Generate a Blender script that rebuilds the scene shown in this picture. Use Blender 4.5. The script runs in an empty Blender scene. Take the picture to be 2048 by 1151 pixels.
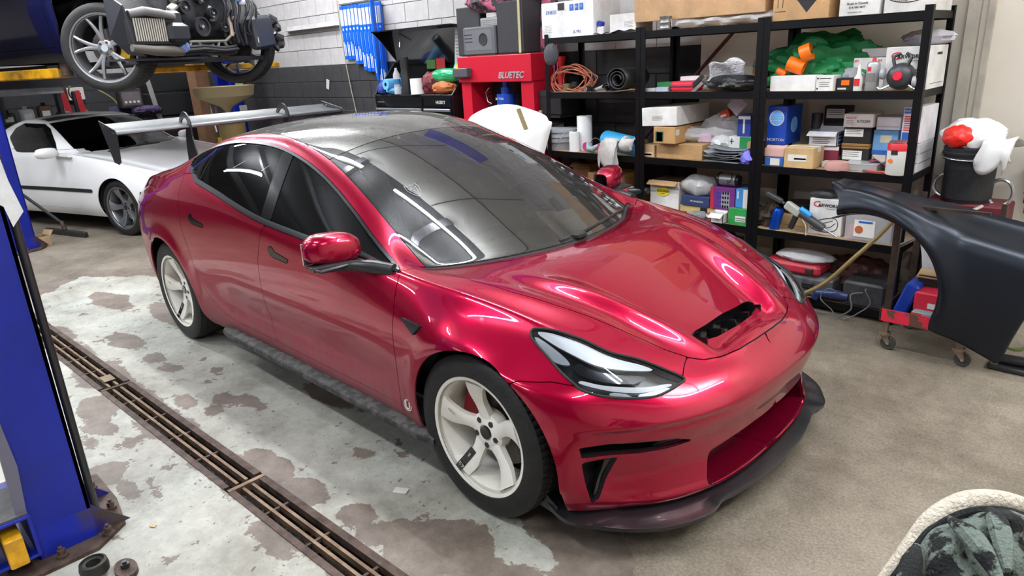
import bpy, math, random
import numpy as np
from mathutils import Matrix, Vector
random.seed(7); rng=np.random.default_rng(7)
PI=math.pi
SC=bpy.context.scene; COL=SC.collection
# ---------------------------------------------------------------- camera
cam=bpy.data.cameras.new('camera'); cob=bpy.data.objects.new('camera',cam); COL.objects.link(cob)
cam.sensor_width=36; cam.lens=1376.3968/2048*36; cam.clip_start=.05; cam.clip_end=100
def cam_matrix(pos,yaw,pit,rol):
    d=Vector((math.cos(yaw)*math.cos(pit),math.sin(yaw)*math.cos(pit),-math.sin(pit)))
    r=d.cross(Vector((0,0,1))).normalized(); u=r.cross(d)
    r2=math.cos(rol)*r+math.sin(rol)*u; u2=-math.sin(rol)*r+math.cos(rol)*u
    return Matrix([[r2[i],u2[i],-d[i],pos[i]] for i in range(3)]+[[0,0,0,1]])
cob.matrix_world=cam_matrix((1.7225,-2.3873,1.6773),2.35721,.32353,-.05277)
SC.camera=cob
# ---------------------------------------------------------------- world and exposure
wd=bpy.data.worlds.new('world'); SC.world=wd; wd.use_nodes=True
wd.node_tree.nodes['Background'].inputs[0].default_value=(.75,.85,1,1); wd.node_tree.nodes['Background'].inputs[1].default_value=.5
SC.view_settings.view_transform='Standard'; SC.view_settings.look='None'; SC.view_settings.gamma=1
SC.view_settings.use_curve_mapping=False; SC.view_settings.exposure=0.0
LAMP=31.0
# ---------------------------------------------------------------- materials
_m={}
def rgb(h):
    if isinstance(h,str):
        c=[int(h[i:i+2],16)/255 for i in (0,2,4)]
        return tuple(x/12.92 if x<.04045 else ((x+.055)/1.055)**2.4 for x in c)
    return tuple(h)
def M(name,col,rough=.5,metal=0,n=0,nscale=8,col2=None,bump=0,bscale=60,coat=0,spec=None,emis=0,alpha=None,trans=0):
    if name in _m: return _m[name]
    m=bpy.data.materials.new(name); m.use_nodes=True; nt=m.node_tree; b=nt.nodes['Principled BSDF']; _m[name]=m
    c=rgb(col); b.inputs['Base Color'].default_value=(*c,1); b.inputs['Roughness'].default_value=rough; b.inputs['Metallic'].default_value=metal
    b.inputs['Coat Weight'].default_value=coat; b.inputs['Coat Roughness'].default_value=.04
    if spec is not None: b.inputs['Specular IOR Level'].default_value=spec
    if emis: b.inputs['Emission Color'].default_value=(*c,1); b.inputs['Emission Strength'].default_value=emis
    if alpha is not None: b.inputs['Alpha'].default_value=alpha
    if trans: b.inputs['Transmission Weight'].default_value=trans
    if n:
        tc=nt.nodes.new('ShaderNodeTexCoord'); nz=nt.nodes.new('ShaderNodeTexNoise'); nz.inputs['Scale'].default_value=nscale; nz.inputs['Detail'].default_value=6; nz.inputs['Roughness'].default_value=.65
        rp=nt.nodes.new('ShaderNodeValToRGB'); rp.color_ramp.elements[0].position=.5-.5*(1-n)*.6; rp.color_ramp.elements[1].position=.5+.5*(1-n)*.6
        c2=rgb(col2) if col2 is not None else tuple(x*.6 for x in c)
        rp.color_ramp.elements[0].color=(*c2,1); rp.color_ramp.elements[1].color=(*c,1)
        nt.links.new(tc.outputs['Object'],nz.inputs['Vector']); nt.links.new(nz.outputs['Fac'],rp.inputs['Fac']); nt.links.new(rp.outputs['Color'],b.inputs['Base Color'])
    if bump:
        tc=nt.nodes.new('ShaderNodeTexCoord'); nz=nt.nodes.new('ShaderNodeTexNoise'); nz.inputs['Scale'].default_value=bscale; nz.inputs['Detail'].default_value=4
        bp=nt.nodes.new('ShaderNodeBump'); bp.inputs['Strength'].default_value=bump; bp.inputs['Distance'].default_value=.01
        nt.links.new(tc.outputs['Object'],nz.inputs['Vector']); nt.links.new(nz.outputs['Fac'],bp.inputs['Height']); nt.links.new(bp.outputs['Normal'],b.inputs['Normal'])
    return m
# ---------------------------------------------------------------- objects
def mesh_obj(name,V,F,mat,parent=None,smooth=False,off=None,custom=None,sharp=None):
    me=bpy.data.meshes.new(name)
    if isinstance(V,np.ndarray): V=V.tolist()
    if isinstance(F,np.ndarray): F=F.tolist()
    me.from_pydata(V,[],F)
    if mat is not None:
        for m in (mat if isinstance(mat,(list,tuple)) else [mat]): me.materials.append(m)
    if smooth:
        me.polygons.foreach_set('use_smooth',[True]*len(me.polygons))
        if sharp: me.set_sharp_from_angle(angle=math.radians(sharp))
    if custom is not None: me.normals_split_custom_set_from_vertices(custom)
    o=bpy.data.objects.new(name,me); COL.objects.link(o)
    if parent is not None: o.parent=parent
    if off is not None: o.location=off
    return o
def thing(name,label,cat,loc=(0,0,0),rotz=0,group=None):
    o=bpy.data.objects.new(name,None); COL.objects.link(o); o.location=loc; o.rotation_euler=(0,0,rotz); o.empty_display_size=.1
    o['label']=label; o['category']=cat
    if group: o['group']=group
    return o
def tag(o,label,cat,group=None):
    o['label']=label; o['category']=cat
    if group: o['group']=group
    return o
def kind(o,k='structure'): o['kind']=k; return o
def copy_tree(o,parent=None):
    c=o.copy(); COL.objects.link(c)
    if parent is not None: c.parent=parent; c.matrix_parent_inverse=o.matrix_parent_inverse.copy()
    for ch in [x for x in COL.objects if x.parent==o]: copy_tree(ch,c)
    return c
def rotmat(rx=0,ry=0,rz=0): return np.array((Matrix.Rotation(rz,3,'Z')@Matrix.Rotation(ry,3,'Y')@Matrix.Rotation(rx,3,'X')))
class MB:
    def __init__(s): s.V=[];s.F=[];s.mi=[];s.n=0
    def add(s,V,F,mi=0):
        V=[tuple(v) for v in V]; s.V+=V; s.F+=[tuple(i+s.n for i in f) for f in F]; s.mi+=[mi]*len(F); s.n+=len(V); return s
    def box(s,x0,x1,y0,y1,z0,z1,R=None,mi=0,c=None,ch=0):
        """box; ch chamfers the vertical and horizontal edges"""
        if ch:
            a=ch; P=[]
            for z,i in ((z0,a),(z0+a,0),(z1-a,0),(z1,a)):
                P+=[(x0+i+a,y0+i,z),(x1-i-a,y0+i,z),(x1-i,y0+i+a,z),(x1-i,y1-i-a,z),(x1-i-a,y1-i,z),(x0+i+a,y1-i,z),(x0+i,y1-i-a,z),(x0+i,y0+i+a,z)]
            F=[tuple(range(7,-1,-1)),tuple(range(24,32))]
            for k in range(3):
                for j in range(8): F.append((k*8+j,k*8+(j+1)%8,k*8+8+(j+1)%8,k*8+8+j))
        else:
            P=[(x,y,z) for z in (z0,z1) for x,y in ((x0,y0),(x1,y0),(x1,y1),(x0,y1))]
            F=[(3,2,1,0),(4,5,6,7),(0,1,5,4),(1,2,6,5),(2,3,7,6),(3,0,4,7)]
        if R is not None:
            cc=np.array(c if c is not None else ((x0+x1)/2,(y0+y1)/2,(z0+z1)/2)); P=((np.array(P)-cc)@np.array(R).T+cc).tolist()
        return s.add(P,F,mi)
    def cyl(s,p0,p1,r0,r1=None,n=16,cap=True,mi=0):
        r1=r0 if r1 is None else r1; p0=np.array(p0,float);p1=np.array(p1,float);d=p1-p0;d/=np.linalg.norm(d)+1e-12
        a=np.cross(d,[0,0,1.]) if abs(d[2])<.9 else np.cross(d,[1.,0,0]);a/=np.linalg.norm(a);b=np.cross(d,a)
        t=np.arange(n)*2*PI/n;c=np.cos(t)[:,None]*a+np.sin(t)[:,None]*b
        V=np.concatenate([p0+c*r0,p1+c*r1]);F=[(i,(i+1)%n,n+(i+1)%n,n+i) for i in range(n)]
        if cap: F+=[tuple(range(n-1,-1,-1)),tuple(range(n,2*n))]
        return s.add(V.tolist(),F,mi)
    def tube(s,path,r,n=8,mi=0,closed=False):
        P=np.array(path,float);m=len(P);rr=np.full(m,r) if np.isscalar(r) else np.array(r)
        T=np.gradient(P,axis=0) if not closed else np.roll(P,-1,0)-np.roll(P,1,0)
        T/=np.linalg.norm(T,axis=1)[:,None]+1e-12
        a=np.cross(T[0],[0,0,1.]);a=a if np.linalg.norm(a)>.1 else np.cross(T[0],[1.,0,0]);a/=np.linalg.norm(a);V=[]
        t=np.arange(n)*2*PI/n
        for i in range(m):
            a=a-T[i]*(a@T[i]);a/=np.linalg.norm(a)+1e-12;b=np.cross(T[i],a)
            V+= (P[i]+rr[i]*(np.cos(t)[:,None]*a+np.sin(t)[:,None]*b)).tolist()
        F=[(i*n+j,i*n+(j+1)%n,(i+1)*n+(j+1)%n,(i+1)*n+j) for i in range(m-1) for j in range(n)]
        if closed: F+=[((m-1)*n+j,(m-1)*n+(j+1)%n,(j+1)%n,j) for j in range(n)]
        else: F+=[tuple(range(n-1,-1,-1)),tuple(range((m-1)*n,m*n))]
        return s.add(V,F,mi)
    def lathe(s,prof,n=32,axis='Z',c=(0,0,0),mi=0,arc=None):
        """profile [(r,h)...] around axis through c"""
        V=[];full=arc is None;t=np.linspace(0,2*PI,n,endpoint=False) if full else np.linspace(arc[0],arc[1],n)
        for r,h in prof:
            for a in t:
                q=(r*math.cos(a),r*math.sin(a),h)
                if axis=='Y': q=(q[0],q[2],q[1])
                elif axis=='X': q=(q[2],q[0],q[1])
                V.append((q[0]+c[0],q[1]+c[1],q[2]+c[2]))
        m=len(prof);rev=axis=='Y'
        for i in range(m-1):
            for j in range(n if full else n-1):
                f=(i*n+j,i*n+(j+1)%n,(i+1)*n+(j+1)%n,(i+1)*n+j)
                s_=f if not rev else f[::-1]
                s.F.append(tuple(k+s.n for k in s_));s.mi.append(mi)
        s.V+=V;s.n+=len(V);return s
    def prism(s,poly,d,origin=(0,0,0),ax=(1,0,0),ay=(0,0,1),mi=0):
        """2-D polygon in plane (ax,ay), extruded by vector d"""
        o=np.array(origin,float);ax=np.array(ax,float);ay=np.array(ay,float);d=np.array(d,float);n=len(poly)
        A=[o+ax*x+ay*y for x,y in poly];V=A+[q+d for q in A]
        F=[tuple(range(n-1,-1,-1)),tuple(range(n,2*n))]+[(i,(i+1)%n,n+(i+1)%n,n+i) for i in range(n)]
        return s.add([tuple(v) for v in V],F,mi)
    def grid(s,P,mi=0,flip=False):
        P=np.asarray(P);a,b=P.shape[:2];F=[]
        for i in range(a-1):
            for j in range(b-1):
                f=(i*b+j,(i+1)*b+j,(i+1)*b+j+1,i*b+j+1);F.append(f[::-1] if flip else f)
        return s.add(P.reshape(-1,3).tolist(),F,mi)
    def build(s,name,mat,parent=None,smooth=False,off=None,sharp=40,bev=0,seg=2):
        o=mesh_obj(name,s.V,s.F,mat,parent,smooth,off,None,sharp if smooth else None)
        if isinstance(mat,(list,tuple)) and len(mat)>1: o.data.polygons.foreach_set('material_index',s.mi)
        import bmesh
        bm=bmesh.new();bm.from_mesh(o.data);bmesh.ops.recalc_face_normals(bm,faces=bm.faces);bm.to_mesh(o.data);bm.free()
        if smooth and sharp: o.data.set_sharp_from_angle(angle=math.radians(sharp))
        if bev:
            b=o.modifiers.new('b','BEVEL');b.width=bev;b.segments=seg;b.limit_method='ANGLE';b.angle_limit=.6
        return o
def text(s,size,name,mat,parent,loc,rot=(PI/2,0,0),ext=.0008,sx=1,shear=0,align='CENTER',bold=0):
    cu=bpy.data.curves.new(name,'FONT');cu.body=s;cu.size=size;cu.extrude=ext;cu.align_x=align;cu.align_y='CENTER';cu.shear=shear;cu.resolution_u=2;cu.offset=bold
    t=bpy.data.objects.new('tmp',cu);COL.objects.link(t);dg=bpy.context.evaluated_depsgraph_get()
    me=bpy.data.meshes.new_from_object(t.evaluated_get(dg));bpy.data.objects.remove(t);bpy.data.curves.remove(cu)
    me.materials.clear();me.materials.append(mat);o=bpy.data.objects.new(name,me);COL.objects.link(o)
    if parent is not None:o.parent=parent
    o.location=loc;o.rotation_euler=rot;o.scale=(sx,1,1);return o
def spline(pts,k=8,closed=False):
    P=np.array(pts,float)
    if closed:P=np.concatenate([P[-1:],P,P[:2]])
    else:P=np.concatenate([2*P[:1]-P[1:2],P,2*P[-1:]-P[-2:-1]])
    out=[]
    for i in range(1,len(P)-2):
        for t in np.arange(k)/k:
            a,b,c,d=P[i-1:i+3];out.append(.5*((2*b)+(-a+c)*t+(2*a-5*b+4*c-d)*t*t+(-a+3*b-3*c+d)*t**3))
    if not closed:out.append(P[-2])
    return np.array(out)
def noise2(x,y,scale,seed=0,oct=4):
    """value noise on arrays"""
    out=np.zeros_like(x);amp=1;tot=0
    for o in range(oct):
        r=np.random.default_rng(seed+o);T=r.random((256,256));u=x*scale*2**o+1000;v=y*scale*2**o+1000
        i=np.floor(u).astype(int);j=np.floor(v).astype(int);fu=u-i;fv=v-j;fu=fu*fu*(3-2*fu);fv=fv*fv*(3-2*fv)
        g=lambda a,b:T[a%256,b%256]
        out+=amp*((g(i,j)*(1-fu)+g(i+1,j)*fu)*(1-fv)+(g(i,j+1)*(1-fu)+g(i+1,j+1)*fu)*fv);tot+=amp;amp*=.5
    return out/tot
# ---------------------------------------------------------------- lamps (tubes under the ceiling)
H=4.0; X0,X1,Y0,Y1=-11.5,4.6,-6.6,2.6
m_white=M('lamp_white',(.8,.8,.8),.4); m_glow=M('lamp_tube',(1,1,1),.5,emis=14)
def lamp(x,y,L,rz,label,group=None):
    t=thing('ceiling_light',label,'light',(x,y,H-.42),rz,group)
    MB().box(-L/2,L/2,-.05,.05,0,.045,ch=.01).build('lamp_housing',m_white,t)
    for s in (-.4,.4): MB().cyl((s*L,0,.045),(s*L,0,.42),.006,n=8).build('hanger',m_white,t)
    MB().cyl((-L/2+.02,0,-.018),(L/2-.02,0,-.018),.018,n=12).build('tube',m_glow,t)
    for nm,e,sz,z,rx in (('lamp_down',LAMP,.05,-.045,0),('lamp_up',LAMP*2.6,.10,.055,PI)):
        li=bpy.data.lights.new(nm,'AREA'); li.shape='RECTANGLE'; li.size=L; li.size_y=sz; li.energy=e*L; li.color=(.93,.965,1)
        lo=bpy.data.objects.new(nm,li); COL.objects.link(lo); lo.parent=t; lo.location=(0,0,z); lo.rotation_euler=(rx,0,0)
for x,y,L,r,lb in ((-.95,.02,1.7,0,'tube light hanging above the windscreen of the red car'),(-3.4,.05,1.7,0,'tube light hanging above the tail of the red car'),(-6.4,.1,1.7,0,'tube light hanging above the lifted saloon'),(1.7,.1,1.7,0,'tube light hanging ahead of the red car nose'),
    (-9.4,.8,1.7,PI/2,'tube light hanging near the dark back wall'),(-5.2,-1.3,1.7,0,'added tube light hanging ahead of the lifted saloon nose'),(-8.0,-.9,1.7,0,'added tube light hanging above the roof of the white coupe'),(-6.6,-1.6,1.7,0,'added tube light hanging over the squeegee and far lift column'),(3.4,1.3,1.7,PI/2,'tube light hanging right of the wing panel'),(-5.6,1.3,1.7,0,'tube light hanging over the side bench'),  # saloon nose, coupe roof and squeegee tubes are added to brighten the coupe
    (-.6,-2.6,1.7,0,'tube light hanging beside the near side of the red car'),(-3.6,-2.7,1.7,0,'tube light hanging above the far end of the floor drain'),(-7.2,-2.7,1.7,0,'tube light hanging by the left lift column'),(2.6,-2.4,1.7,PI/2,'tube light hanging over the camouflage jacket'),
    (-4.4,-5.2,1.7,0,'tube light hanging in front of the roller door'),(.4,-5.2,1.7,0,'tube light hanging over the empty near bay')):
    lamp(x,y,L,r,lb)
# ---------------------------------------------------------------- floor
def shear(x): return .032*x
TR=(-1.476,-1.308); TX=(-6.0,1.7)
gx=np.unique(np.concatenate([np.arange(-12,-7,.5),np.arange(-7,2.0,.035),np.arange(2,5.3,.4),[TX[0],TX[1]]]).round(4))
gy=np.unique(np.concatenate([np.arange(-6.9,-2.6,.45),np.arange(-2.6,.7,.03),np.arange(.7,3.4,.3),list(TR)]).round(4))
GX,GY=np.meshgrid(gx,gy,indexing='ij'); YY=GY+shear(GX)
F=[];ny=len(gy)
for i in range(len(gx)-1):
    hole=gx[i]>=TX[0]-1e-4 and gx[i+1]<=TX[1]+1e-4
    for j in range(ny-1):
        if hole and gy[j]>=TR[0]-1e-4 and gy[j+1]<=TR[1]+1e-4: continue
        F.append((i*ny+j,(i+1)*ny+j,(i+1)*ny+j+1,i*ny+j+1))
def seg_sd(x,y,P):
    d=np.full(x.shape,9.);ins=np.zeros(x.shape,bool);n=len(P)
    for k in range(n):
        (ax,ay),(bx,by)=P[k],P[(k+1)%n];ex,ey=bx-ax,by-ay;L=ex*ex+ey*ey+1e-12
        t=np.clip(((x-ax)*ex+(y-ay)*ey)/L,0,1);d=np.minimum(d,np.hypot(x-ax-t*ex,y-ay-t*ey))
        c=((ay>y)!=(by>y));
        with np.errstate(divide='ignore',invalid='ignore'): c&=(x<(bx-ax)*(y-ay)/(by-ay+1e-30)+ax)
        ins^=c
    return np.where(ins,d,-d)
region=[(-5.0,-7),(1.9,-7),(1.2,-3),(.55,-1.2),(.40,-.95),(.36,-.87),(.2,-.86),(.1,-.80),(-.2,-.72),(-1.1,-.55),(-2.4,-.30),(-4.0,-.05),(-5.2,-.9),(-4.7,-1.6)]
P=seg_sd(GX,YY,region)
bare=[(-.30,-1.33),(-.30,-1.26),(-.226,-1.126),(-.128,-1.03),(-.007,-.956),(.10,-.95),(.18,-.985),(.289,-1.0),(.40,-.985),(.7,-1.1),(.9,-1.5),(.4,-1.62),(.0,-1.56),(-.1,-1.33)]
P=np.minimum(P,-seg_sd(GX,YY,bare))
for cx,cy,rx,ry in ((-3.15,-1.19,.22,.07),(-2.68,-1.16,.10,.05),(-2.48,-1.15,.12,.06),(-1.78,-1.13,.13,.07),(-1.6,-1.05,.12,.05),(-1.70,-1.22,.10,.06),(-1.93,-1.28,.14,.06),(-2.25,-1.62,.20,.09),(-2.0,-1.68,.16,.07),(-1.85,-1.77,.13,.05),(-1.72,-1.64,.06,.04),(-1.49,-1.81,.10,.07),(-1.3,-1.79,.07,.03),(-1.04,-1.67,.06,.035),(-3.5,-.75,.4,.12),(-4.15,-.95,.35,.10),(-2.9,-.62,.20,.12),(-1.05,-1.28,.20,.05),(-.6,-1.26,.16,.05),(-2.2,-1.0,.10,.04),(-3.9,-1.75,.3,.1),(-3.0,-1.9,.14,.08),(-1.24,-1.50,.12,.04),(-.5,-1.53,.2,.04),(-1.9,-1.55,.25,.03),(-1.35,-.72,.22,.07),(-.75,-.95,.10,.05),(-.38,-1.22,.12,.09)):
    q=1-np.hypot((GX-cx)/rx,(YY-cy)/ry); P=np.minimum(P,-q*min(rx,ry)*1.3)
tr=np.minimum(GY-TR[1],TR[0]-GY); tr=np.maximum(GY-TR[1],TR[0]-GY); P=np.minimum(P,tr-.018)
P+=(noise2(GX,YY,4,3)-.5)*.16+(noise2(GX,YY,14,9)-.5)*.07
fo=mesh_obj('floor',np.stack([GX,YY,0*GX],-1).reshape(-1,3),F,None); kind(fo)
at=fo.data.attributes.new('paint','FLOAT','POINT'); at.data.foreach_set('value',P.reshape(-1).astype(np.float32))
def floor_mat():
    m=bpy.data.materials.new('painted_concrete');m.use_nodes=True;nt=m.node_tree;N=nt.nodes;L=nt.links;b=N['Principled BSDF']
    tc=N.new('ShaderNodeTexCoord')
    def noise(sc,det=6,ro=.6,vec=None):
        z=N.new('ShaderNodeTexNoise');z.inputs['Scale'].default_value=sc;z.inputs['Detail'].default_value=det;z.inputs['Roughness'].default_value=ro
        L.new(vec or tc.outputs['Object'],z.inputs['Vector']);return z.outputs['Fac']
    def ramp(fac,stops):
        r=N.new('ShaderNodeValToRGB');e=r.color_ramp.elements
        while len(e)<len(stops): e.new(.5)
        for k,(p_,c) in enumerate(stops): e[k].position=p_;e[k].color=(*rgb(c),1)
        L.new(fac,r.inputs['Fac']);return r.outputs['Color']
    def math_(op,a,b_):
        q=N.new('ShaderNodeMath');q.operation=op
        for i,v in enumerate((a,b_)):
            if isinstance(v,(int,float)): q.inputs[i].default_value=v
            else: L.new(v,q.inputs[i])
        return q.outputs[0]
    def mix(f,a,b_):
        q=N.new('ShaderNodeMix');q.data_type='RGBA'
        if isinstance(f,(int,float)): q.inputs[0].default_value=f
        else: L.new(f,q.inputs[0])
        for i,v in ((6,a),(7,b_)):
            if isinstance(v,str): q.inputs[i].default_value=(*rgb(v),1)
            else: L.new(v,q.inputs[i])
        return q.outputs[2]
    bare=ramp(noise(3.5,8,.7),[(.25,'625A50'),(.5,'7C7366'),(.75,'958B7C')])
    fine=ramp(noise(90,4,.7),[(.35,'5F564B'),(.65,'AAA08F')])
    bare=mix(.45,bare,fine)
    wet=ramp(noise(1.6,6,.7),[(.35,'000000'),(.62,'FFFFFF')])
    paint=ramp(noise(6,8,.7),[(.2,'96938A'),(.5,'AEADA3'),(.8,'BFBFB5')])
    green=ramp(noise(45,6,.75),[(.42,'8FA3A0'),(.52,'B6B6AC')])
    paint=mix(math_('MULTIPLY',ramp(noise(1.1,3,.5),[(.45,'000000'),(.65,'FFFFFF')]),.7),paint,green)
    a=N.new('ShaderNodeAttribute');a.attribute_name='paint'
    v=math_('ADD',a.outputs['Fac'],math_('MULTIPLY',math_('SUBTRACT',noise(30,5,.7),.5),.09))
    fl=math_('MULTIPLY',math_('MAXIMUM',math_('SUBTRACT',noise(8,5,.62),.615),0),6.0);fl2=math_('MULTIPLY',math_('MAXIMUM',math_('SUBTRACT',noise(26,4,.6),.66),0),8.0);v=math_('SUBTRACT',math_('SUBTRACT',v,fl),fl2)
    msk=math_('MULTIPLY',math_('ADD',v,.004),160);c=N.new('ShaderNodeClamp');L.new(msk,c.inputs[0])
    # dark stained concrete where the paint has lifted
    edge=math_('GREATER_THAN',a.outputs['Fac'],-.25)
    lifted=ramp(noise(9,6,.7),[(.25,'5D5149'),(.55,'7C7067'),(.8,'8F857B')])
    bare2=mix(math_('MULTIPLY',edge,.8),bare,lifted)
    spk=ramp(noise(26,5,.72),[(.335,'6A5F56'),(.36,'FFFFFF')])
    pm=N.new('ShaderNodeMix');pm.data_type='RGBA';pm.blend_type='MULTIPLY';pm.inputs[0].default_value=.75;L.new(paint,pm.inputs[6]);L.new(spk,pm.inputs[7])
    dirt=ramp(noise(1.3,8,.78),[(.36,'857B6E'),(.58,'FFFFFF')])
    col=mix(c.outputs[0],bare2,pm.outputs[2])
    dm=N.new('ShaderNodeMix');dm.data_type='RGBA';dm.blend_type='MULTIPLY';dm.inputs[0].default_value=.6;L.new(col,dm.inputs[6]);L.new(dirt,dm.inputs[7])
    L.new(dm.outputs[2],b.inputs['Base Color'])
    rr=math_('ADD',math_('MULTIPLY',noise(5,6,.7),.5),.28);L.new(rr,b.inputs['Roughness'])
    bp=N.new('ShaderNodeBump');bp.inputs['Strength'].default_value=.35;bp.inputs['Distance'].default_value=.004
    L.new(math_('ADD',math_('MULTIPLY',c.outputs[0],.5),noise(120,4,.7)),bp.inputs['Height']);L.new(bp.outputs['Normal'],b.inputs['Normal'])
    return m
fo.data.materials.append(floor_mat())
# ---------------------------------------------------------------- drain channel with steel grates
m_rust=M('rusty_steel','5B4A40',.6,.35,n=.6,nscale=14,col2='3A2C25',bump=.3,bscale=90)
m_rust2=M('worn_steel','8B7660',.5,.45,n=.5,nscale=10,col2='5A4535')
m_wet=M('wet_dirt','231C15',.35,0,n=.5,nscale=30,col2='0C0A07',bump=.6,bscale=70)
dr=thing('floor_drain','long rusty steel floor drain set in the concrete beside the red car','drain',(0,0,0))
q=MB()
xs=np.linspace(TX[0],TX[1],12)
for a,b in zip(xs[:-1],xs[1:]):
    for y0,y1,z0,z1 in ((TR[0],TR[0],0,-.13),(TR[1],TR[1],-.13,0)):
        q.add([(a,y0+shear(a),z0),(b,y0+shear(b),z0),(b,y1+shear(b),z1),(a,y1+shear(a),z1)],[(0,1,2,3)])
    q.add([(a,TR[0]+shear(a),-.125),(b,TR[0]+shear(b),-.125),(b,TR[1]+shear(b),-.125),(a,TR[1]+shear(a),-.125)],[(0,1,2,3)])
for x in TX: q.add([(x,TR[0]+shear(x),-.13),(x,TR[1]+shear(x),-.13),(x,TR[1]+shear(x),0),(x,TR[0]+shear(x),0)],[(0,1,2,3)])
q.build('drain_channel',m_wet,dr)
def slab(x0,x1,y0,y1,z0,z1):
    b=MB().box(x0,x1,y0,y1,z0,z1);b.V=[(x,y+shear(x),z) for x,y,z in b.V];return b
for k,xa in enumerate((-5.50,-3.98,-2.455,-.93,.595)):
    xb=min(xa+1.50,1.69); W=TR[1]-TR[0]
    g=slab(xa,xa+.022,TR[0]+.004,TR[1]-.004,-.03,.006).build('grate',m_rust2 if k==3 else m_rust,dr)
    for y,w,mt in ((TR[0]+.013,.028,m_rust),(TR[0]+.062,.013,m_rust2),(TR[0]+.104,.013,m_rust2),(TR[1]-.015,.032,m_rust)):
        slab(xa+.022,xb,y-w/2,y+w/2,-.028,.004 if w>.02 else -.001).build('bar',mt,g)
    r=xa+.26
    while r<xb-.1:
        slab(r-.006,r+.006,TR[0]+.02,TR[1]-.02,-.024,-.008).build('cross_rod',m_rust,g); r+=.30
d=MB()
for k in range(260):
    x=random.uniform(-5,1.6);y=random.uniform(TR[0]+.01,TR[1]-.01);s=random.uniform(.004,.018);R=rotmat(random.random()*3,random.random()*3,random.random()*3)
    d.box(x-s,x+s,y+shear(x)-s*.6,y+shear(x)+s*.6,-.12,-.12+s*.7,R=R)
kind(d.build('debris',M('drain_debris','4A3B2B',.7,n=.3,nscale=5,col2='8A7757'),dr),'stuff')
# ---------------------------------------------------------------- walls and ceiling
m_blockw=M('white_block','BDBBBC',.75,n=.25,nscale=3,col2='9A9594',bump=.12,bscale=40)
m_blockd=M('dark_block','3B3A3D',.6,n=.5,nscale=3,col2='201F22',bump=.25,bscale=40)
m_wallp=M('cream_wall','DAD3C6',.7,n=.2,nscale=1.2,col2='C6BEB0')
m_grout=M('wall_joint','8F8C8B',.9)
wb=MB();wb.box(X0-.2,X1+.2,Y1+.010,Y1+.25,-.1,H);wo=kind(wb.build('wall_back',m_grout))
bm_={}
for r in range(11):
    z=.89+.2*r; off=-.2*(r%2)
    for c in range(26):
        xa=X0+.4*c+off; key='w' if z>=1.685 else 'd'
        if key not in bm_:
            b=MB().box(.0035,.3965,-.045,-.0,.0035,.1965,ch=.0025).build('block',m_blockw if key=='w' else m_blockd,wo);bm_[key]=b.data;b.location=(xa,Y1+.045,z);continue
        o=bpy.data.objects.new('block',bm_[key]);COL.objects.link(o);o.parent=wo;o.location=(xa,Y1+.045,z)
MB().box(X0,-1.1,Y1+.009,Y1+.05,.89,1.69).build('dark_mortar',M('mortar_dark','1E1D20',.9),wo)
MB().box(X0,-1.1,Y1+.002,Y1+.05,0,.895).build('lower_wall',m_blockd,wo)
MB().box(X0,-1.1,Y1+.002,Y1+.05,3.09,H).build('upper_wall',m_blockw,wo)
MB().box(-1.1,X1,Y1-.005,Y1+.05,0,H).build('wall_board',m_wallp,wo)
MB().box(X0,-2.2,Y1-.035,Y1+.01,1.10,1.135).build('ledge',M('ledge_metal','55524F',.5,.4,n=.4,nscale=9,col2='2B2927'),wo)
kind(MB().box(.64,.70,Y1-.06,Y1-.004,0,3.6).box(.74,.77,Y1-.045,Y1-.004,0,3.6).build('trim_1',M('trim_paint','B9B2A6',.55,n=.3,nscale=4,col2='8F887C')))
wl=kind(MB().box(X0-.25,X0,Y0-.2,Y1+.2,-.1,H).build('wall_left',M('dark_wall','36363A',.6,n=.5,nscale=2,col2='242428')))
j=MB()
for z in np.arange(.3,1.8,.2): j.box(X0-.001,X0+.004,Y0,Y1,z-.006,z+.006)
kind(j.build('joint_line',M('joint_dark','1B1B1D',.9),wl),'stuff')
MB().box(X0,X0+.012,Y0,Y1,1.75,H).build('upper_wall',m_blockw,wl)
kind(MB().box(X0-.2,X1+.2,Y0-.25,Y0,-.1,H).build('wall_front',M('pale_wall','77757A',.7,n=.3,nscale=1,col2='4C4B50')));MB().box(X0,X1,Y0,Y0+.012,0,1.7).build('lower_wall',M('dark_wall','36363A'),COL.objects['wall_front'])
kind(MB().box(X1,X1+.25,Y0-.2,Y1+.2,-.1,H).build('wall_right',m_wallp))
ce=kind(MB().box(X0-.2,X1+.2,Y0-.2,Y1+.2,H,H+.2).build('ceiling',M('ceiling_dark','3A3B3E',.7,n=.2,nscale=.7,col2='2C2D30')))
MB().box(X0,X1,.36,Y1,H-.03,H+.01).build('ceiling_sheet',M('ceiling_white','EFEFEC',.6,n=.1,nscale=.7,col2='DDDDD8'),ce)
for x in np.arange(-10.5,4.5,1.83): MB().box(x-.006,x+.006,.36,Y1,H-.045,H-.028).build('sheet_seam',M('rail_dark','37363A',.5,.3),ce)
for y in (1.45,): MB().box(X0,X1,y-.012,y+.012,H-.045,H-.028).build('sheet_seam',M('rail_dark','37363A',.5,.3),ce)
for x in np.arange(-10.5,4.5,1.9): MB().box(x-.06,x+.06,Y0,.36,H-.16,H+.01).build('ceiling_joist',M('joist_grey','55565A',.5,.3),ce)
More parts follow.
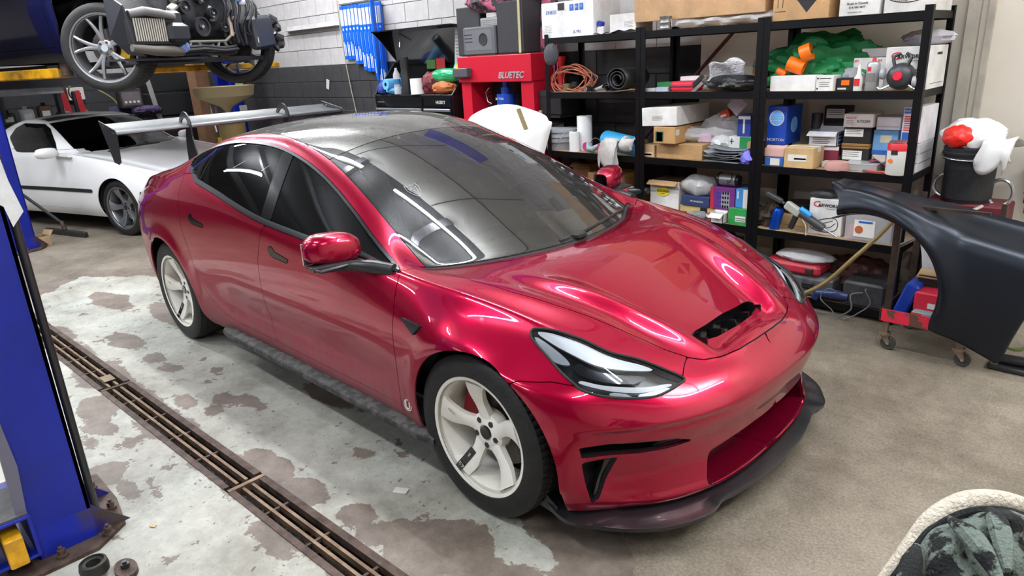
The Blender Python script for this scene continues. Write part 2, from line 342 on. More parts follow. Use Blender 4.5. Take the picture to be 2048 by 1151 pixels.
# roller door with windows on the far side wall
dd=kind(MB().box(-5.6,-1.8,Y0,Y0+.06,0,3.1).build('door_1',M('door_white','8A8A88',.5)))
for z in (.6,1.2,1.8,2.4): MB().box(-5.6,-1.8,Y0+.055,Y0+.068,z-.008,z+.008).build('panel_line',m_grout,dd)
for x in (-5.1,-4.2,-3.3,-2.4): MB().box(x-.28,x+.28,Y0+.055,Y0+.075,1.85,2.3).build('pane',M('daylight_pane',(.85,.93,1),.2,emis=5),dd)

q=thing('standin_banner','added violet blue stand-in hung high on the wall, tinting the windscreen reflection','standin_banner',(-3.1,2.58,3.2));MB().box(-.7,.75,-.006,.012,0,.72).build('standin_cloth',M('standin_blue','1A12C8',.4),q);MB().cyl((-.75,0,.73),(.8,0,.73),.012,n=10).build('standin_rod',m_white,q)  # unseen stand-in, added to give the violet patch reflected in the windscreen
# ---------------------------------------------------------------- body surfaces (b-spline shells cut into panels)
# half body control net: rows = stations rear->front, cols = section from sill to centreline; (x, half width, z)
def red_net():
    def I(x,t): 
        t=np.array(t,float);return np.interp(x,t[:,0],t[:,1])
    rows=[]
    botz=[(-3.5,.24),(-3.0,.22),(-2.4,.215),(-.4,.20),(.3,.17)]
    wide=[(-3.5,.86),(-3.2,.905),(-2.85,.93),(-2.4,.925),(-2,.912),(-1.4,.908),(-.7,.912),(-.3,.92),(0,.93),(.25,.915)]
    beltz=[(-3.5,1.0),(-3.2,1.03),(-2.9,1.065),(-2.5,1.075),(-2.3,1.055),(-2.0,1.015),(-1.5,.965),(-1.0,.925),(-.5,.88),(-.3,.862),(-.1,.842),(.06,.81),(.24,.757),(.4,.705)]
    beltw=[(-3.5,.72),(-3.2,.77),(-2.8,.815),(-2.5,.835),(-2.2,.855),(-1.5,.865),(-.9,.86),(-.5,.845),(-.3,.83),(-.1,.805),(.06,.77),(.24,.72),(.4,.67)]
    rlz=[(-3.5,1.03),(-3.2,1.065),(-2.9,1.12),(-2.6,1.215),(-2.35,1.285),(-2.15,1.315),(-1.9,1.325),(-1.65,1.30),(-1.35,1.225),(-1.05,1.11),(-.75,.985),(-.5,.905),(-.3,.87),(-.1,.858),(.06,.83),(.24,.778),(.4,.72)]
    rlw=[(-3.5,.66),(-3.2,.70),(-2.8,.71),(-2.5,.69),(-2.2,.655),(-1.9,.64),(-1.65,.635),(-1.35,.65),(-1.05,.69),(-.75,.745),(-.5,.785),(-.3,.765),(-.1,.73),(.06,.69),(.24,.64),(.4,.59)]
    ruz=[(-3.5,1.035),(-3.2,1.07),(-2.9,1.13),(-2.6,1.24),(-2.35,1.315),(-2.15,1.345),(-1.8,1.355),(-1.5,1.312),(-1.33,1.262),(-.96,1.13),(-.71,.995),(-.55,.90),(-.47,.856),(-.42,.855),(-.3,.866),(-.1,.86),(.06,.838),(.24,.79),(.4,.73)]
    ruw=[(-3.5,.58),(-3.2,.62),(-2.8,.64),(-2.5,.625),(-2.2,.595),(-1.8,.575),(-1.5,.57),(-1.33,.575),(-.96,.64),(-.71,.68),(-.5,.70),(-.3,.685),(-.1,.65),(.06,.61),(.24,.56),(.4,.52)]
    cz=[(-3.5,1.07),(-3.2,1.12),(-2.9,1.21),(-2.6,1.31),(-2.3,1.375),(-2.0,1.405),(-1.7,1.415),(-1.45,1.39),(-1.2,1.335),(-.95,1.245),(-.70,1.138),(-.46,1.018),(-.27,.918),(-.20,.878),(-.165,.868),(-.05,.866),(.1,.845),(.2,.82),(.31,.79),(.4,.76)]
    # (edge x, centre x, weight of windscreen side) ; three close rows make the crease at the cowl
    xs=[(-3.45,-3.45),(-3.15,-3.15),(-2.85,-2.85),(-2.55,-2.55),(-2.3,-2.3),(-2.05,-2.05),(-1.8,-1.8),(-1.55,-1.53),(-1.3,-1.24),(-1.08,-.95),(-.88,-.70),(-.70,-.46),(-.55,-.27),(-.505,-.222),(-.47,-.195),(-.43,-.165),(-.30,-.07),(-.12,.06),(.06,.18),(.24,.31)]
    R=[]
    for k,(x,xc) in enumerate(xs):
        bz,wd,Bz,Bw=I(x,botz),I(x,wide),I(x,beltz),I(x,beltw)
        lz,lw,uz,uw=I(x,rlz),I(x,rlw),I(x,ruz),I(x,ruw);c=I(xc,cz)
        row=[(x,wd-.085,bz-.03),(x,wd-.045,bz+.02),(x,wd-.022,bz+.13),(x,wd-.008,.50),(x,wd+.004,.66),(x,wd-.012,Bz-.12),(x,Bw+.028,Bz-.035),(x,Bw-.004,Bz+.012),
             (x,Bw*.5+lw*.5+.012,Bz*.5+lz*.5),(x,lw+.004,lz),(x,lw*.45+uw*.55,lz*.3+uz*.7+.006)]
        for f in (.94,.76,.52,.26,0):
            g=f**2.2;row.append((x*g+xc*(1-g),uw*f,c+(uz-c)*f**2.6))
        R.append(row)
    def fan(keys,top,n=16):
        # keys: list for low guides 0..7 ; top: centre point ; guides 8..15 blend
        row=list(keys);b=np.array(keys[7]);t=np.array(top)
        for i in range(8,n):
            f=(i-7)/(n-8.);q=b*(1-f)+t*f;q[2]+= .010*np.sin(np.pi*f);row.append(tuple(q))
        return row
    f1=fan([(.39,.85,.155),(.395,.865,.19),(.40,.885,.30),(.41,.893,.45),(.42,.875,.57),(.42,.825,.64),(.415,.75,.685),(.41,.675,.705)],(.42,0,.752))
    f2=fan([(.50,.72,.155),(.52,.74,.19),(.535,.765,.30),(.55,.778,.44),(.55,.765,.53),(.54,.705,.59),(.53,.625,.635),(.525,.55,.657)],(.50,0,.722))
    f3=fan([(.60,.60,.155),(.625,.615,.19),(.64,.63,.30),(.66,.64,.43),(.66,.625,.50),(.64,.565,.557),(.62,.49,.597),(.605,.43,.618)],(.565,0,.697))
    f4=fan([(.68,.455,.155),(.71,.46,.19),(.725,.46,.30),(.745,.465,.43),(.742,.455,.49),(.715,.41,.548),(.685,.36,.588),(.66,.31,.61)],(.62,0,.668))
    f5=fan([(.725,.24,.155),(.76,.245,.19),(.775,.25,.30),(.80,.25,.42),(.797,.245,.48),(.765,.22,.542),(.73,.195,.58),(.70,.165,.603)],(.665,0,.645))
    f6=[(q[0]+(.0 if i<8 else .0),0,q[2]) for i,q in enumerate(f5)]
    f6=[(q[0],0,q[2]) if i<8 else tuple(np.array((f6[7][0],0,f6[7][2]))*(1-(i-7)/8)+np.array((.685,0,.632))*((i-7)/8)) for i,q in enumerate(f6)]
    r1=fan([(-3.62,.74,.22),(-3.64,.77,.28),(-3.66,.79,.38),(-3.67,.80,.52),(-3.67,.80,.68),(-3.66,.78,.82),(-3.66,.72,.93),(-3.66,.68,.99)],(-3.6,0,1.05))
    r2=fan([(-3.74,.50,.22),(-3.78,.52,.28),(-3.80,.53,.38),(-3.81,.54,.52),(-3.80,.54,.68),(-3.78,.53,.82),(-3.76,.50,.95),(-3.75,.48,1.01)],(-3.68,0,1.045))
    r3=fan([(-3.78,0,.22),(-3.82,0,.28),(-3.85,0,.38),(-3.86,0,.52),(-3.85,0,.68),(-3.84,0,.82),(-3.82,0,.97),(-3.80,0,1.03)],(-3.77,0,1.04))
    return np.array([r3,r2,r1]+R+[f1,f2,f3,f4,f5,f6],float)
def _bs(n,m):
    """clamped uniform cubic b-spline basis matrix, n ctrl, parameters m in [0,1]"""
    t=np.concatenate([[0]*3,np.linspace(0,1,n-2),[1]*3]);m=np.clip(np.asarray(m,float),0,1-1e-9)
    N=np.zeros((len(m),n+3))
    for i in range(n+3):
        if i<len(t)-1:N[:,i]=(m>=t[i])&(m<t[i+1])
    for k in range(1,4):
        M=np.zeros_like(N)
        for i in range(n+3-k):
            a=0 if t[i+k]==t[i] else (m-t[i])/(t[i+k]-t[i])*N[:,i]
            b=0 if i+k+1>=len(t) or t[i+k+1]==t[i+1] else (t[i+k+1]-m)/(t[i+k+1]-t[i+1])*N[:,i+1]
            M[:,i]=a+b
        N=M
    return N[:,:n]
def surf(NET,u,v):
    """u,v 1-D arrays -> grid (len u, len v, 3) as x, half width, z"""
    return np.einsum('ui,ijk,vj->uvk',_bs(NET.shape[0],u),NET,_bs(NET.shape[1],v))
def ss(a,b,x): 
    t=np.clip((x-a)/(b-a),0,1);return t*t*(3-2*t)
def red_detail(P):
    P=P.copy();x,w,z=P[...,0].copy(),P[...,1].copy(),P[...,2].copy()
    # wheel arch flares
    for cx,r0 in ((0,.375),(-2.875,.375)):
        r=np.hypot(x-cx,z-.335)
        P[...,1]+=.016*np.exp(-((r-r0)/.06)**2)*ss(.55,.75,w)*ss(.12,.3,z)*ss(.86,.70,z)
    # door lower scallop
    s=ss(-2.35,-1.9,x)*ss(-.35,-.8,x)
    P[...,1]-=.022*s*np.exp(-((z-.42)/.10)**2)*ss(.7,.8,w)
    # hood : central bowl falling to the vent, ridges on both sides
    e=.46-.30*np.clip(x,0,.6)
    f=ss(-.10,.42,x)
    bowl=f*ss(.665,.58,x)*ss(e+.012,e-.085,w)*ss(.6,.62,z)
    P[...,2]-=.055*bowl
    P[...,2]+=.014*np.exp(-((w-e-.03)/.035)**2)*ss(-.12,.2,x)*ss(.66,.52,x)*ss(.6,.62,z)
    P[...,2]-=.012*np.exp(-((w-e-.11)/.04)**2)*ss(-.15,.1,x)*ss(.6,.42,x)*ss(.6,.64,z)
    # bumper: overhanging edge, recessed face below it and a flared lower lip
    k=ss(.40,.56,x)*ss(.508,.478,z)*(.45+.55*ss(.12,.30,z))
    P[...,0]-=.014*k;P[...,1]-=.008*k*ss(.05,.3,w)
    k=ss(.40,.56,x)*ss(.50,.36,z)*ss(.17,.30,z);P[...,0]-=.030*k;P[...,1]-=.014*k*ss(.05,.3,w)
    P[...,0]+=.016*ss(.215,.175,z)*ss(.45,.6,x)
    return P
class Shell:
    def __init__(s,NET,detail,nu,nv):
        s.U=np.linspace(0,1,nu);s.W=np.linspace(0,1,nv);G=surf(NET,s.U,s.W);s.G=G=detail(G) if detail else G
        s.nu,s.nv=nu,nv;du=np.gradient(G,axis=0);dv=np.gradient(G,axis=1);n=np.cross(dv,du);n/=np.linalg.norm(n,axis=-1)[...,None]+1e-12
        # outward: half width grows outward
        if n[nu//2,nv//4,1]<0:n=-n
        n[:,-1,1]=0;n[-1,:,1]=0;n[0,:,1]=0
        n/=np.linalg.norm(n,axis=-1)[...,None]+1e-12
        for _ in range(30):
            m_=n.copy();q_=n[-14:];q_[1:-1,1:-1]=(m_[-14:][1:-1,1:-1]*2+m_[-14:][:-2,1:-1]+m_[-14:][2:,1:-1]+m_[-14:][1:-1,:-2]+m_[-14:][1:-1,2:])/6;n[-1]=n[-2]*[1,0,1];n[-14:,-1]=n[-14:,-2]*[1,0,1];n/=np.linalg.norm(n,axis=-1)[...,None]+1e-12
        s.P=G.reshape(-1,3);s.N=n.reshape(-1,3);s.N/=np.linalg.norm(s.N,axis=1)[:,None]+1e-12
        UU,VV=np.meshgrid(s.U,s.W,indexing='ij');s.u=UU.ravel();s.v=VV.ravel()
        s.du=(np.linalg.norm(du,axis=-1)*(nu-1)).ravel();s.dv=(np.linalg.norm(dv,axis=-1)*(nv-1)).ravel()
        i=np.arange(nu*nv).reshape(nu,nv);a,b,c,d=i[:-1,:-1].ravel(),i[1:,:-1].ravel(),i[1:,1:].ravel(),i[:-1,1:].ravel()
        s.T=np.concatenate([np.stack([a,b,c],1),np.stack([a,c,d],1)])
        t=s.T[len(a)//2];nn=np.cross(s.P[t[1]]-s.P[t[0]],s.P[t[2]]-s.P[t[0]])
        if nn@s.N[t[0]]<0:s.T=s.T[:,::-1]
        s.x,s.w,s.z=s.P.T
    def uvpoly(s,poly,smooth=0):
        Q=spline(poly,smooth,True) if smooth else np.array(poly,float)
        D=[]
        for k in range(len(Q)):
            a,b=Q[k],Q[(k+1)%len(Q)];m=1 if smooth else 8
            for t in np.arange(m)/m:D.append(a*(1-t)+b*t)
        D=np.array(D);iu=np.clip(D[:,0],0,1)*(s.nu-1);iv=np.clip(D[:,1],0,1)*(s.nv-1);i0=np.minimum(iu.astype(int),s.nu-2);j0=np.minimum(iv.astype(int),s.nv-2);fu=(iu-i0)[:,None];fv=(iv-j0)[:,None];G=s.G
        B=(G[i0,j0]*(1-fu)+G[i0+1,j0]*fu)*(1-fv)+(G[i0,j0+1]*(1-fu)+G[i0+1,j0+1]*fu)*fv
        s.last=B;d=np.full(len(s.P),9.);n=len(B)
        for k in range(n):
            a=B[k];e=B[(k+1)%n]-a;L=e@e+1e-14;t=np.clip(((s.P-a)@e)/L,0,1);d=np.minimum(d,np.linalg.norm(s.P-a-t[:,None]*e,axis=1))
        return np.where(seg_sd(s.u,s.v,Q)>0,d,-d)
    def xz(s,poly,smooth=0): return seg_sd(s.x,s.z,spline(poly,smooth,True) if smooth else poly)
    def xw(s,poly,smooth=0): return seg_sd(s.x,s.w,spline(poly,smooth,True) if smooth else poly)
    def clip(s,f):
        T=s.T;pos=f[T]>0;c=pos.sum(1);out=[T[c==3]];P=s.P;N=s.N;n0=len(P);EA=[];EB=[]
        def edge(a,b):
            EA.append(a);EB.append(b);return sum(len(x) for x in EA[:-1])+np.arange(len(a))+n0
        t=T[c==1];k=pos[c==1].argmax(1);r=np.arange(len(t));a,b,d=t[r,k],t[r,(k+1)%3],t[r,(k+2)%3]
        if len(t):ab=edge(a,b);ad=edge(a,d);out.append(np.stack([a,ab,ad],1))
        t=T[c==2];k=(~pos[c==2]).argmax(1);r=np.arange(len(t));a,b,d=t[r,k],t[r,(k+1)%3],t[r,(k+2)%3]
        if len(t):
            ab=edge(a,b);ad=edge(a,d);out.append(np.stack([ab,b,d],1));out.append(np.stack([ab,d,ad],1))
        F=np.concatenate(out)
        if EA:
            A=np.concatenate(EA);B=np.concatenate(EB);lo=np.minimum(A,B);hi=np.maximum(A,B);key=lo.astype(np.int64)*n0+hi
            _,first,inv=np.unique(key,return_index=True,return_inverse=True);lo,hi=lo[first],hi[first]
            t=(f[lo]/(f[lo]-f[hi]))[:,None];NP=P[lo]*(1-t)+P[hi]*t;NN=N[lo]*(1-t)+N[hi]*t
            P=np.concatenate([P,NP]);N=np.concatenate([N,NN]);F=np.where(F>=n0,n0+inv.ravel()[np.clip(F-n0,0,None)],F) if len(A) else F
        used=np.unique(F);mp=np.zeros(len(P),int);mp[used]=np.arange(len(used));return P[used],N[used],mp[F]
    def panel(s,name,f,mat,parent,side,gap=.002,thick=.009,lift=0,off=(0,0,0),shift=None,wallmat=None,floor=True):
        """side -1/1 or 0 for both halves; shift makes a pocket: floor moved by the vector, walls up to the skin"""
        Vs=[];Ns=[];Fs=[];mi=[];n=0
        P,N,F=s.clip(f-gap)
        if len(F)==0: print('EMPTY',name);return None
        E=np.concatenate([F[:,[0,1]],F[:,[1,2]],F[:,[2,0]]]);k=np.sort(E,1);ky=k[:,0].astype(np.int64)*len(P)+k[:,1];_,ix,ct=np.unique(ky,return_index=True,return_counts=True);B=E[ix[ct==1]]
        B=B[~((P[B[:,0],1]<1e-5)&(P[B[:,1],1]<1e-5))]
        for sd in ((-1,1) if side==0 else (side,)):
            m=np.array([1,sd,1.]);sh=np.array(shift)*m if shift is not None else None
            Pm=P*m;Nm=N*m;Fm=F if sd>0 else F[:,::-1]
            if sh is None:
                Vs.append(Pm+Nm*lift);Ns.append(Nm);Fs.append(Fm+n);n+=len(Pm);a=Pm[B[:,0]]+Nm[B[:,0]]*lift;b=Pm[B[:,1]]+Nm[B[:,1]]*lift;c=a-Nm[B[:,0]]*thick;d=b-Nm[B[:,1]]*thick
            else:
                if floor:Vs.append(Pm+sh);Ns.append(Nm);Fs.append(Fm+n);n+=len(Pm)
                a=Pm[B[:,0]];b=Pm[B[:,1]];c=a+sh;d=b+sh
            q=len(a)
            if q:
                V=np.concatenate([a,b,d,c]);nn=np.cross(b-a,c-a);nn/=np.linalg.norm(nn,axis=1)[:,None]+1e-12
                if (sd>0)!=(sh is not None and False): pass
                i=np.arange(q);Q=np.stack([i,i+q,i+2*q,i+3*q],1)+n
                Q1=np.concatenate([Q[:,[0,1,2]],Q[:,[0,2,3]]])
                if (sd<0): Q1=Q1[:,::-1]
                if sh is None: Q1=Q1[:,::-1]
                g0=Q1[:q]-n;nn=np.cross(V[g0[:,1]]-V[g0[:,0]],V[g0[:,2]]-V[g0[:,0]]);nn/=np.linalg.norm(nn,axis=1)[:,None]+1e-12
                Vs.append(V);Ns.append(np.concatenate([nn]*4));Fs.append(Q1);n+=len(V)
        V=np.concatenate(Vs);Nn=np.concatenate(Ns);Ff=np.concatenate(Fs)
        return mesh_obj(name,V,Ff,mat,parent,True,off,Nn)
# ---------------------------------------------------------------- red car
def paint_red():
    m=bpy.data.materials.new('candy_red');m.use_nodes=True;nt=m.node_tree;N=nt.nodes;L=nt.links;b=N['Principled BSDF']
    tc=N.new('ShaderNodeTexCoord');geo=N.new('ShaderNodeSeparateXYZ');L.new(tc.outputs['Object'],geo.inputs[0])
    b.inputs['Specular IOR Level'].default_value=.12;b.inputs['Metallic'].default_value=.6;b.inputs['Coat Weight'].default_value=1;b.inputs['Coat Roughness'].default_value=.025;b.inputs['Coat IOR'].default_value=1.5
    n1=N.new('ShaderNodeTexNoise');n1.inputs['Scale'].default_value=5;n1.inputs['Detail'].default_value=9;n1.inputs['Roughness'].default_value=.75
    mp=N.new('ShaderNodeMapping');mp.inputs['Scale'].default_value=(5,1,.9);L.new(tc.outputs['Object'],mp.inputs[0]);L.new(mp.outputs[0],n1.inputs['Vector'])
    # road dirt thrown up by the wheels: lower body, thick at the sill
    mr=N.new('ShaderNodeMapRange');mr.inputs['From Min'].default_value=.66;mr.inputs['From Max'].default_value=.20;L.new(geo.outputs['Z'],mr.inputs[0])
    xr=N.new('ShaderNodeMapRange');xr.inputs['From Min'].default_value=.20;xr.inputs['From Max'].default_value=-.40;L.new(geo.outputs['X'],xr.inputs[0])
    a=N.new('ShaderNodeMath');a.operation='MULTIPLY';L.new(mr.outputs[0],a.inputs[0]);L.new(xr.outputs[0],a.inputs[1])
    c=N.new('ShaderNodeMath');c.operation='MULTIPLY';L.new(a.outputs[0],c.inputs[0]);L.new(n1.outputs['Fac'],c.inputs[1])
    d=N.new('ShaderNodeMath');d.operation='MULTIPLY';d.inputs[1].default_value=1.75;L.new(c.outputs[0],d.inputs[0]);d.use_clamp=True
    mx=N.new('ShaderNodeMix');mx.data_type='RGBA';mx.inputs[6].default_value=(.37,.0,.030,1);mx.inputs[7].default_value=(.24,.12,.125,1);L.new(d.outputs[0],mx.inputs[0]);L.new(mx.outputs[2],b.inputs['Base Color'])
    r=N.new('ShaderNodeMath');r.operation='MULTIPLY_ADD';r.inputs[1].default_value=.5;r.inputs[2].default_value=.27;L.new(d.outputs[0],r.inputs[0]);L.new(r.outputs[0],b.inputs['Roughness'])
    k=N.new('ShaderNodeMath');k.operation='MULTIPLY_ADD';k.inputs[1].default_value=-1.5;k.inputs[2].default_value=1;k.use_clamp=True;L.new(d.outputs[0],k.inputs[0]);L.new(k.outputs[0],b.inputs['Coat Weight'])
    k=N.new('ShaderNodeMath');k.operation='MULTIPLY_ADD';k.inputs[1].default_value=-.9;k.inputs[2].default_value=.6;k.use_clamp=True;L.new(d.outputs[0],k.inputs[0]);L.new(k.outputs[0],b.inputs['Metallic'])
    return m
def glass(name,tint,ior=1.5,dust=0,dcol=(.35,.34,.33),rough=.0):
    m=bpy.data.materials.new(name);m.use_nodes=True;nt=m.node_tree;N=nt.nodes;L=nt.links;N.remove(N['Principled BSDF']);out=N['Material Output']
    t=N.new('ShaderNodeBsdfTransparent');t.inputs[0].default_value=(*tint,1);g=N.new('ShaderNodeBsdfGlossy');g.inputs['Roughness'].default_value=rough
    f=N.new('ShaderNodeFresnel');f.inputs['IOR'].default_value=ior;mx=N.new('ShaderNodeMixShader');L.new(f.outputs[0],mx.inputs[0]);L.new(t.outputs[0],mx.inputs[1]);L.new(g.outputs[0],mx.inputs[2]);res=mx.outputs[0]
    if dust:
        df=N.new('ShaderNodeBsdfDiffuse');df.inputs[0].default_value=(*dcol,1);tc=N.new('ShaderNodeTexCoord');nz=N.new('ShaderNodeTexNoise');nz.inputs['Scale'].default_value=7;nz.inputs['Detail'].default_value=10;nz.inputs['Roughness'].default_value=.8;L.new(tc.outputs['Object'],nz.inputs['Vector'])
        n2=N.new('ShaderNodeTexNoise');n2.inputs['Scale'].default_value=220;n2.inputs['Detail'].default_value=3;L.new(tc.outputs['Object'],n2.inputs['Vector'])
        k=N.new('ShaderNodeMath');k.operation='MULTIPLY';L.new(nz.outputs['Fac'],k.inputs[0]);L.new(n2.outputs['Fac'],k.inputs[1]);k2=N.new('ShaderNodeMath');k2.operation='MULTIPLY';k2.inputs[1].default_value=dust*4;k2.use_clamp=True;L.new(k.outputs[0],k2.inputs[0])
        m2=N.new('ShaderNodeMixShader');L.new(k2.outputs[0],m2.inputs[0]);L.new(res,m2.inputs[1]);L.new(df.outputs[0],m2.inputs[2]);res=m2.outputs[0]
    L.new(res,out.inputs['Surface']);return m
RED=paint_red(); BLK=M('gloss_black',(.008,.008,.009),.12,coat=.5); SAT=M('satin_black',(.02,.02,.022),.35); MATT=M('matt_black',(.012,.012,.012),.7)
m_ws=glass('windscreen_glass',(.25,.28,.28),2.2,.06); m_side=glass('side_glass',(.07,.075,.08),1.8,.012); m_roof=glass('roof_glass',(.02,.02,.022),2.2,.22,(.30,.29,.27)); m_lens=glass('lamp_lens',(.86,.88,.9),1.45,.01)
CHR=M('satin_metal','B9BCC0',.25,.9); GREYP=M('grey_plastic','4A4C50',.5)
car=thing('red_sedan','glossy candy red sedan with white five-spoke wheels, vented bonnet and tall rear wing','car',(0,0,0))
sh=Shell(red_net(),red_detail,380,170)
g=lambda *a: np.minimum.reduce(a)
U=lambda u0: (sh.u-u0)*sh.du
Vv=lambda v0: (sh.v-v0)*sh.dv
hood=sh.xw([(-.6,-.2),(-.6,.752),(-.34,.722),(-.18,.700),(0,.670),(.157,.612),(.29,.55),(.42,.49),(.52,.44),(.585,.39),(.622,.345),(.648,.28),(.671,.18),(.6805,.08),(.683,0),(.683,-.2)])
hood=g(hood,U(.634)); hood[sh.z<.55]=-1
head=sh.uvpoly([(.794,.427),(.799,.450),(.811,.487),(.827,.500),(.841,.490),(.853,.481),(.874,.481),(.899,.450),(.925,.400),(.922,.367),(.910,.330),(.897,.316),(.877,.306),(.861,.303),(.850,.310),(.843,.324),(.819,.365),(.801,.390),(.795,.405)],6); head_line=sh.last.copy()
dlo=sh.uvpoly([(.189,.537),(.181,.597),(.193,.630),(.223,.632),(.257,.632),(.294,.632),(.327,.637),(.351,.638),(.374,.638),(.401,.637),(.430,.633),(.461,.625),(.494,.609),(.536,.585),(.586,.560),(.612,.52),(.617,.462),(.504,.462),(.429,.424),(.354,.417),(.329,.421),(.300,.432),(.270,.445),(.237,.453),(.220,.458),(.203,.493)])
slot1=sh.uvpoly([(.860,.150),(.885,.158),(.911,.159),(.936,.152),(.949,.132),(.931,.127),(.909,.125),(.880,.126),(.863,.127)])
slot2=sh.uvpoly([(.863,.115),(.892,.116),(.886,.087),(.874,.037),(.868,.027)])
mouth=sh.uvpoly([(1.2,.105),(.99,.103),(.975,.094),(.964,.084),(.963,.060),(.962,.022),(.966,.012),(.98,.012),(1.2,.014)])
vent=sh.xw([(.502,-.2),(.503,.12),(.499,.20),(.503,.230),(.520,.236),(.540,.215),(.560,.14),(.572,0),(.572,-.2)]); vent[sh.z<.6]=-1
side_=np.where(sh.w>.6,1,-9)
arF=g(.366-np.hypot(sh.x-.02,sh.z-.325),side_*1.0); arF=np.where((sh.z<.33)&(abs(sh.x-.02)<.366)&(sh.w>.6),.366-abs(sh.x-.02),arF)
arR=g(.372-np.hypot(sh.x+2.862,sh.z-.33),side_*1.0); arR=np.where((sh.z<.33)&(abs(sh.x+2.862)<.372)&(sh.w>.5),.372-abs(sh.x+2.862),arR)
top=Vv(.722); scr=g(top,-U(.612),U(.386)); roofg=g(top,-U(.386),U(.20)); rearg=g(top,-U(.20),U(.118)); cowl=g(Vv(.69),U(.612),-U(.634))
tail=sh.uvpoly([(.05,.30),(.05,.375),(.106,.385),(.128,.372),(.141,.347),(.132,.318),(.11,.30)])
bump=sh.uvpoly([(.80,-.3),(.80,.20),(.806,.262),(.810,.283),(.829,.312),(.846,.316),(.88,.35),(.924,.398),(.918,.49),(.90,.8),(.90,1.3),(1.3,1.3),(1.3,-.3)])
uf=np.interp(sh.v,[0,.057,.167,.29,.45,.47,.70,1],[.602,.603,.632,.643,.629,.622,.655,.66]); um=np.interp(sh.v,[0,.063,.1,.19,.267,.393,.46,1],[.346,.342,.336,.340,.341,.353,.358,.36])
fF=(sh.u-uf)*sh.du; fM=(sh.u-um)*sh.du; belt=Vv(.50)
fend=g(fF,-hood,-bump,-head,-arF,-cowl,-dlo); 
fdoor=g(-fF,fM,sh.z-.300,-dlo,-belt)
rdoor=g(-fM,sh.xz([(-2.60,1.10),(-2.53,.967),(-2.505,.815),(-2.44,.68),(-2.40,.52),(-2.30,.40),(-2.15,.33),(-2.0,.305),(-1.0,.300),(-1.0,1.3),(-2.6,1.3)]),-dlo,-belt,-arR)
handle=[np.minimum(sh.xz([(xa-.004,za+.004),(xa+.032,za+.016),(xa+.060,za-.008),(xa+.190,za-.028),(xa+.183,za-.046),(xa+.036,za-.038),(xa+.002,za-.022)]),side_*1.) for xa,za in ((-1.458,.842),(-2.385,.896))]
fv=np.minimum(sh.xz([(-.389,.733),(-.254,.723),(-.295,.682)]),side_*1.)
both=((-1,0),(1,1))
fb=g(bump,-hood,-head,-slot1,-slot2,-mouth,-arF)
sh.panel('bonnet',g(hood,-vent),RED,car,0)
sh.panel('front_bumper',fb,RED,car,0)
rest=g(-fF,-fdoor,-rdoor,-dlo,-np.maximum.reduce([scr,roofg,rearg]),-cowl,-arR,-tail,-head)
body=sh.panel('body_shell',rest,RED,car,0)
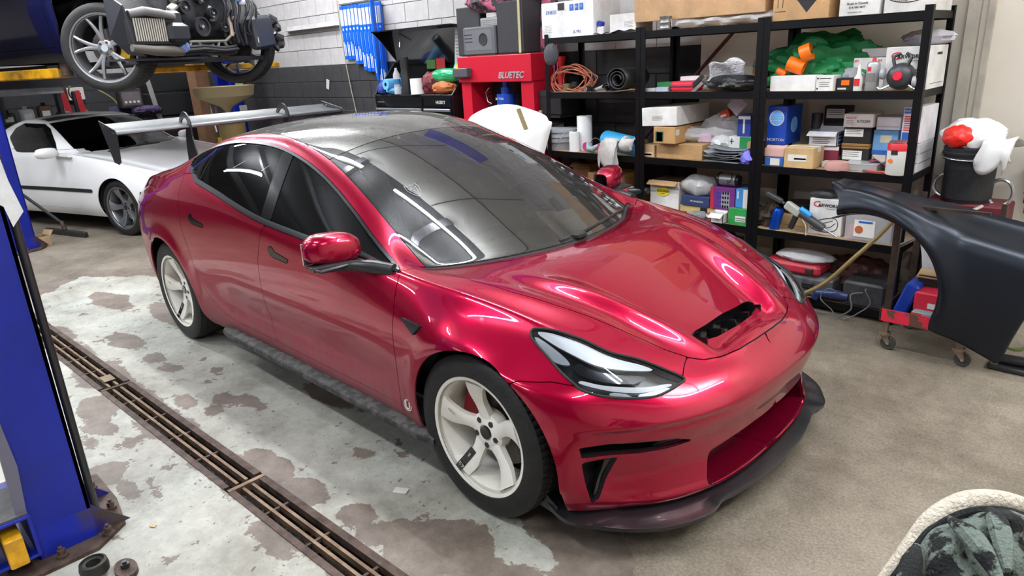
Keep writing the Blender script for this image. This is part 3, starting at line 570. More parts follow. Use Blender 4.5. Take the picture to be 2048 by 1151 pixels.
for sd,_ in both:
    sh.panel('front_wing',g(fend,-fv),RED,car,sd)
    a=sh.panel('front_door',g(fdoor,-handle[0]-.001),RED,car,sd)
    sh.panel('door_handle',handle[0],BLK,a,sd,lift=.001,gap=.0005)
    a=sh.panel('rear_door',g(rdoor,-handle[1]-.001),RED,car,sd)
    sh.panel('door_handle',handle[1],BLK,a,sd,lift=.001,gap=.0005)
    sh.panel('wing_vent',fv,SAT,car,sd,lift=.010,thick=.02,gap=0)
    tb=np.where(sh.v<.5,.030,.016)
    trim=g(dlo,-(dlo-tb)); sh.panel('window_trim',trim,M('dark_trim','26272B',.28,.3,coat=.4),car,sd,lift=.004,thick=.012,gap=.001)
    bp_=g(dlo-tb,sh.x+1.555+.25*(sh.z-.95),-(sh.x+1.455+.25*(sh.z-.95))); sh.panel('door_pillar',bp_,BLK,car,sd,lift=0,gap=.001)
    gi=dlo-tb
    sh.panel('front_window',g(gi,sh.x+1.455+.25*(sh.z-.95),-U(.575)),m_side,car,sd,lift=-.003,thick=0)
    sh.panel('mirror_base',g(gi,U(.575)),SAT,car,sd,lift=0)
    sh.panel('rear_window',g(gi,-(sh.x+1.555+.25*(sh.z-.95)),sh.x+2.33),m_side,car,sd,lift=-.003,thick=0)
    sh.panel('quarter_window',g(gi,-(sh.x+2.35)),m_side,car,sd,lift=-.003,thick=0)
    sh.panel('window_bar',g(gi,-(sh.x+2.33),sh.x+2.35),BLK,car,sd,gap=0)
    sh.panel('tail_lamp',tail,M('tail_red',(.25,.01,.02),.1,coat=1),car,sd)
    hl=sh.panel('headlight',head,m_lens,car,sd,lift=-.002,thick=0,gap=.004)
    hh=M('lamp_housing_black','15181D',.25); sh.panel('housing',head,hh,hl,sd,shift=(-.045,-.03,-.03),gap=.003)
    MB().tube(head_line*[1,sd,1]+np.array((0,sd*.0005,.0005)),.0045,6,closed=True).build('lamp_seal',MATT,hl,True)
    refl=M('lamp_reflector','D4D8DE',.25,.4); lite=M('lamp_strip','F6F8FB',.3,.0)
    for nm,pl,mt,dz in (('reflector',[(.797,.430),(.812,.476),(.830,.488),(.846,.476),(.862,.467),(.880,.462),(.893,.440),(.872,.418),(.850,.408),(.832,.412),(.812,.414)],lite,.012),  # reflector whitened, its colour also holds the bright reflection on the lens
        ('reflector',[(.797,.412),(.808,.408),(.824,.394),(.832,.378),(.820,.370),(.801,.395)],refl,.016),
        ('light_bar',[(.846,.333),(.862,.328),(.880,.330),(.898,.340),(.912,.362),(.918,.377),(.912,.380),(.898,.362),(.880,.350),(.862,.342),(.848,.342)],lite,.014),
        ('light_bar',[(.896,.322),(.908,.334),(.919,.360),(.914,.364),(.902,.344),(.893,.330)],refl,.016),
        ('projector',[(.872,.312),(.884,.310),(.890,.318),(.884,.326),(.873,.323)],refl,.012),
        ('projector',[(.836,.40),(.850,.40),(.868,.41),(.886,.418),(.893,.405),(.885,.375),(.865,.362),(.845,.365),(.836,.38)],M('lens_dark','23262C',.08,.5,coat=1),.03)):
        r=g(sh.uvpoly(pl,4),head-.008); sh.panel(nm,r,mt,hl,sd,lift=-dz,thick=.008,gap=0)
    sh.panel('side_intake',slot1,SAT,car,sd,shift=(-.05,-.03,-.004),gap=0)
    sh.panel('side_intake',slot2,SAT,car,sd,shift=(-.07,-.02,0),gap=0)
    fin=g(slot2,sh.uvpoly([(.884,.12),(.893,.118),(.886,.087),(.874,.037),(.869,.027),(.870,.04),(.880,.085)])); sh.panel('intake_fin',fin,BLK,car,sd,lift=-.015,thick=.03)
    fin=g(slot1,sh.uvpoly([(.925,.150),(.936,.152),(.949,.132),(.931,.127),(.916,.131)])); sh.panel('intake_fin',fin,BLK,car,sd,lift=-.012,thick=.02)
    # wheel housing and under body
    for cx in (.02,-2.862):
        q=MB().lathe([(.375,sd*.55),(.375,sd*.845)],40,'Y',(cx,0,.33),arc=(-.1,PI+.1)); q.lathe([(.0,sd*.55),(.375,sd*.55)],40,'Y',(cx,0,.33),arc=(-.1,PI+.1)); q.build('wheel_housing',MATT,car,True)
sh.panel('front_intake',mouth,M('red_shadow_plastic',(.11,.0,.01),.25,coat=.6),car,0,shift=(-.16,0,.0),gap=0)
sh.panel('vent_box',vent,BLK,car,0,shift=(-.02,0,-.055),gap=0)
for y in (-.22,-.11,0,.11,.22): MB().prism([(.498,.60),(.566,.60),(.562,.655),(.502,.640)],(0,.005,0),(0,y,0)).build('vent_fin',BLK,car)
sh.panel('windscreen',scr,m_ws,car,0,lift=-.001,thick=0,gap=.004)
sh.panel('roof_glass',roofg,m_roof,car,0,lift=-.001,thick=.004,gap=.003)
sh.panel('rear_screen',rearg,m_roof,car,0,thick=.004,gap=.003)
sh.panel('cowl_cover',cowl,MATT,car,0,lift=-.004)
0 and sh.panel('screen_seal',g(np.maximum.reduce([scr,roofg,rearg]),.006-np.maximum.reduce([scr,g(top,-U(.612),U(.118))])),MATT,car,0,lift=-.003,gap=0)
sh.panel('screen_border',g(scr,.045-g(top*.6,-U(.612),9+0*top)),glass('screen_border_glass',(.01,.01,.01),2.2,.10),car,0,lift=-.004,thick=0,gap=.0)
under=g(-dlo-.012,-np.maximum.reduce([scr,roofg,rearg])-.012,-arF-.02,-arR-.02,-mouth,-slot1,-slot2,-vent,-head)
sh.panel('inner_shell',under,MATT,car,0,lift=-.016,thick=0,gap=0)
MB().box(-3.5,.44,-.66,.66,.19,.21).build('floor_pan',MATT,car)
MB().box(-.42,-.40,-.70,.70,.2,.84).build('firewall',MATT,car)
# ---------------------------------------------------------------- wheels
TYRE=M('tyre_rubber','101011',.62,n=.4,nscale=12,col2='1E1D1C',bump=.3,bscale=120)
WHT=M('rim_white','F4F2EC',.35,n=.3,nscale=5,col2='DED9CB',coat=.3)
def tyre(mb,R,w,rr,nb=72,c=(0,0,0)):
    """tyre around the Y axis, centred at c, half width w, with grooved blocks"""
    prof=[(rr,-w*.86),(rr+.008,-w*.97),((R+rr)/2-.01,-w*1.02),(R-.035,-w*1.0),(R-.014,-w*.93),(R-.006,-w*.86)]
    tread=[(-w*.86,0),(-w*.80,0),(-w*.52,0),(-w*.50,1),(-w*.44,1),(-w*.42,0),(-w*.10,0),(-w*.08,1),(w*.08,1),(w*.10,0),(w*.42,0),(w*.44,1),(w*.50,1),(w*.52,0),(w*.80,0),(w*.86,0)]
    n=nb*3;V=[];th=np.arange(n)*2*PI/n;rows=[]
    for r,h in prof:rows.append((np.full(n,r),h))
    for k,(h,gv) in enumerate(tread):
        r=np.full(n,R-(.008 if gv else 0)-.012*(abs(h)/w)**4)
        if not gv: r=np.where((np.arange(n)+ (k//3))%3==0,r-.006,r)
        rows.append((r,h))
    for r,h in prof[::-1]:rows.append((np.full(n,r),-h))
    for r,h in rows: V+=[(c[0]+r[i]*math.cos(th[i]),c[1]+h,c[2]+r[i]*math.sin(th[i])) for i in range(n)]
    F=[(i*n+j,(i+1)*n+j,(i+1)*n+(j+1)%n,i*n+(j+1)%n) for i in range(len(rows)-1) for j in range(n)]
    return mb.add(V,F)
def spoke_loft(mb,secs):
    """secs: list of 4-corner rings"""
    n=len(secs);V=[p for s_ in secs for p in s_];m=len(secs[0]);F=[(i*m+j,i*m+(j+1)%m,(i+1)*m+(j+1)%m,(i+1)*m+j) for i in range(n-1) for j in range(m)]
    F+=[tuple(range(m-1,-1,-1)),tuple(range((n-1)*m,n*m))];mb.add(V,F)
def make_wheel(parent,c,side,R,rr,w,nsp,style,rim_m,steer=0,phase=0.,caliper=None,off=None,rotor=True):
    """side -1: face towards -Y. built around its own centre"""
    root=bpy.data.objects.new('wheel',None);COL.objects.link(root);root.parent=parent;root.location=c;root.rotation_euler=(0,0,steer);root.empty_display_size=.1
    s=side
    t=MB();tyre(t,R,w,rr-.004);t.build('tyre',TYRE,root,True,sharp=30)
    f=s*w*.92
    b=MB().lathe([(rr-.012,f-s*.0),(rr+.001,f+s*.004),(rr+.004,f-s*.006),(rr-.004,f-s*.014),(rr-.020,f-s*.016),(rr-.026,f-s*.03),(rr-.030,f-s*w*1.2),(rr-.012,-f*.9),(rr-.006,-f)],72,'Y')
    b.build('rim',rim_m,root,True,sharp=35)
    if style=='curved':
        hub=MB().lathe([(.0,f-s*.050),(.030,f-s*.050),(.032,f-s*.044),(.062,f-s*.046),(.078,f-s*.055),(.080,f-s*.10),(0,f-s*.10)],40,'Y');hub.build('hub',rim_m,root,True)
        for k in range(5):
            a0=phase+k*2*PI/5;secs=[]
            for t_ in np.linspace(0,1,11):
                r=.055+(rr-.026-.055)*t_;wd=.031-.006*math.sin(PI*min(1,t_*1.5))+.020*t_**3;tw=a0+.13*math.sin(PI*t_);y=f-s*(.046-.040*t_**1.5);th_=.032-.010*t_
                ca,sa=math.cos(tw),math.sin(tw);px,pz=-sa,ca
                secs.append([(r*ca+px*wd,y-s*.004,r*sa+pz*wd),(r*ca+px*wd*.55,y,r*sa+pz*wd*.55),(r*ca-px*wd*.55,y,r*sa-pz*wd*.55),(r*ca-px*wd,y-s*.004,r*sa-pz*wd),(r*ca-px*wd*.9,y-s*th_,r*sa-pz*wd*.9),(r*ca+px*wd*.9,y-s*th_,r*sa+pz*wd*.9)])
            m=MB();spoke_loft(m,secs);m.build('spoke',rim_m,root,True,sharp=50)
        MB().cyl((0,f-s*.052,0),(0,f-s*.040,0),.026,n=28).build('centre_cap',BLK,root,True)
        for k in range(5):
            a=phase+PI/5+k*2*PI/5;x,z=.053*math.cos(a),.053*math.sin(a)
            MB().cyl((x,f-s*.058,z),(x,f-s*.043,z),.0125,n=6).build('lug_nut',SAT,root)
    else:
        hub=MB().lathe([(.0,f-s*.018),(.05,f-s*.020),(.07,f-s*.028),(.072,f-s*.07),(0,f-s*.07)],40,'Y');hub.build('hub',rim_m,root,True)
        for k in range(nsp):
            a0=phase+k*2*PI/nsp
            for d in ((-.12,.12) if style=='y' else (0,)):
                secs=[]
                for t_ in np.linspace(0,1,7):
                    r=.06+(rr-.026-.06)*t_;a=a0+(d*(.35+1.75*t_) if style=='y' else 0);wd=(.018-.007*t_) if style=='y' else (.034-.012*t_);y=f-s*(.022-.016*t_)
                    ca,sa=math.cos(a),math.sin(a);px,pz=-sa,ca
                    secs.append([(r*ca+px*wd,y-s*.006,r*sa+pz*wd),(r*ca,y,r*sa),(r*ca-px*wd,y-s*.006,r*sa-pz*wd),(r*ca-px*wd,y-s*.028,r*sa-pz*wd),(r*ca+px*wd,y-s*.028,r*sa+pz*wd)])
                m=MB();spoke_loft(m,secs);m.build('spoke',rim_m,root,True,sharp=50)
        MB().cyl((0,f-s*.03,0),(0,f-s*.012,0),.030,n=28).build('centre_cap',CHR,root,True)
        for k in range(5):
            a=phase+PI/nsp+k*2*PI/5;x,z=.050*math.cos(a),.050*math.sin(a)
            MB().cyl((x,f-s*.03,z),(x,f-s*.016,z),.011,n=6).build('lug_nut',SAT,root)
    if rotor:
        MB().lathe([(.06,f-s*.13),(.165,f-s*.13),(.165,f-s*.155),(.06,f-s*.155)],48,'Y').lathe([(0,f-s*.10),(.07,f-s*.10),(.07,f-s*.14)],32,'Y').build('brake_disc',M('disc_steel','6E6A66',.4,.8,n=.4,nscale=15,col2='4A403A'),root,True)
    if caliper:
        q=MB().lathe([(.10,f-s*.095),(.178,f-s*.095),(.180,f-s*.12),(.180,f-s*.175),(.10,f-s*.175)],14,'Y',arc=(caliper[1]-.42,caliper[1]+.42));q.build('brake_caliper',caliper[0],root,True,sharp=30)
    return root
RC=M('caliper_red',(.35,.01,.02),.35,coat=.3); YC=M('caliper_yellow',(.75,.42,.0),.4)
for cx,sd,ph in ((0,-1,1.60),(-2.875,-1,1.75),(0,1,1.2),(-2.875,1,1.2)):
    w_=make_wheel(car,(cx,sd*.795,.332),sd,.330,.240,.108,5,'curved',WHT,0,ph,(RC,2.6))
    if sd<0:
        # black sticker with the spoke numeral
        a=ph+2*2*PI/5; f=-.108*.92
        t=MB();
        for k in range(5):
            r0,r1=.115+.022*k,.115+.022*(k+1);ca,sa=math.cos(a),math.sin(a);px,pz=-sa,ca
            def yy(r): t_=(r-.055)/(.240-.081); return f+.046-.040*t_**1.5-.0018
            t.add([(r*ca+px*u_,yy(r),r*sa+pz*u_) for r,u_ in ((r0,-.018),(r0,.015),(r1,.015),(r1,-.018))],[(0,1,2,3)])
        stk=t.build('sticker',BLK,w_)
        for s_,r,sz in (('57',.205,.030),('Motor',.150,.013)):
            t_=(r-.055)/(.159)
            text(s_,sz,'lettering',M('print_white','D8D6D0',.5),w_,(r*math.cos(a),f+.046-.040*t_**1.5-.004,r*math.sin(a)),(PI/2,-(a+PI) if False else 0,0),.0003).rotation_euler=(Matrix.Rotation(-a if s_=='Motor' else -a-PI/2,3,'Y')@Matrix.Rotation(PI/2,3,'X')).to_euler()
        a=ph+1*2*PI/5;r=.175;t_=(r-.055)/.159
        text('EXPOLO',.016,'lettering',M('print_grey','77756F',.5),w_,(r*math.cos(a),f+.046-.040*t_**1.5-.003,r*math.sin(a)),(0,0,0),.0003).rotation_euler=(Matrix.Rotation(-a+PI,3,'Y')@Matrix.Rotation(PI/2,3,'X')).to_euler()
# ---------------------------------------------------------------- splitter, skirts, mirrors, wing, wipers
def carbon():
    m=M('carbon_fibre','16171A',.3,0,coat=.35);nt=m.node_tree;b=nt.nodes['Principled BSDF'];tc=nt.nodes.new('ShaderNodeTexCoord');w=nt.nodes.new('ShaderNodeTexWave')
    w.inputs['Scale'].default_value=60;w.bands_direction='Y';nt.links.new(tc.outputs['Object'],w.inputs['Vector']);r=nt.nodes.new('ShaderNodeValToRGB');r.color_ramp.elements[0].color=(.003,.003,.004,1);r.color_ramp.elements[1].color=(.016,.016,.02,1)
    nt.links.new(w.outputs['Fac'],r.inputs['Fac']);nt.links.new(r.outputs['Color'],b.inputs['Base Color']);return m
CF=carbon()
outer=spline([(.24,.815),(.30,.845),(.38,.856),(.45,.835),(.56,.772),(.655,.69),(.715,.60),(.755,.515),(.757,.455),(.748,.40),(.766,.31),(.790,.17),(.797,0)],6)
full=np.concatenate([outer*[1,-1],outer[::-1][1:]]);n=len(full)
inn=[]
for x,y in full: k=.80 if abs(y)<.5 else .86; inn.append((x-.10 if abs(y)<.6 else max(.20,x-.10),y*.90))
V=[];F=[]
lift_=lambda x,y: .132+.045*max(0,(.40-x)/.16)**1.5 + .012*max(0,1-abs(abs(y)-.47)/.12)
for i,(x,y) in enumerate(full):
    z=lift_(x,y);a=inn[i];V+=[(x,y,z-.014),(x+.002,y,z+.002),(x-.004,y*.995,z+.004),(a[0],a[1],.150 if abs(y)<.75 else .16),(a[0],a[1],.128)]
for i in range(n-1):
    for j in range(5): F.append((i*5+j,i*5+(j+1)%5,(i+1)*5+(j+1)%5,(i+1)*5+j))
F+=[(4,3,2,1,0),tuple((n-1)*5+j for j in range(5))]
sp=MB().add(V,F).build('front_splitter',CF,car,True,sharp=45)
for s_ in (-1,1):
    q=MB().prism([(.205,.135),(.34,.118),(.345,.150),(.29,.185),(.255,.232),(.205,.238)],(0,s_*.012,0),(0,s_*.832,0));q.build('splitter_fin',CF,sp,bev=.003)
    # side skirt
    P=[]
    for x in np.linspace(-2.20,-.25,24):
        e=min(1,(x+2.22)/.08,(-.23-x)/.08)**.5
        P.append([(x,s_*(.84),.205),(x,s_*(.88+.025*e),.201),(x,s_*(.895+.030*e),.209),(x,s_*(.895+.032*e),.228),(x,s_*(.88+.035*e),.240),(x,s_*.85,.244)])
    MB().grid(P).build('side_skirt',M('dirty_plastic','4A4744',.65,n=.8,nscale=22,col2='252423',bump=.2,bscale=30),car,True,sharp=60)
    # mirror
    q=MB();prof=[]
    mir=car
    for t_ in np.linspace(0,1,13):
        y=.835+.24*t_;h=.063*(1-abs(2*t_-1.02)**3.2)**.5+.004;d=.075*(1-abs(2*t_-1)**3.0)**.5+.004;ring=[]
        for a in np.linspace(0,2*PI,18,endpoint=False):
            ca,sa=math.cos(a),math.sin(a);ex=abs(ca)**.6*np.sign(ca);ez=abs(sa)**.6*np.sign(sa)
            z=.945+.012*t_+ez*h*(1.2 if sa>0 else .70);ring.append((-.745-.04*t_+ex*d*(1 if ca>0 else .55),s_*y,z))
        prof.append(ring)
    V=[p for r in prof for p in r];m_=18;F=[(i*m_+j,i*m_+(j+1)%m_,(i+1)*m_+(j+1)%m_,(i+1)*m_+j) for i in range(12) for j in range(m_)]+[tuple(range(m_)),tuple(range(12*m_,13*m_))]
    mo=MB().add(V,F).build('mirror_housing',RED,car,True,sharp=60)
    q=MB()
    q.tube([(-.725,s_*1.07,.905),(-.71,s_*1.00,.900),(-.69,s_*.94,.897),(-.66,s_*.90,.894),(-.59,s_*.865,.89),(-.50,s_*.835,.885)],[.012,.02,.022,.024,.028,.026],10)
    q.box(-.79,-.665,min(s_*.86,s_*1.07),max(s_*.86,s_*1.07),.896,.910,ch=.005)
    q.build('mirror_arm',SAT,mo,True,sharp=50)
    MB().box(-.80,-.792,min(s_*.86,s_*1.07),max(s_*.86,s_*1.07),.91,1.0).build('mirror_glass',CHR,mo)
# swan neck wing
WG=M('wing_black','1C1E22',.42,.0,n=.5,nscale=6,col2='303338')
wing=bpy.data.objects.new('rear_wing',None);COL.objects.link(wing);wing.parent=car;wing.location=(-3.6,0,0)
prof=[(.14,.000),(.135,.012),(.10,.022),(.02,.024),(-.08,.034),(-.145,.060),(-.150,.056),(-.10,.020),(0,.004),(.10,-.006),(.135,-.006)]
q=MB();Ys=np.linspace(-.875,.875,30);V=[(x,y,1.315+z) for y in Ys for x,z in prof];m_=len(prof)
q.add(V,[(i*m_+j,(i+1)*m_+j,(i+1)*m_+(j+1)%m_,i*m_+(j+1)%m_) for i in range(29) for j in range(m_)]);q.build('wing_blade',WG,wing,True,sharp=60)
for s_ in (-1,1):
    q=MB().prism([(-.17,1.40),(.14,1.345),(.16,1.32),(.12,1.13),(.07,1.11),(-.02,1.12)],(0,.006,0),(0,s_*.88,0));e_=q.build('end_plate',SAT,wing,bev=.002)
    for x,z in ((.10,1.325),(-.08,1.365)): MB().cyl((x,s_*.875-.006,z),(x,s_*.875+.016,z),.007,n=10).build('bolt',CHR,e_)
    poly=spline([(.22,.98),(.0,.98),(.0,1.10),(.015,1.20),(.05,1.29),(.10,1.345),(.08,1.375),(.02,1.37),(-.02,1.345),(-.05,1.342),(-.03,1.375),(.03,1.42),(.10,1.41),(.15,1.35),(.14,1.25),(.18,1.12)],3,True)
    MB().prism([tuple(p) for p in poly],(0,.010,0),(0,s_*.385,0)).build('swan_neck',SAT,wing)
MB().tube([(-.435,-.60,.872),(-.325,-.38,.886),(-.245,-.10,.892)],.006,6).box(-.26,-.22,-.12,-.06,.872,.893).build('wiper',MATT,car)
MB().tube([(-.215,.0,.898),(-.285,.30,.897),(-.40,.60,.876)],.008,6).box(-.235,-.19,-.04,.03,.880,.905,ch=.006).build('wiper',MATT,car)
# badge behind the front wheel
text('U',.05,'badge',M('badge_white','D9D4CF',.5),car,(-.402,-.9105,.335),(PI/2,0,0),.001,bold=.001)
q=MB().lathe([(.026,-.9095),(.026,-.9105),(.022,-.9105),(.022,-.9095)],24,'Y',(-.402,0,.338));q.build('badge_ring',M('badge_white','D9D4CF',.5),car)
# crest stickers inside the screen
# ---------------------------------------------------------------- cabin
CAB=M('cabin_black','141416',.6);SEAT=M('seat_black','1C1C1F',.5)
def seat(x,y):
    q=MB();q.box(x-.24,x+.26,y-.24,y+.24,.38,.52,ch=.04);q.build('seat_cushion',SEAT,car,bev=.02)
    q=MB();q.box(x-.34,x-.20,y-.24,y+.24,.50,1.02,ch=.04,R=rotmat(0,-.3,0));b=q.build('seat_back',SEAT,car,bev=.02)
    q=MB();q.box(x-.43,x-.34,y-.13,y+.13,1.03,1.19,ch=.03,R=rotmat(0,-.3,0));q.build('head_rest',SEAT,b,bev=.02)
seat(-1.25,-.38);seat(-1.25,.38)
MB().box(-2.55,-2.05,-.64,.64,.40,.56,ch=.04).box(-2.62,-2.48,-.64,.64,.5,1.0,ch=.04,R=rotmat(0,-.35,0)).build('rear_bench',SEAT,car)
P=[[(x,y,z) for x,z in ((-.34,.835),(-.50,.845),(-.62,.835),(-.72,.80),(-.73,.70),(-.72,.55))] for y in np.linspace(-.72,.72,12)]
MB().grid(P).build('dashboard',CAB,car,True)
MB().box(-.79,-.765,-.19,.19,.80,1.02,R=rotmat(0,-.15,0)).build('centre_screen',BLK,car,bev=.004)
t=np.linspace(0,2*PI,40,endpoint=False);cw=np.array([-.86,.38,.86]);ax_=np.array([-.35,0,.94]);ay_=np.array([0,1,0])
q=MB().tube([cw+.178*(math.cos(a)*ax_+math.sin(a)*ay_) for a in t],.015,8,closed=True)
for a in (PI/2,-PI/2,PI): q.cyl(cw,cw+.17*(math.cos(a)*ax_+math.sin(a)*ay_),.016,n=8)
q.box(-.90,-.82,.32,.44,.83,.89,ch=.02);q.build('steering_wheel',M('wheel_grey','2A2A2D',.4),car,True)
# stickers on the inside of the screen
ST=M('sticker_grey','A9ADB2',.5)
def on_glass(u,v,sd=-1,lift=.003):
    i=int(round(u*(sh.nu-1)));j=int(round(v*(sh.nv-1)));k=i*sh.nv+j;return sh.P[k]*[1,sd,1]+sh.N[k]*[1,sd,1]*lift,sh.N[k]*[1,sd,1]
def glass_mark(pts,u,v,sd,size,name='screen_sticker',r=.0012):
    o,n=on_glass(u,v,sd);o2,_=on_glass(u+.03,v,sd);a=o2-o;a/=np.linalg.norm(a);b=np.cross(n,a);b/=np.linalg.norm(b)
    q=MB();
    for P_ in pts: q.tube([o+b*x*size+a*-y*size for x,y in P_],r,4)
    return q.build(name,ST,car)
crest=[[(-.5,.8),(-.55,.1),(-.35,-.5),(0,-1),(.35,-.5),(.55,.1),(.5,.8),(.25,.55),(0,.75),(-.25,.55),(-.5,.8)],[(-.35,.4),(-.3,0),(0,-.6),(.3,0),(.35,.4)],[(-.15,.2),(0,-.2),(.15,.2),(0,.3),(-.15,.2)]]
glass_mark(crest,.46,.86,-1,.055)
r_=np.random.default_rng(3)
for k in range(16):
    u=.445+.13*r_.random();v=.765+.07*r_.random();a=np.linspace(0,4.5+r_.random(),9);glass_mark([[(.8*math.cos(t+k)*(1-.1*t),.8*math.sin(t+k)) for t in a],[(-.5,-.5),(0,.2),(.6,.5*(-1)**k)]],u,v,1,.016)
# ---------------------------------------------------------------- storage racks
RK=M('rack_black','060607',.4,0,n=.15,nscale=30,col2='0D0D0F',spec=.2); BOARD=M('particle_board','C4AA88',.75,n=.5,nscale=40,col2='A58A69'); BOARDE=M('board_edge','6E604D',.8)
LV={5:1.80,4:1.385,3:.915,2:.49,1:.072}; PX=(-2.16,-1.245,-.332,.600)
racks=[]
for k,(lab) in enumerate(('black steel rack left of the three, with paper rolls and rags','middle black steel rack, crammed with brown and white cartons','right black steel rack nearest the black car wing')):
    xa,xb=PX[k]+.002,PX[k+1]-.002; t=thing('storage_rack',lab,'rack',((xa+xb)/2,2.23,0),0,'black steel racks along the wall');W=(xb-xa)/2;t_z=1.80 if k<2 else 1.80
    for sx in (-1,1):
        for y in (-.23,.23):
            q=MB();x=sx*(W-.02);yy=y+(.0);sy=1 if y<0 else -1
            q.box(x-.020,x+.020,yy-.002,yy+.002,0,1.83).box(x+sx*.018,x+sx*.022,min(yy,yy+sy*.035),max(yy,yy+sy*.035),0,1.83);q.build('post',RK,t)
    for L_ in (1,2,3,4,5):
        z=LV[L_]
        sf=MB().box(-W+.004,W-.004,-.215,.215,z-.016,z-.001).build('shelf_board',[BOARD],t)
        for y in (-.226,.218): MB().box(-W+.003,W-.003,y-.003,y+.010,z-.045,z+.002).build('beam',RK,sf)
        for x in (-W+.006,W-.006): MB().box(x-.004,x+.004,-.22,.22,z-.040,z+.001).build('side_beam',RK,sf)
    racks.append(t)
PRN=M('print_black','1A1A1C',.6);PRB=M('print_blue','1F5FAE',.5);PRR=M('print_red','C4202A',.5);PRG=M('print_grey','7A7A80',.6);PRW=M('print_white','D8D6D0',.5);TAPE=M('parcel_tape','B5813F',.3)
def cm(col): return M('card_'+col,col,.7 if col not in('1748B5','0E7A42','7A3A86') else .35,n=.25,nscale=6)
def carton(x0,x1,y,z,h,d,col,label,cat='box',lab=(),txt=(),side=(),open_=False,rz=0,tape=True,group=None,ry=0,rx=0):
    W=(x1-x0)/2;t=thing('carton',label,cat,((x0+x1)/2,y+d/2,z),rz,group);t.rotation_euler=(rx,ry,rz)
    mt=cm(col)
    if open_:
        q=MB();w=.004
        q.box(-W,W,-d/2,-d/2+w,0,h).box(-W,W,d/2-w,d/2,0,h).box(-W,-W+w,-d/2,d/2,0,h).box(W-w,W,-d/2,d/2,0,h).box(-W,W,-d/2,d/2,0,w);q.build('carton_body',mt,t)
        MB().box(-W,W,-d/2-h*.0-.05,-d/2,h-.002,h+.002,R=rotmat(.5,0,0),c=(0,-d/2,h)).build('flap',mt,t);MB().box(-W,W,d/2,d/2+.06,h-.002,h+.002,R=rotmat(.9,0,0),c=(0,d/2,h)).build('flap',mt,t)
    else:
        MB().box(-W,W,-d/2,d/2,0,h,ch=min(.003,h/8)).build('carton_body',mt,t)
        if tape and h>.05: MB().box(-W-.0006,W+.0006,-.022,.022,h-.03,h+.0008).build('tape',TAPE if col[0] in 'ABC9' and col[1]!='F' else PRW,t)
    for (u0,v0,u1,v1,c_) in lab: MB().box(-W+2*W*u0,-W+2*W*u1,-d/2-.0012,-d/2,h*v0,h*v1).build('printed_label',c_ if not isinstance(c_,str) else cm(c_),t)
    for (v0,v1,w0,w1,c_) in side: MB().box(W,W+.0012,-d/2+d*v0,-d/2+d*v1,h*w0,h*w1).build('printed_label',c_ if not isinstance(c_,str) else cm(c_),t)
    for (s,u,v,sz,c_) in txt: text(s,sz,'lettering',c_,t,(-W+2*W*u,-d/2-.0022,h*v),ext=.0004)
    return t
def lines(u0,u1,v,n,dv,c=PRN,hh=.012): return [(u0,v-k*dv-hh,u1-(.1 if k%2 else 0)*(u1-u0),v-k*dv,c) for k in range(n)]
c=carton
# top shelf
b=c(-2.208,-1.690,2.03,1.80,.262,.34,'F2F2F2','large white carton with blue handling symbols on top of the left rack',lab=[(.33,.76,.46,.96,PRN),(.56,.72,.64,.9,PRB),(.66,.72,.73,.9,PRB),(.75,.72,.82,.9,PRB)]+lines(.06,.2,.36,5,.045,PRG,.008),txt=[('ENKEI',.20,.72,.040,PRB),('JL.VIU',.70,.14,.030,PRB)],tape=False)
for k,x in enumerate((.60,.695,.785)): text('↑'if 0 else ('T','H','Y')[k],.028,'symbol',PRW,b,(-.259+.518*x,-.1735,.213),ext=.0004)
c(-1.575,-1.340,2.08,1.80,.135,.22,'E2DFDA','flat off-white carton lying on top shelf left of the steel tin',lab=lines(.55,.9,.6,5,.07,PRG,.02),tape=False)
t=c(-1.34,-.36,2.06,1.872,.30,.30,'C9A177','very long brown carton raised on bubble wrap on the top shelf',tape=True,rx=.05)
b=c(-.292,.045,2.02,1.80,.38,.38,'C49B6C','brown carton with two arrows and a diamond mark on top shelf',lab=[(.085,.20,.095,.5,PRN),(.175,.20,.185,.5,PRN),(.04,.14,.24,.15,PRN)],side=[(.1,.4,.3,.9,PRW)])
for u in (.09,.18): MB().prism([(-.012,0),(.012,0),(0,.022)],(0,-.001,0),(-.1685+.337*u,-.1912,.19)).build('symbol',PRN,b)
MB().prism([(0,-.09),(.075,0),(0,.09),(-.075,0)],(0,-.001,0),(.04,-.1902,.13)).build('symbol',PRN,b);MB().prism([(-.055,-.02),(.055,-.02),(.068,0),(.055,.02),(-.055,.02),(-.068,0)],(0,-.001,0),(.04,-.1918,.135)).build('symbol',cm('C49B6C'),b)
text('x X',.035,'lettering',PRG,b,(-.04,-.192,.19))
c(.105,.323,2.02,1.80,.30,.38,'E4E2DF','white carton with barcode and small print on the top shelf',lab=[(.15,.42,.72,.62,PRN),(.17,.45,.70,.70,PRW)]+[(.18+.028*k,.46,.18+.028*k+.012,.66,PRN) for k in range(18)],txt=[('Made in Canada',.45,.22,.018,PRN),('514-789-9877',.45,.15,.016,PRN),('www.parts.com',.4,.07,.012,PRG)],tape=False)
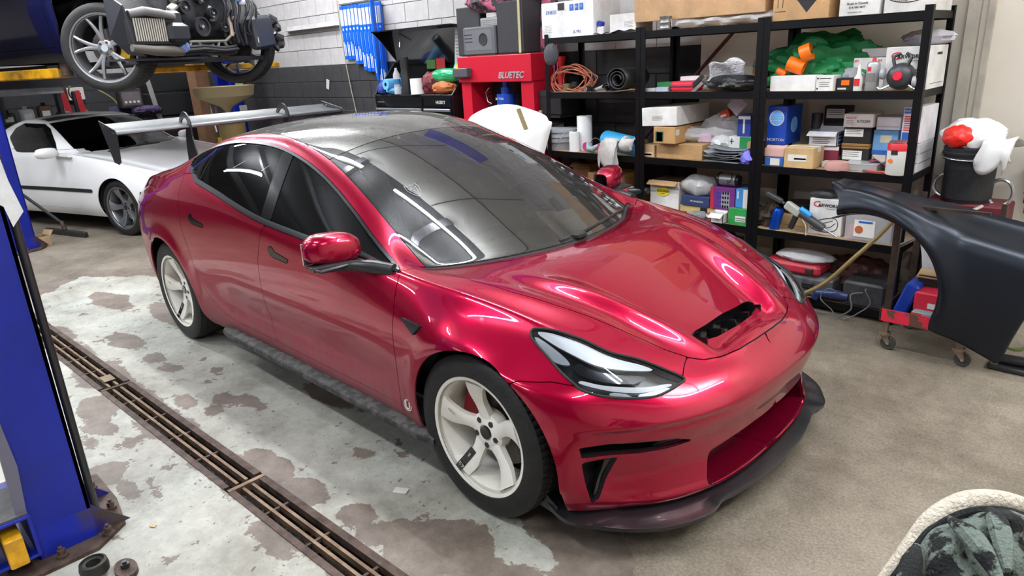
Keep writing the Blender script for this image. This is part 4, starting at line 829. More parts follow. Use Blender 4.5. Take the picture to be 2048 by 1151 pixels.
def headlamp(b,x,y,z,s):
    q=MB()
    q.tube(spline([(x-.5*s,y,z),(x-.45*s,y,z+.25*s),(x-.1*s,y,z+.42*s),(x+.35*s,y,z+.5*s),(x+.5*s,y,z+.3*s),(x+.42*s,y,z+.02*s),(x,y,z-.1*s)],4,True),.0022,4,closed=True)
    q.tube(spline([(x-.42*s,y,z+.03*s),(x-.2*s,y,z+.05*s),(x+.2*s,y,z+.12*s),(x+.4*s,y,z+.3*s)],4),.0018,4);q.tube(spline([(x-.35*s,y,z+.2*s),(x,y,z+.28*s),(x+.3*s,y,z+.4*s)],4),.0018,4)
    for k in range(9): q.tube([(x-.45*s+.05*s*k,y,z-.02*s-.01*s*k),(x-.45*s+.05*s*k,y,z+.2*s-.005*k)],.0009,3)
    for k in range(5): q.tube([(x-.46*s,y,z+.02*s+.04*s*k),(x-.03*s,y,z-.05*s+.04*s*k)],.0009,3)
    q.build('headlight_drawing',PRN,b)
b=c(.342,.590,2.03,1.80,.29,.36,'DFDDDA','white carton with headlight drawing at right end of top shelf',side=[(.15,.35,.5,.8,PRG)],tape=False);headlamp(b,0,-.1815,.07,.19)
q=thing('steel_tin','ribbed steel tin standing on the top shelf under long carton','tin',(-1.07,2.045,1.80));MB().lathe([(0,0),(.040,0),(.042,.012),(.040,.015),(.040,.045),(.042,.048),(.040,.052),(.040,.078),(.043,.085),(.043,.09),(.0,.09)],28).build('can_body',M('tin','8F8F8C',.35,.8),q,True)
MB().tube([(.041,0,.07),(.05,0,.02),(.046,0,.0)],.002,5).build('wire_handle',CHR,q)
def crumple(name,label,cat,c0,sz,mat,seed=1,n=28,parent=None,flat=.6,amp=.35,sheet=False,grp=None):
    r=np.random.default_rng(seed);u=np.linspace(0,2*PI,n,endpoint=False);v=np.linspace(0,PI,n//2);UU,VV=np.meshgrid(u,v,indexing='ij')
    d=np.stack([np.cos(UU)*np.sin(VV),np.sin(UU)*np.sin(VV),np.cos(VV)],-1);R=np.ones(UU.shape)
    for k in range(14):
        a=r.normal(size=3);a/=np.linalg.norm(a);R+=amp*.16*np.abs(np.sin((d@a)*r.uniform(3,9)+r.random()*6))-.06*amp
    P=d*R[...,None]*np.array(sz)*.5;P[...,2]+=sz[2]*.5;P[...,2]=np.maximum(P[...,2],0)
    q=MB();q.grid(np.concatenate([P,P[:1]]));o=q.build(name,mat,parent,True,sharp=28);o.location=c0
    if parent is None: tag(o,label,cat,grp)
    return o
FILM=M('clear_film',(.80,.80,.82),.15,trans=.55,coat=.5,bump=.8,bscale=30)
def film(nm,base=.55):
    m=bpy.data.materials.new(nm);m.use_nodes=True;N=m.node_tree.nodes;L=m.node_tree.links;b=N['Principled BSDF'];b.inputs['Base Color'].default_value=(.75,.75,.77,1);b.inputs['Roughness'].default_value=.18;b.inputs['Alpha'].default_value=base;return m
FILM=film('clear_film')
o=MB();P=[[(-1.0+.72*t+.01*math.sin(9*t),2.16+.10*math.cos(a)*(1+.15*math.sin(23*t+a*2)),1.802+.036+.034*math.sin(a)*(1+.25*math.sin(17*t+3*a))) for a in np.linspace(0,2*PI,15)] for t in np.linspace(0,1,44)]
o.grid(P);tag(o.build('bubble_wrap',FILM,None,True,sharp=25),'long roll of clear bubble wrap on top shelf under brown carton','wrapping')
q=thing('bottle','small white bottle with blue cap on top shelf beside white carton','bottle',(-1.655,2.08,1.80));MB().box(-.03,.03,-.02,.02,0,.06,ch=.008).build('bottle_body',cm('E8E6E0'),q);MB().box(-.028,.022,-.022,.022,.062,.098,ch=.006,R=rotmat(0,.25,0)).build('cap',M('cap_blue','23309A',.4),q)
o=MB();xs=np.linspace(-1.68,-1.33,22);P=[[(x,2.005+.05*k,1.803+.012*(1+math.sin(x*60+k*2))*(.5+.1*k)+.01*(x>-1.5)) for k in range(4)] for x in xs];o.grid(P);tag(o.build('plastic_bag',M('bag_lilac','A9A8C4',.3),None,True),'flat lilac plastic bag with papers along the top shelf edge','bag')
# level 4 left
q=thing('extension_cord','coiled orange-brown extension cord on left rack, upper shelf','cord',(-2.0,2.14,1.388))
for k in range(9):
    a=np.linspace(0,2*PI,40,endpoint=False);r1,r2=.17+.012*(k%4),.065+.012*((k*3)%5);MB().tube([(r1*math.cos(u)+.02*math.sin(k),.03*math.sin(u*2+k)+.012*k-.05,.085+r2*math.sin(u)+.01*math.cos(3*u+k)) for u in a],.0045,6,closed=True).build('cord_loop',M('cord_orange','B4654C',.5),q,True)
MB().box(-.06,.0,-.05,.0,.0,.06,ch=.008).build('plug',M('olive','5E5A3C',.5),q);MB().box(.04,.08,-.06,-.02,.03,.075,ch=.006).build('plug',SAT,q)
q=thing('rubber_mat','rolled black rubber mat hanging off the left rack, upper shelf','mat',(-1.40,1.93,1.385))
t=np.linspace(0,5.2*PI,120);sp_=[(.030+.0035*a)*np.array([math.cos(a),math.sin(a)]) for a in t];P=[[(p[0]*1.1,y,p[1]+.095) for y in (0,.06,.12,.18,.24,.30)] for p in sp_];MB().grid(P).build('mat_roll',M('black_rubber','1C1E21',.45),q,True).modifiers.new('s','SOLIDIFY').thickness=.005
t=np.linspace(0,3*PI,60);P=[[((.018+.0032*a)*math.cos(a)-.10,y+.01,(.016+.0025*a)*math.sin(a)+.036) for y in (0,.12,.26)] for a in t];MB().grid(P).build('mat_roll',M('black_rubber','1C1E21',.45),q,True).modifiers.new('s','SOLIDIFY').thickness=.004
q=thing('work_light','small round chrome work light on left rack beside the cord','lamp',(-1.775,2.04,1.385));MB().lathe([(0,-.01),(.018,-.01),(.022,0),(.022,.05),(0,.05)],20,'Y',(0,0,.024)).build('lamp_body',SAT,q,True);MB().lathe([(0,-.014),(.015,-.014),(.018,-.009)],20,'Y',(0,0,.024)).build('lens',CHR,q,True)
q=thing('air_tool','long grey hand tool lying beside the rubber mat','tool',(-1.63,2.10,1.385));MB().tube([(-.10,0,.015),(-.03,0,.03),(.04,0,.045),(.11,.02,.055)],[.012,.020,.024,.018],12).build('tool_body',M('tool_grey','8F8F93',.4,.3),q,True);MB().box(-.14,-.09,-.012,.012,.0,.022,ch=.004).build('tool_head',SAT,q)
crumple('mesh_bag','dark grey mesh bag hanging at left post of the left rack','bag',(-2.09,2.0,1.60),(.13,.07,.155),M('mesh_grey','43434A',.6,bump=1,bscale=180),5,amp=.2)
# level 3 left
q=thing('tool_case','big black hard case on the bench stand left of the grey bucket','case',(-2.29,2.30,.92));MB().box(-.115,.115,-.10,.12,0,.232,ch=.03).build('case_body',BLK,q);MB().cyl((.06,-.105,.07),(.06,-.098,.07),.022,n=20).build('latch',CHR,q)
q=thing('bucket','light grey plastic bucket with wire handle on the left rack','bucket',(-2.15,2.16,.915));MB().lathe([(0,0),(.115,0),(.125,.06),(.137,.065),(.130,.10),(.142,.105),(.134,.14),(.148,.145),(.148,.165),(.14,.17),(0,.172)],36).build('bucket_body',M('bucket_grey','A3A6AD',.4),q,True);MB().tube([(.12,-.09,.15),(.10,-.135,.09),(.06,-.155,.03)],.003,6).build('wire_handle',CHR,q)
for (x,y,h,r,lb) in ((-1.90,2.17,.275,.062,'tall white paper towel roll standing on the left rack'),(-1.915,2.055,.158,.043,'short white paper towel roll in front of the tall roll')):
    q=thing('paper_roll',lb,'paper roll',(x,y,.915));MB().lathe([(.018,0),(r,0),(r,h),(.018,h),(.018,0)],36).build('paper',M('paper_white','EFEFEF',.85,bump=.2,bscale=60),q,True);MB().lathe([(.017,.002),(.019,.002),(.019,h+.003),(.017,h+.003)],20).build('core',cm('C9B18C'),q)
q=thing('respirator','pink and grey half-mask respirator on the left rack','mask',(-1.72,2.06,.915))
MB().lathe([(0,.0),(.035,.0),(.035,.02),(0,.022)],20,'Y',(-.075,-.01,.045)).build('filter',M('filter_pink','CC3F86',.5),q,True);MB().lathe([(0,.0),(.035,.0),(.035,.02),(0,.022)],20,'Y',(.07,-.02,.045)).build('filter',M('filter_pink','CC3F86',.5),q,True)
MB().tube([(-.06,0,.07),(-.03,-.03,.035),(.01,-.035,.03),(.05,-.01,.06)],[.014,.024,.024,.014],10).build('face_piece',M('mask_grey','8FA3A8',.5),q,True);MB().tube(spline([(-.05,.02,.07),(-.02,.03,.11),(.04,.02,.10),(.09,.0,.05)],5),.003,5).build('strap',SAT,q)
q=thing('film_roll','bright blue masking roll lying across the left rack shelf','roll',(-1.50,2.16,.985));o=MB().lathe([(.018,-.24),(.072,-.24),(.072,.24),(.018,.24)],30,'X').build('roll_body',M('roll_blue','35A0D8',.4),q,True);o.rotation_euler=(0,.06,-.35);o=MB().lathe([(0,.241),(.02,.241),(.072,.242)],30,'X').build('core',cm('9C9388'),q);o.rotation_euler=(0,.06,-.35)
def cloth(name,label,x0,x1,y0,z0,drop,mat,seed,back=.18,cat='rag'):
    r=np.random.default_rng(seed);n=26;P=[]
    for i in range(n):
        u=i/(n-1);x=x0+(x1-x0)*u;dr=drop*(.55+.45*abs(math.sin(u*7+seed)))
        row=[]
        for k in range(14):
            v=k/13
            if v<.45: y=y0+back*(1-v/.45);z=z0+.05*math.sin(PI*v/.9)+.012*math.sin(x*55+v*6)
            else: w=(v-.45)/.55;y=y0-.015-.02*math.sin(w*PI)+.014*math.sin(x*62+w*2);z=z0+.05-dr*w
            row.append((x+(.03*math.sin(v*3+u*9)),y,z))
        P.append(row)
    o=MB().grid(P).build(name,mat,None,True,sharp=60);s=o.modifiers.new('s','SOLIDIFY');s.thickness=.004;return tag(o,label,cat)
cloth('rag','pale grey work rag hanging over the left rack shelf edge',-1.60,-1.40,1.985,.985,.24,M('rag_grey','CFCCCA',.9,n=.3,nscale=14,col2='A9A5A2'),2)
cloth('rag','pale grey rag draped over the blue roll beside the post',-1.42,-1.275,2.00,1.0,.10,M('rag_grey','CFCCCA',.9),5,.16)
# level 2 left
b=c(-1.79,-1.46,2.06,.605,.145,.30,'A9824F','brown taped carton on the lower left shelf, behind the red car mirror',lab=[(.28,.0,.48,.98,TAPE)])
c(-1.68,-1.38,2.06,.49,.113,.30,'9C7747','brown carton under the taped carton on the lower left shelf',lab=[(.3,.1,.32,.9,PRG)])
c(-2.06,-1.87,2.2,.49,.30,.2,'8E6B45','tall open brown carton at the back of lower left shelf',open_=True)
def polisher(x,y,z,label,cap,s=1):
    q=thing('polisher',label,'power tool',(x,y,z));MB().tube([(-.09*s,0,.05*s),(0,0,.05*s),(.07*s,0,.05*s),(.13*s,0,.045*s)],[.026*s,.036*s,.034*s,.026*s],16).build('tool_body',SAT,q,True)
    MB().lathe([(0,.0),(.038*s,.0),(.048*s,.012),(.048*s,.03),(.02*s,.04),(.02*s,.07),(0,.07)],26,'Y',(-.08*s,-.06,.055*s)).build('pad',cap,q,True);return q
polisher(-1.30,2.02,.60,'black polisher with red disc by the rack post',M('polisher_red','B02A40',.4),.95).rotation_euler=(0,-.15,.1)
q=thing('spray_bottle','white trigger bottle with green mark beside the rack post','bottle',(-1.36,2.10,.49));MB().lathe([(0,0),(.05,0),(.052,.02),(.052,.10),(.03,.14),(.02,.15),(0,.15)],24).build('bottle_body',PRW,q,True);MB().box(-.14,.0,-.012,.012,.15,.175,ch=.005).build('trigger',PRW,q);MB().box(-.03,.03,-.0535,-.0525,.03,.09).build('printed_label',cm('2E8B4A'),q)
# level 4 middle
c(-1.193,-1.054,2.14,1.385,.060,.12,'2E8B4A','small green carton behind red case on the middle rack',tape=False)
q=thing('plastic_case','small rounded red plastic case on the middle rack','case',(-.937,2.13,1.385));MB().box(-.098,.098,-.075,.075,0,.068,ch=.014).build('case_body',M('case_red','CE2842',.35),q,bev=.004);MB().box(-.1,.1,-.078,-.070,.030,.036).build('seam',SAT,q)
c(-.965,-.812,2.08,1.455,.030,.12,'E9D9DC','small pinkish white carton lying on the red case',tape=False)
c(-1.235,-1.149,2.05,1.385,.024,.08,'C7CBD2','small silver blue carton at left end beside the red case',tape=False)
c(-1.142,-1.046,2.04,1.385,.031,.07,'AEB6CC','small lilac silver carton touching the red case',tape=False,rz=.1)
P=[]
for i in range(16):
    u=i/15;P.append([(-.80+.30*u+.04*v,2.10+.06*math.sin(v*3+u*2),1.388+.21*v*(1-.35*abs(u-.6))+.015*math.sin(u*9+v*7)) for v in np.linspace(0,1,12)])
o=MB().grid(P).build('bubble_wrap',M('bubble','C9CACE',.25,bump=1.2,bscale=55),None,True);o.modifiers.new('s','SOLIDIFY').thickness=.006;tag(o,'creased grey white sheet of bubble wrap propped on the middle rack','wrapping')
crumple('tool_bag','crumpled black tool bag spilling over the middle rack shelf','bag',(-.56,2.10,1.386),(.34,.20,.095),M('bag_black','17171A',.4,bump=.8,bscale=60),8,40)
q=thing('putty_knife','grey handled scraper leaning against the red case','tool',(-.83,2.05,1.39));MB().box(-.06,.06,-.004,.004,.0,.022,R=rotmat(0,-.7,0),c=(0,0,.03)).build('blade',CHR,q);MB().box(.0,.09,-.012,.012,.03,.055,R=rotmat(0,-.7,0),c=(0,0,.03)).build('handle',SAT,q)
q=thing('empty_carton','empty brown carton end standing against the middle post','box',(-.49,2.30,1.385));MB().box(-.045,.045,0,.10,0,.19).build('carton_body',cm('A07E5C'),q);MB().box(-.03,.03,-.002,0,.02,.07).build('printed_label',PRW,q)
q=thing('steel_bar','dark red steel bar leaning diagonally behind the racks','bar',(-.62,2.52,0));MB().cyl((-.55,0,1.40),(.0,0,1.95),.014,n=10).cyl((-.55,0,1.40),(-.95,0,.96),.014,n=10).build('bar_tube',M('bar_red','4B1A20',.5),q)
# level 3 middle
t=c(-1.215,-.925,1.985,1.150,.130,.46,'EEECE9','long white carton sloping over the taped brown carton, middle rack',lab=lines(.3,.62,.55,4,.07,PRG,.02),tape=False,ry=-.04)
c(-1.110,-.93,1.975,1.028,.118,.45,'C59A64','long brown taped carton with green label poking past shelf edge',lab=[(.10,.12,.46,.72,cm('1E5A3C')),(.15,.14,.42,.68,PRW),(.2,.3,.36,.5,PRG)],side=[(.02,.12,.5,.85,PRW)])
c(-1.249,-1.136,2.03,.915,.090,.2,'C8A57A','small brown carton with printed strip under long white carton',lab=[(.15,.1,.85,.4,PRW),(.2,.15,.8,.3,PRG)])
c(-1.125,-.749,2.04,.915,.107,.34,'BF9868','wide brown carton lying flat under taped long carton')
MB();o=MB().box(-.85,-.743,2.14,2.24,1.023,1.088,ch=.01).build('sponge_block',cm('DCC3D6'));tag(o,'pale pink block lying on the wide brown carton','sponge')
crumple('film_bag','crumpled clear plastic bag of parts on the wide carton','bag',(-.93,2.22,1.024),(.26,.18,.10),FILM,3)
crumple('film_bag','large bunch of clear plastic bags under the white card','bag',(-.73,2.30,.99),(.30,.2,.20),FILM,12,32)
crumple('film_bag','clear bag with white roll lying in front of plus-mark carton','bag',(-.68,2.20,.98),(.16,.12,.09),film('film2',.8),4)
c(-.745,-.665,2.26,.915,.07,.1,'C9B18C','small beige carton wrapped in film behind the sanding sheets',tape=False)
c(-.555,-.458,2.16,1.078,.145,.12,'1F3F96','dark blue carton with white T mark above the green carton',lab=[(.05,.80,.95,.94,PRW),(.42,.15,.56,.8,PRW)],tape=False)
c(-.604,-.44,2.14,.915,.163,.14,'F0F0EE','white and green carton with plus mark beside brown upright',lab=[(.5,.0,1.0,1.0,cm('1F9A52')),(.12,.68,.16,.92,cm('1E5A3C')),(.05,.78,.23,.82,cm('1E5A3C'))],tape=False)
c(-.438,-.376,2.08,.915,.139,.15,'C29E74','slim brown carton against the middle rack post')
q=thing('sanding_sheets','fanned stack of curled grey sanding sheets, middle rack','sandpaper',(-.60,2.10,.915))
for k in range(8):
    P=[[(-.15+.30*u+.012*k,-.07+.14*v-.008*k,.012*k+.004+.022*(2*u-1)**2*(k%3)) for v in np.linspace(0,1,4)] for u in np.linspace(0,1,9)];o=MB().grid(P).build('sheet',M('sheet_grey%d'%(k%2),('8B8F95','6F747B')[k%2],.7),q,True);o.modifiers.new('s','SOLIDIFY').thickness=.003;o.rotation_euler=(0,0,.06*k-.2)
crumple('rubber_glove','crumpled violet nitrile glove at the shelf edge','glove',(-.40,2.04,.915),(.09,.07,.08),M('glove_violet','6D6AD2',.45),21,amp=.7)
c(-.735,-.66,2.25,1.19,.055,.06,'D04B35','small orange-red carton tilted on the plastic bags',ry=-.35,lab=[(.1,.2,.7,.5,PRW)],tape=False)
o=MB().box(-.053,.053,-.002,.002,-.055,.055,R=rotmat(0,.75,0)).build('card',cm('D9D3DC'));o.location=(-.615,2.26,1.28);tag(o,'white square card hanging diamondwise from the shelf above','card')
# level 2 middle
t=c(-1.20,-.95,2.08,.49,.245,.24,'EFEDEA','open white carton with yellow oval label on lower middle shelf',tape=False,txt=[('MOTOR',.8,.8,.03,PRG)])
MB().lathe([(0,-.0035),(.055,-.0035),(.058,-.0015),(.058,0)],32,'Y').build('oval_label',cm('E8D62B'),t).matrix_local=Matrix.Translation((-.01,-.1205,.165))@Matrix.Diagonal((1,1,.6,1));text('GOLDEN',.026,'lettering',PRN,t,(-.01,-.125,.170),ext=.0004);text('WAY',.016,'lettering',PRN,t,(-.01,-.125,.150),ext=.0004)
MB().box(-.135,.115,-.17,-.12,.243,.247,R=rotmat(.55,0,0),c=(0,-.12,.245)).build('flap',cm('C19A6B'),t);MB().box(.125,.19,-.12,.12,.243,.247,R=rotmat(0,.7,0),c=(.125,0,.245)).build('flap',cm('C19A6B'),t);MB().box(-.125,.125,-.10,.118,.236,.2455).build('carton_inside',cm('5A4630'),t)
crumple('film_bag','clear plastic bag with parts on the dark blue carton','bag',(-.82,2.15,.652),(.23,.17,.13),FILM,31)
c(-.914,-.69,2.06,.578,.072,.25,'2A3A66','slim dark blue carton lying on the yellow carton',txt=[('3M SANDING',.55,.5,.018,PRW)],tape=False)
c(-.931,-.533,2.07,.49,.086,.26,'D9BE7C','flat yellow carton with black disc mark at bottom of stack',lab=[(.42,.55,.56,.95,PRN)],tape=False)
c(-.682,-.497,2.06,.578,.155,.2,'7A3A86','purple and pink patterned carton standing on the yellow carton',lab=[(.0,.0,.14,1,cm('C4203A')),(.45,.1,.8,.8,cm('8A8C92'))]+[(.2+.1*(k%6),.1+.2*(k//6),.26+.1*(k%6),.2+.2*(k//6),cm('2C3EA8')) for k in range(24)],tape=False)
c(-.486,-.374,2.05,.606,.130,.12,'3E8FD6','light blue and white carton standing on the green carton',lab=[(.5,.0,1,1,PRW),(.12,.5,.2,.9,PRW)],tape=False)
c(-.523,-.374,2.03,.49,.114,.2,'26A04B','bright green carton on lower shelf against the middle post',lab=[(.35,.2,.85,.55,PRW),(.38,.26,.82,.3,cm('26A04B')),(.38,.38,.82,.42,cm('26A04B'))],tape=False)
c(-.642,-.546,2.0,.49,.069,.06,'EDEBE8','small white open carton in front of the yellow carton',open_=True)
c(-.70,-.650,2.01,.49,.058,.04,'8A4450','tiny maroon and white carton beside the open white one',lab=[(.1,.6,.9,.9,PRW)],tape=False)
q=thing('hand_grinder','dusty grey hand grinder at the lower shelf edge','power tool',(-.76,2.02,.49));MB().tube([(-.07,0,.03),(-.02,0,.033),(.05,0,.035),(.075,0,.03)],[.02,.030,.034,.02],14).build('tool_body',M('dusty_grey','7C8086',.7,n=.5,nscale=20),q,True);MB().tube([(-.03,0,.05),(.03,0,.055)],.012,8).build('grip',SAT,q,True)
q=thing('electric_motor','grey metal motor lying on the patterned carton','motor',(-.57,2.13,.735));MB().cyl((-.07,0,.045),(.05,0,.045),.044,n=24).build('motor_body',M('motor_grey','A0A3A8',.4,.6),q,True);MB().cyl((-.085,0,.045),(-.07,0,.045),.05,n=24).cyl((.05,0,.045),(.07,0,.045),.035,n=24).build('end_cover',SAT,q,True);MB().tube(spline([(.0,-.046,.05),(.0,-.06,.02),(.03,-.05,.06),(.02,-.03,.10)],5),.003,5).build('cable',SAT,q)
q=thing('air_sander','long dusty grey air sander near the post foot of shelf','power tool',(-.98,2.03,.49));MB().tube([(-.14,0,.035),(-.06,0,.04),(.02,0,.035),(.12,0,.03)],[.012,.024,.022,.02],12).build('tool_body',M('dust_metal','7C7870',.6,.4,n=.6,nscale=25),q,True);MB().lathe([(0,0),(.04,0),(.04,.012),(.01,.03)],20,'Z',(-.12,0,.0)).build('pad',SAT,q,True)
# level 4 right
c(-.284,.002,2.03,1.385,.093,.25,'F2F1EF','long plain white carton with orange tape rolls on it',tape=False)
c(.009,.110,2.02,1.385,.090,.12,'F0EFEC','small white carton with black print beside long white carton',lab=[(.05,.78,.14,.88,PRN),(.05,.12,.14,.22,PRN)]+lines(.2,.85,.85,1,.1,PRN,.05)+lines(.2,.8,.6,3,.13,PRG,.04),tape=False)
OR=M('tape_orange','F0700C',.35)
for k,(x,z,r,w,ry,lb) in enumerate(((-.155,1.535,.045,.05,.35,'wide roll of orange tape lying on the white carton'),(-.095,1.61,.052,.032,-.35,'larger orange tape roll tilted on top of the other'),(-.245,1.498,.020,.03,.4,'small orange tape offcut at the left end of white carton'))):
    q=thing('tape_roll',lb,'tape',(x,2.10,z));q.rotation_euler=(0,ry,.15);MB().lathe([(r*.72,-w),(r,-w),(r,w),(r*.72,w),(r*.72,-w)],30,'X').build('tape_band',OR,q,True)
crumple('fabric_bag','crumpled dark green fabric bag with white lettering, right rack','bag',(-.065,2.30,1.40),(.46,.2,.24),M('bag_green','08703A',.55,bump=.6,bscale=20),17,56,amp=.95)

bagl=bpy.data.objects['fabric_bag'];text('IN MEL',.035,'lettering',PRW,bagl,(-.02,-.102,.10),(PI/2-.3,.3,0));MB().tube([(-.09,-.098,.09),(0,-.106,.055),(.07,-.104,.045)],.0025,4).build('print_line',PRW,bagl)
c(.112,.214,2.06,1.385,.072,.13,'17181C','black carton with orange flash beside the white spray bottle',lab=[(.3,.45,.75,.85,OR),(.1,.1,.6,.25,PRW)],tape=False)
crumple('rag','grey crumpled rag behind the black carton, right rack','rag',(.15,2.22,1.386),(.14,.12,.12),M('rag_grey2','97979B',.9),41)
q=thing('spray_bottle','slim white spray bottle with red print, right rack','bottle',(.245,2.04,1.385));MB().lathe([(0,0),(.023,0),(.024,.01),(.024,.075),(.012,.095),(.010,.13),(.007,.15),(0,.15)],22).build('bottle_body',PRW,q,True);MB().box(-.016,.016,-.0255,-.0245,.03,.07).build('printed_label',PRR,q)
q=thing('spray_can','grey aerosol can with red nozzle on the right rack','can',(.318,2.05,1.385));MB().lathe([(0,0),(.034,0),(.036,.004),(.036,.145),(.030,.158),(.016,.163),(0,.163)],28).build('can_body',M('can_grey','A7A9AC',.35,.4),q,True);MB().cyl((0,0,.16),(0,0,.183),.012,.009,n=14).build('nozzle',PRR,q,True);MB().lathe([(.0365,.05),(.0365,.10)],20,arc=(-2.4,-.9)).build('printed_label',PRG,q,True);MB().lathe([(.0368,.11),(.0368,.135)],20,arc=(-2.2,-1.6)).build('printed_label',PRR,q,True)
c(.157,.358,2.22,1.385,.106,.18,'EBE9E7','white carton with red print behind the grey spray can',lab=[(.1,.3,.4,.6,PRR)],tape=False)
c(.153,.355,2.2,1.493,.072,.18,'E9E6E4','flat white carton with small red logo in middle of stack',txt=[('3M',.08,.75,.02,PRR),('3M',.72,.75,.02,PRR)],tape=False)
c(.187,.342,2.22,1.567,.050,.18,'DCDAD8','flat plain white carton on top of the three-carton stack',tape=False)
def carworx(b,W,d,z,s=1):
    text('C',.058*s,'lettering',PRR,b,(-W*.55,-d/2-.002,z),ext=.0004,sx=1.3);text('ARWORX',.030*s,'lettering',PRN,b,(-W*.55+.075*s,-d/2-.002,z-.004),ext=.0004,bold=.0008);text('The Great Body',.010*s,'lettering',PRG,b,(.03,-d/2-.002,z-.024*s),ext=.0004)
b=c(.364,.594,2.09,1.385,.235,.34,'ECEAE8','big white carton lettered in red and black beside respirator',tape=False);carworx(b,.115,.34,.185);headlamp(b,.02,-.1715,.04,.14)
o=text('CARWORX',.02,'lettering',PRN,b,(.117,0,.19),(PI/2,0,PI/2));MB().box(.1152,.1165,-.12,.12,.03,.032).build('headlight_drawing',PRN,b)
crumple('paper_bag','pale grey crumpled paper on the lettered carton','paper',(.50,2.36,1.621),(.22,.12,.08),cm('C6C3CC'),6,amp=.4)
q=thing('respirator','grey full-face respirator with red centre valve, right rack','mask',(.47,2.02,1.385))
MB().lathe([(0,-.03),(.03,-.03),(.055,-.018),(.07,.0),(.074,.03),(.0,.04)],28,'Y',(0,0,.078)).build('face_piece',M('mask_dark','34363A',.4),q,True)
MB().lathe([(0,-.038),(.022,-.038),(.026,-.03),(.026,-.02)],20,'Y',(-.005,0,.082)).build('valve',M('valve_red','D6203A',.4),q,True)
MB().lathe([(0,0),(.03,0),(.032,.02),(.0,.03)],20,'X',(-.10,.0,.095)).build('filter',M('mask_grey3','9B9DA0',.4),q,True);MB().lathe([(0,0),(.03,0),(.032,.02),(.0,.03)],20,'X',(.07,.0,.05)).build('filter',M('mask_grey3','9B9DA0',.4),q,True)
for s_ in (-1,1): MB().tube(spline([(s_*.03,0,.13),(s_*.045,.01,.18),(s_*.015,.03,.20)],5),.009,6).build('strap',SAT,q,True);MB().tube(spline([(s_*.05,0,.03),(s_*.09,-.01,.01),(s_*.11,-.01,.02)],5),.006,6).build('strap',CHR,q,True)
# level 3 right
b=c(-.306,-.18,2.08,1.045,.245,.24,'1748B5','bright blue carton with globe emblem on the right rack',tape=False,txt=[('NORTON',.5,.13,.026,PRW)])
gl=M('globe_print','6FB0F2',.4)
MB().lathe([(.043,-.0012),(.049,-.0012),(.049,0),(.043,0)],36,'Y').build('emblem',PRW,b).location=(-.002,-.1205,.17);MB().lathe([(0,-.001),(.042,-.001),(.042,0)],36,'Y').build('emblem',gl,b).location=(-.002,-.1205,.17)
for k in (-1,0,1): MB().box(-.04,.04,-.0018,0,-.001,.001).build('emblem',PRW,b).location=(-.002,-.1215,.17+.018*k)
MB().lathe([(0,0),(.05,0),(.05,.0012)],36,'X').build('emblem',gl,b).location=(.0632,0,.12)
q=thing('sandpaper_roll','pale pink sandpaper roll on the small blue carton','sandpaper',(-.232,2.10,.973));MB().lathe([(.012,-.065),(.036,-.065),(.036,.065),(.012,.065)],28,'X',(0,0,.036)).build('roll_body',M('sand_pink','D5ABA0',.85),q,True);MB().box(-.065,.065,-.055,-.050,-.0,.055,ch=.001).build('loose_end',M('sand_pink','D5ABA0',.85),q)
c(-.286,-.160,2.03,.915,.055,.14,'2C63B8','small blue and white carton under the pink sandpaper roll',lab=[(.3,.1,.8,.9,PRW)],tape=False)
b=c(-.146,.040,2.0,.915,.130,.17,'D3B07D','tan carton with red and white paper label on the right rack',lab=[(.14,.34,.78,.66,PRW),(.35,.42,.76,.50,PRR)])
c(-.10,.118,2.2,.915,.120,.16,'8B2E45','maroon and white carton under the white labelled carton',lab=[(.0,.8,1,1,PRW)],side=[(.1,.9,.1,.5,cm('D9C6C8'))],tape=False)
c(-.073,.105,2.19,1.036,.090,.18,'E8EAF0','open white carton with blue stripes and label print',lab=[(.15,.72,.28,.88,PRB)]+lines(.15,.75,.6,4,.13,PRG,.05),side=[(.1,.8,.15,.35,PRB),(.1,.8,.45,.6,PRB),(.1,.8,.7,.85,PRB)],open_=True)
c(-.060,.100,2.38,1.14,.130,.08,'1A1815','black carton with white label high at back of the shelf',lab=[(.1,.4,.8,.85,PRW)]+lines(.15,.75,.8,3,.1,PRG,.03),tape=False)
q=thing('dark_tins','pair of small grey tins behind the blue globe carton','tin',(-.11,2.40,1.12));MB().cyl((0,0,0),(0,0,.10),.035,n=20).build('can_body',M('tin_dark','4C4B52',.4,.3),q,True)
c(.140,.305,2.18,.915,.112,.2,'191714','black carton with white label at the bottom of the stack',lab=[(.06,.42,.75,.92,PRW)]+lines(.1,.65,.85,3,.11,PRG,.03),tape=False)
c(.138,.303,2.18,1.029,.033,.2,'9A713A','thin brown corrugated carton between the two black cartons',lab=[(0,.45,1,.55,PRN)],tape=False)
c(.143,.305,2.18,1.064,.095,.2,'16140F','black carton with white label in the middle of the stack',lab=[(.04,.42,.72,.9,PRW)]+lines(.1,.65,.85,3,.11,PRG,.03),tape=False)
c(.140,.313,2.17,1.161,.080,.2,'E9E4DF','white carton with printed label on top of the black cartons',txt=[('PADCO',.25,.7,.018,PRR),('K73200',.68,.45,.024,PRN)],lab=lines(.1,.35,.5,3,.12,PRG,.03),tape=False)
c(.312,.452,2.2,1.000,.145,.18,'6FA6D8','light blue carton with dark blue band and paper label',lab=[(.0,.0,1,.18,PRB),(.3,.5,.75,.8,cm('CFC9AE'))],tape=False)
c(.316,.396,2.2,.915,.084,.1,'E7DAD0','cream carton supporting the light blue carton',tape=False)
c(.322,.456,2.2,1.147,.075,.18,'E3E0E4','grey white lidded carton on the light blue carton',lab=[(.05,.25,.95,.28,PRG)],tape=False)
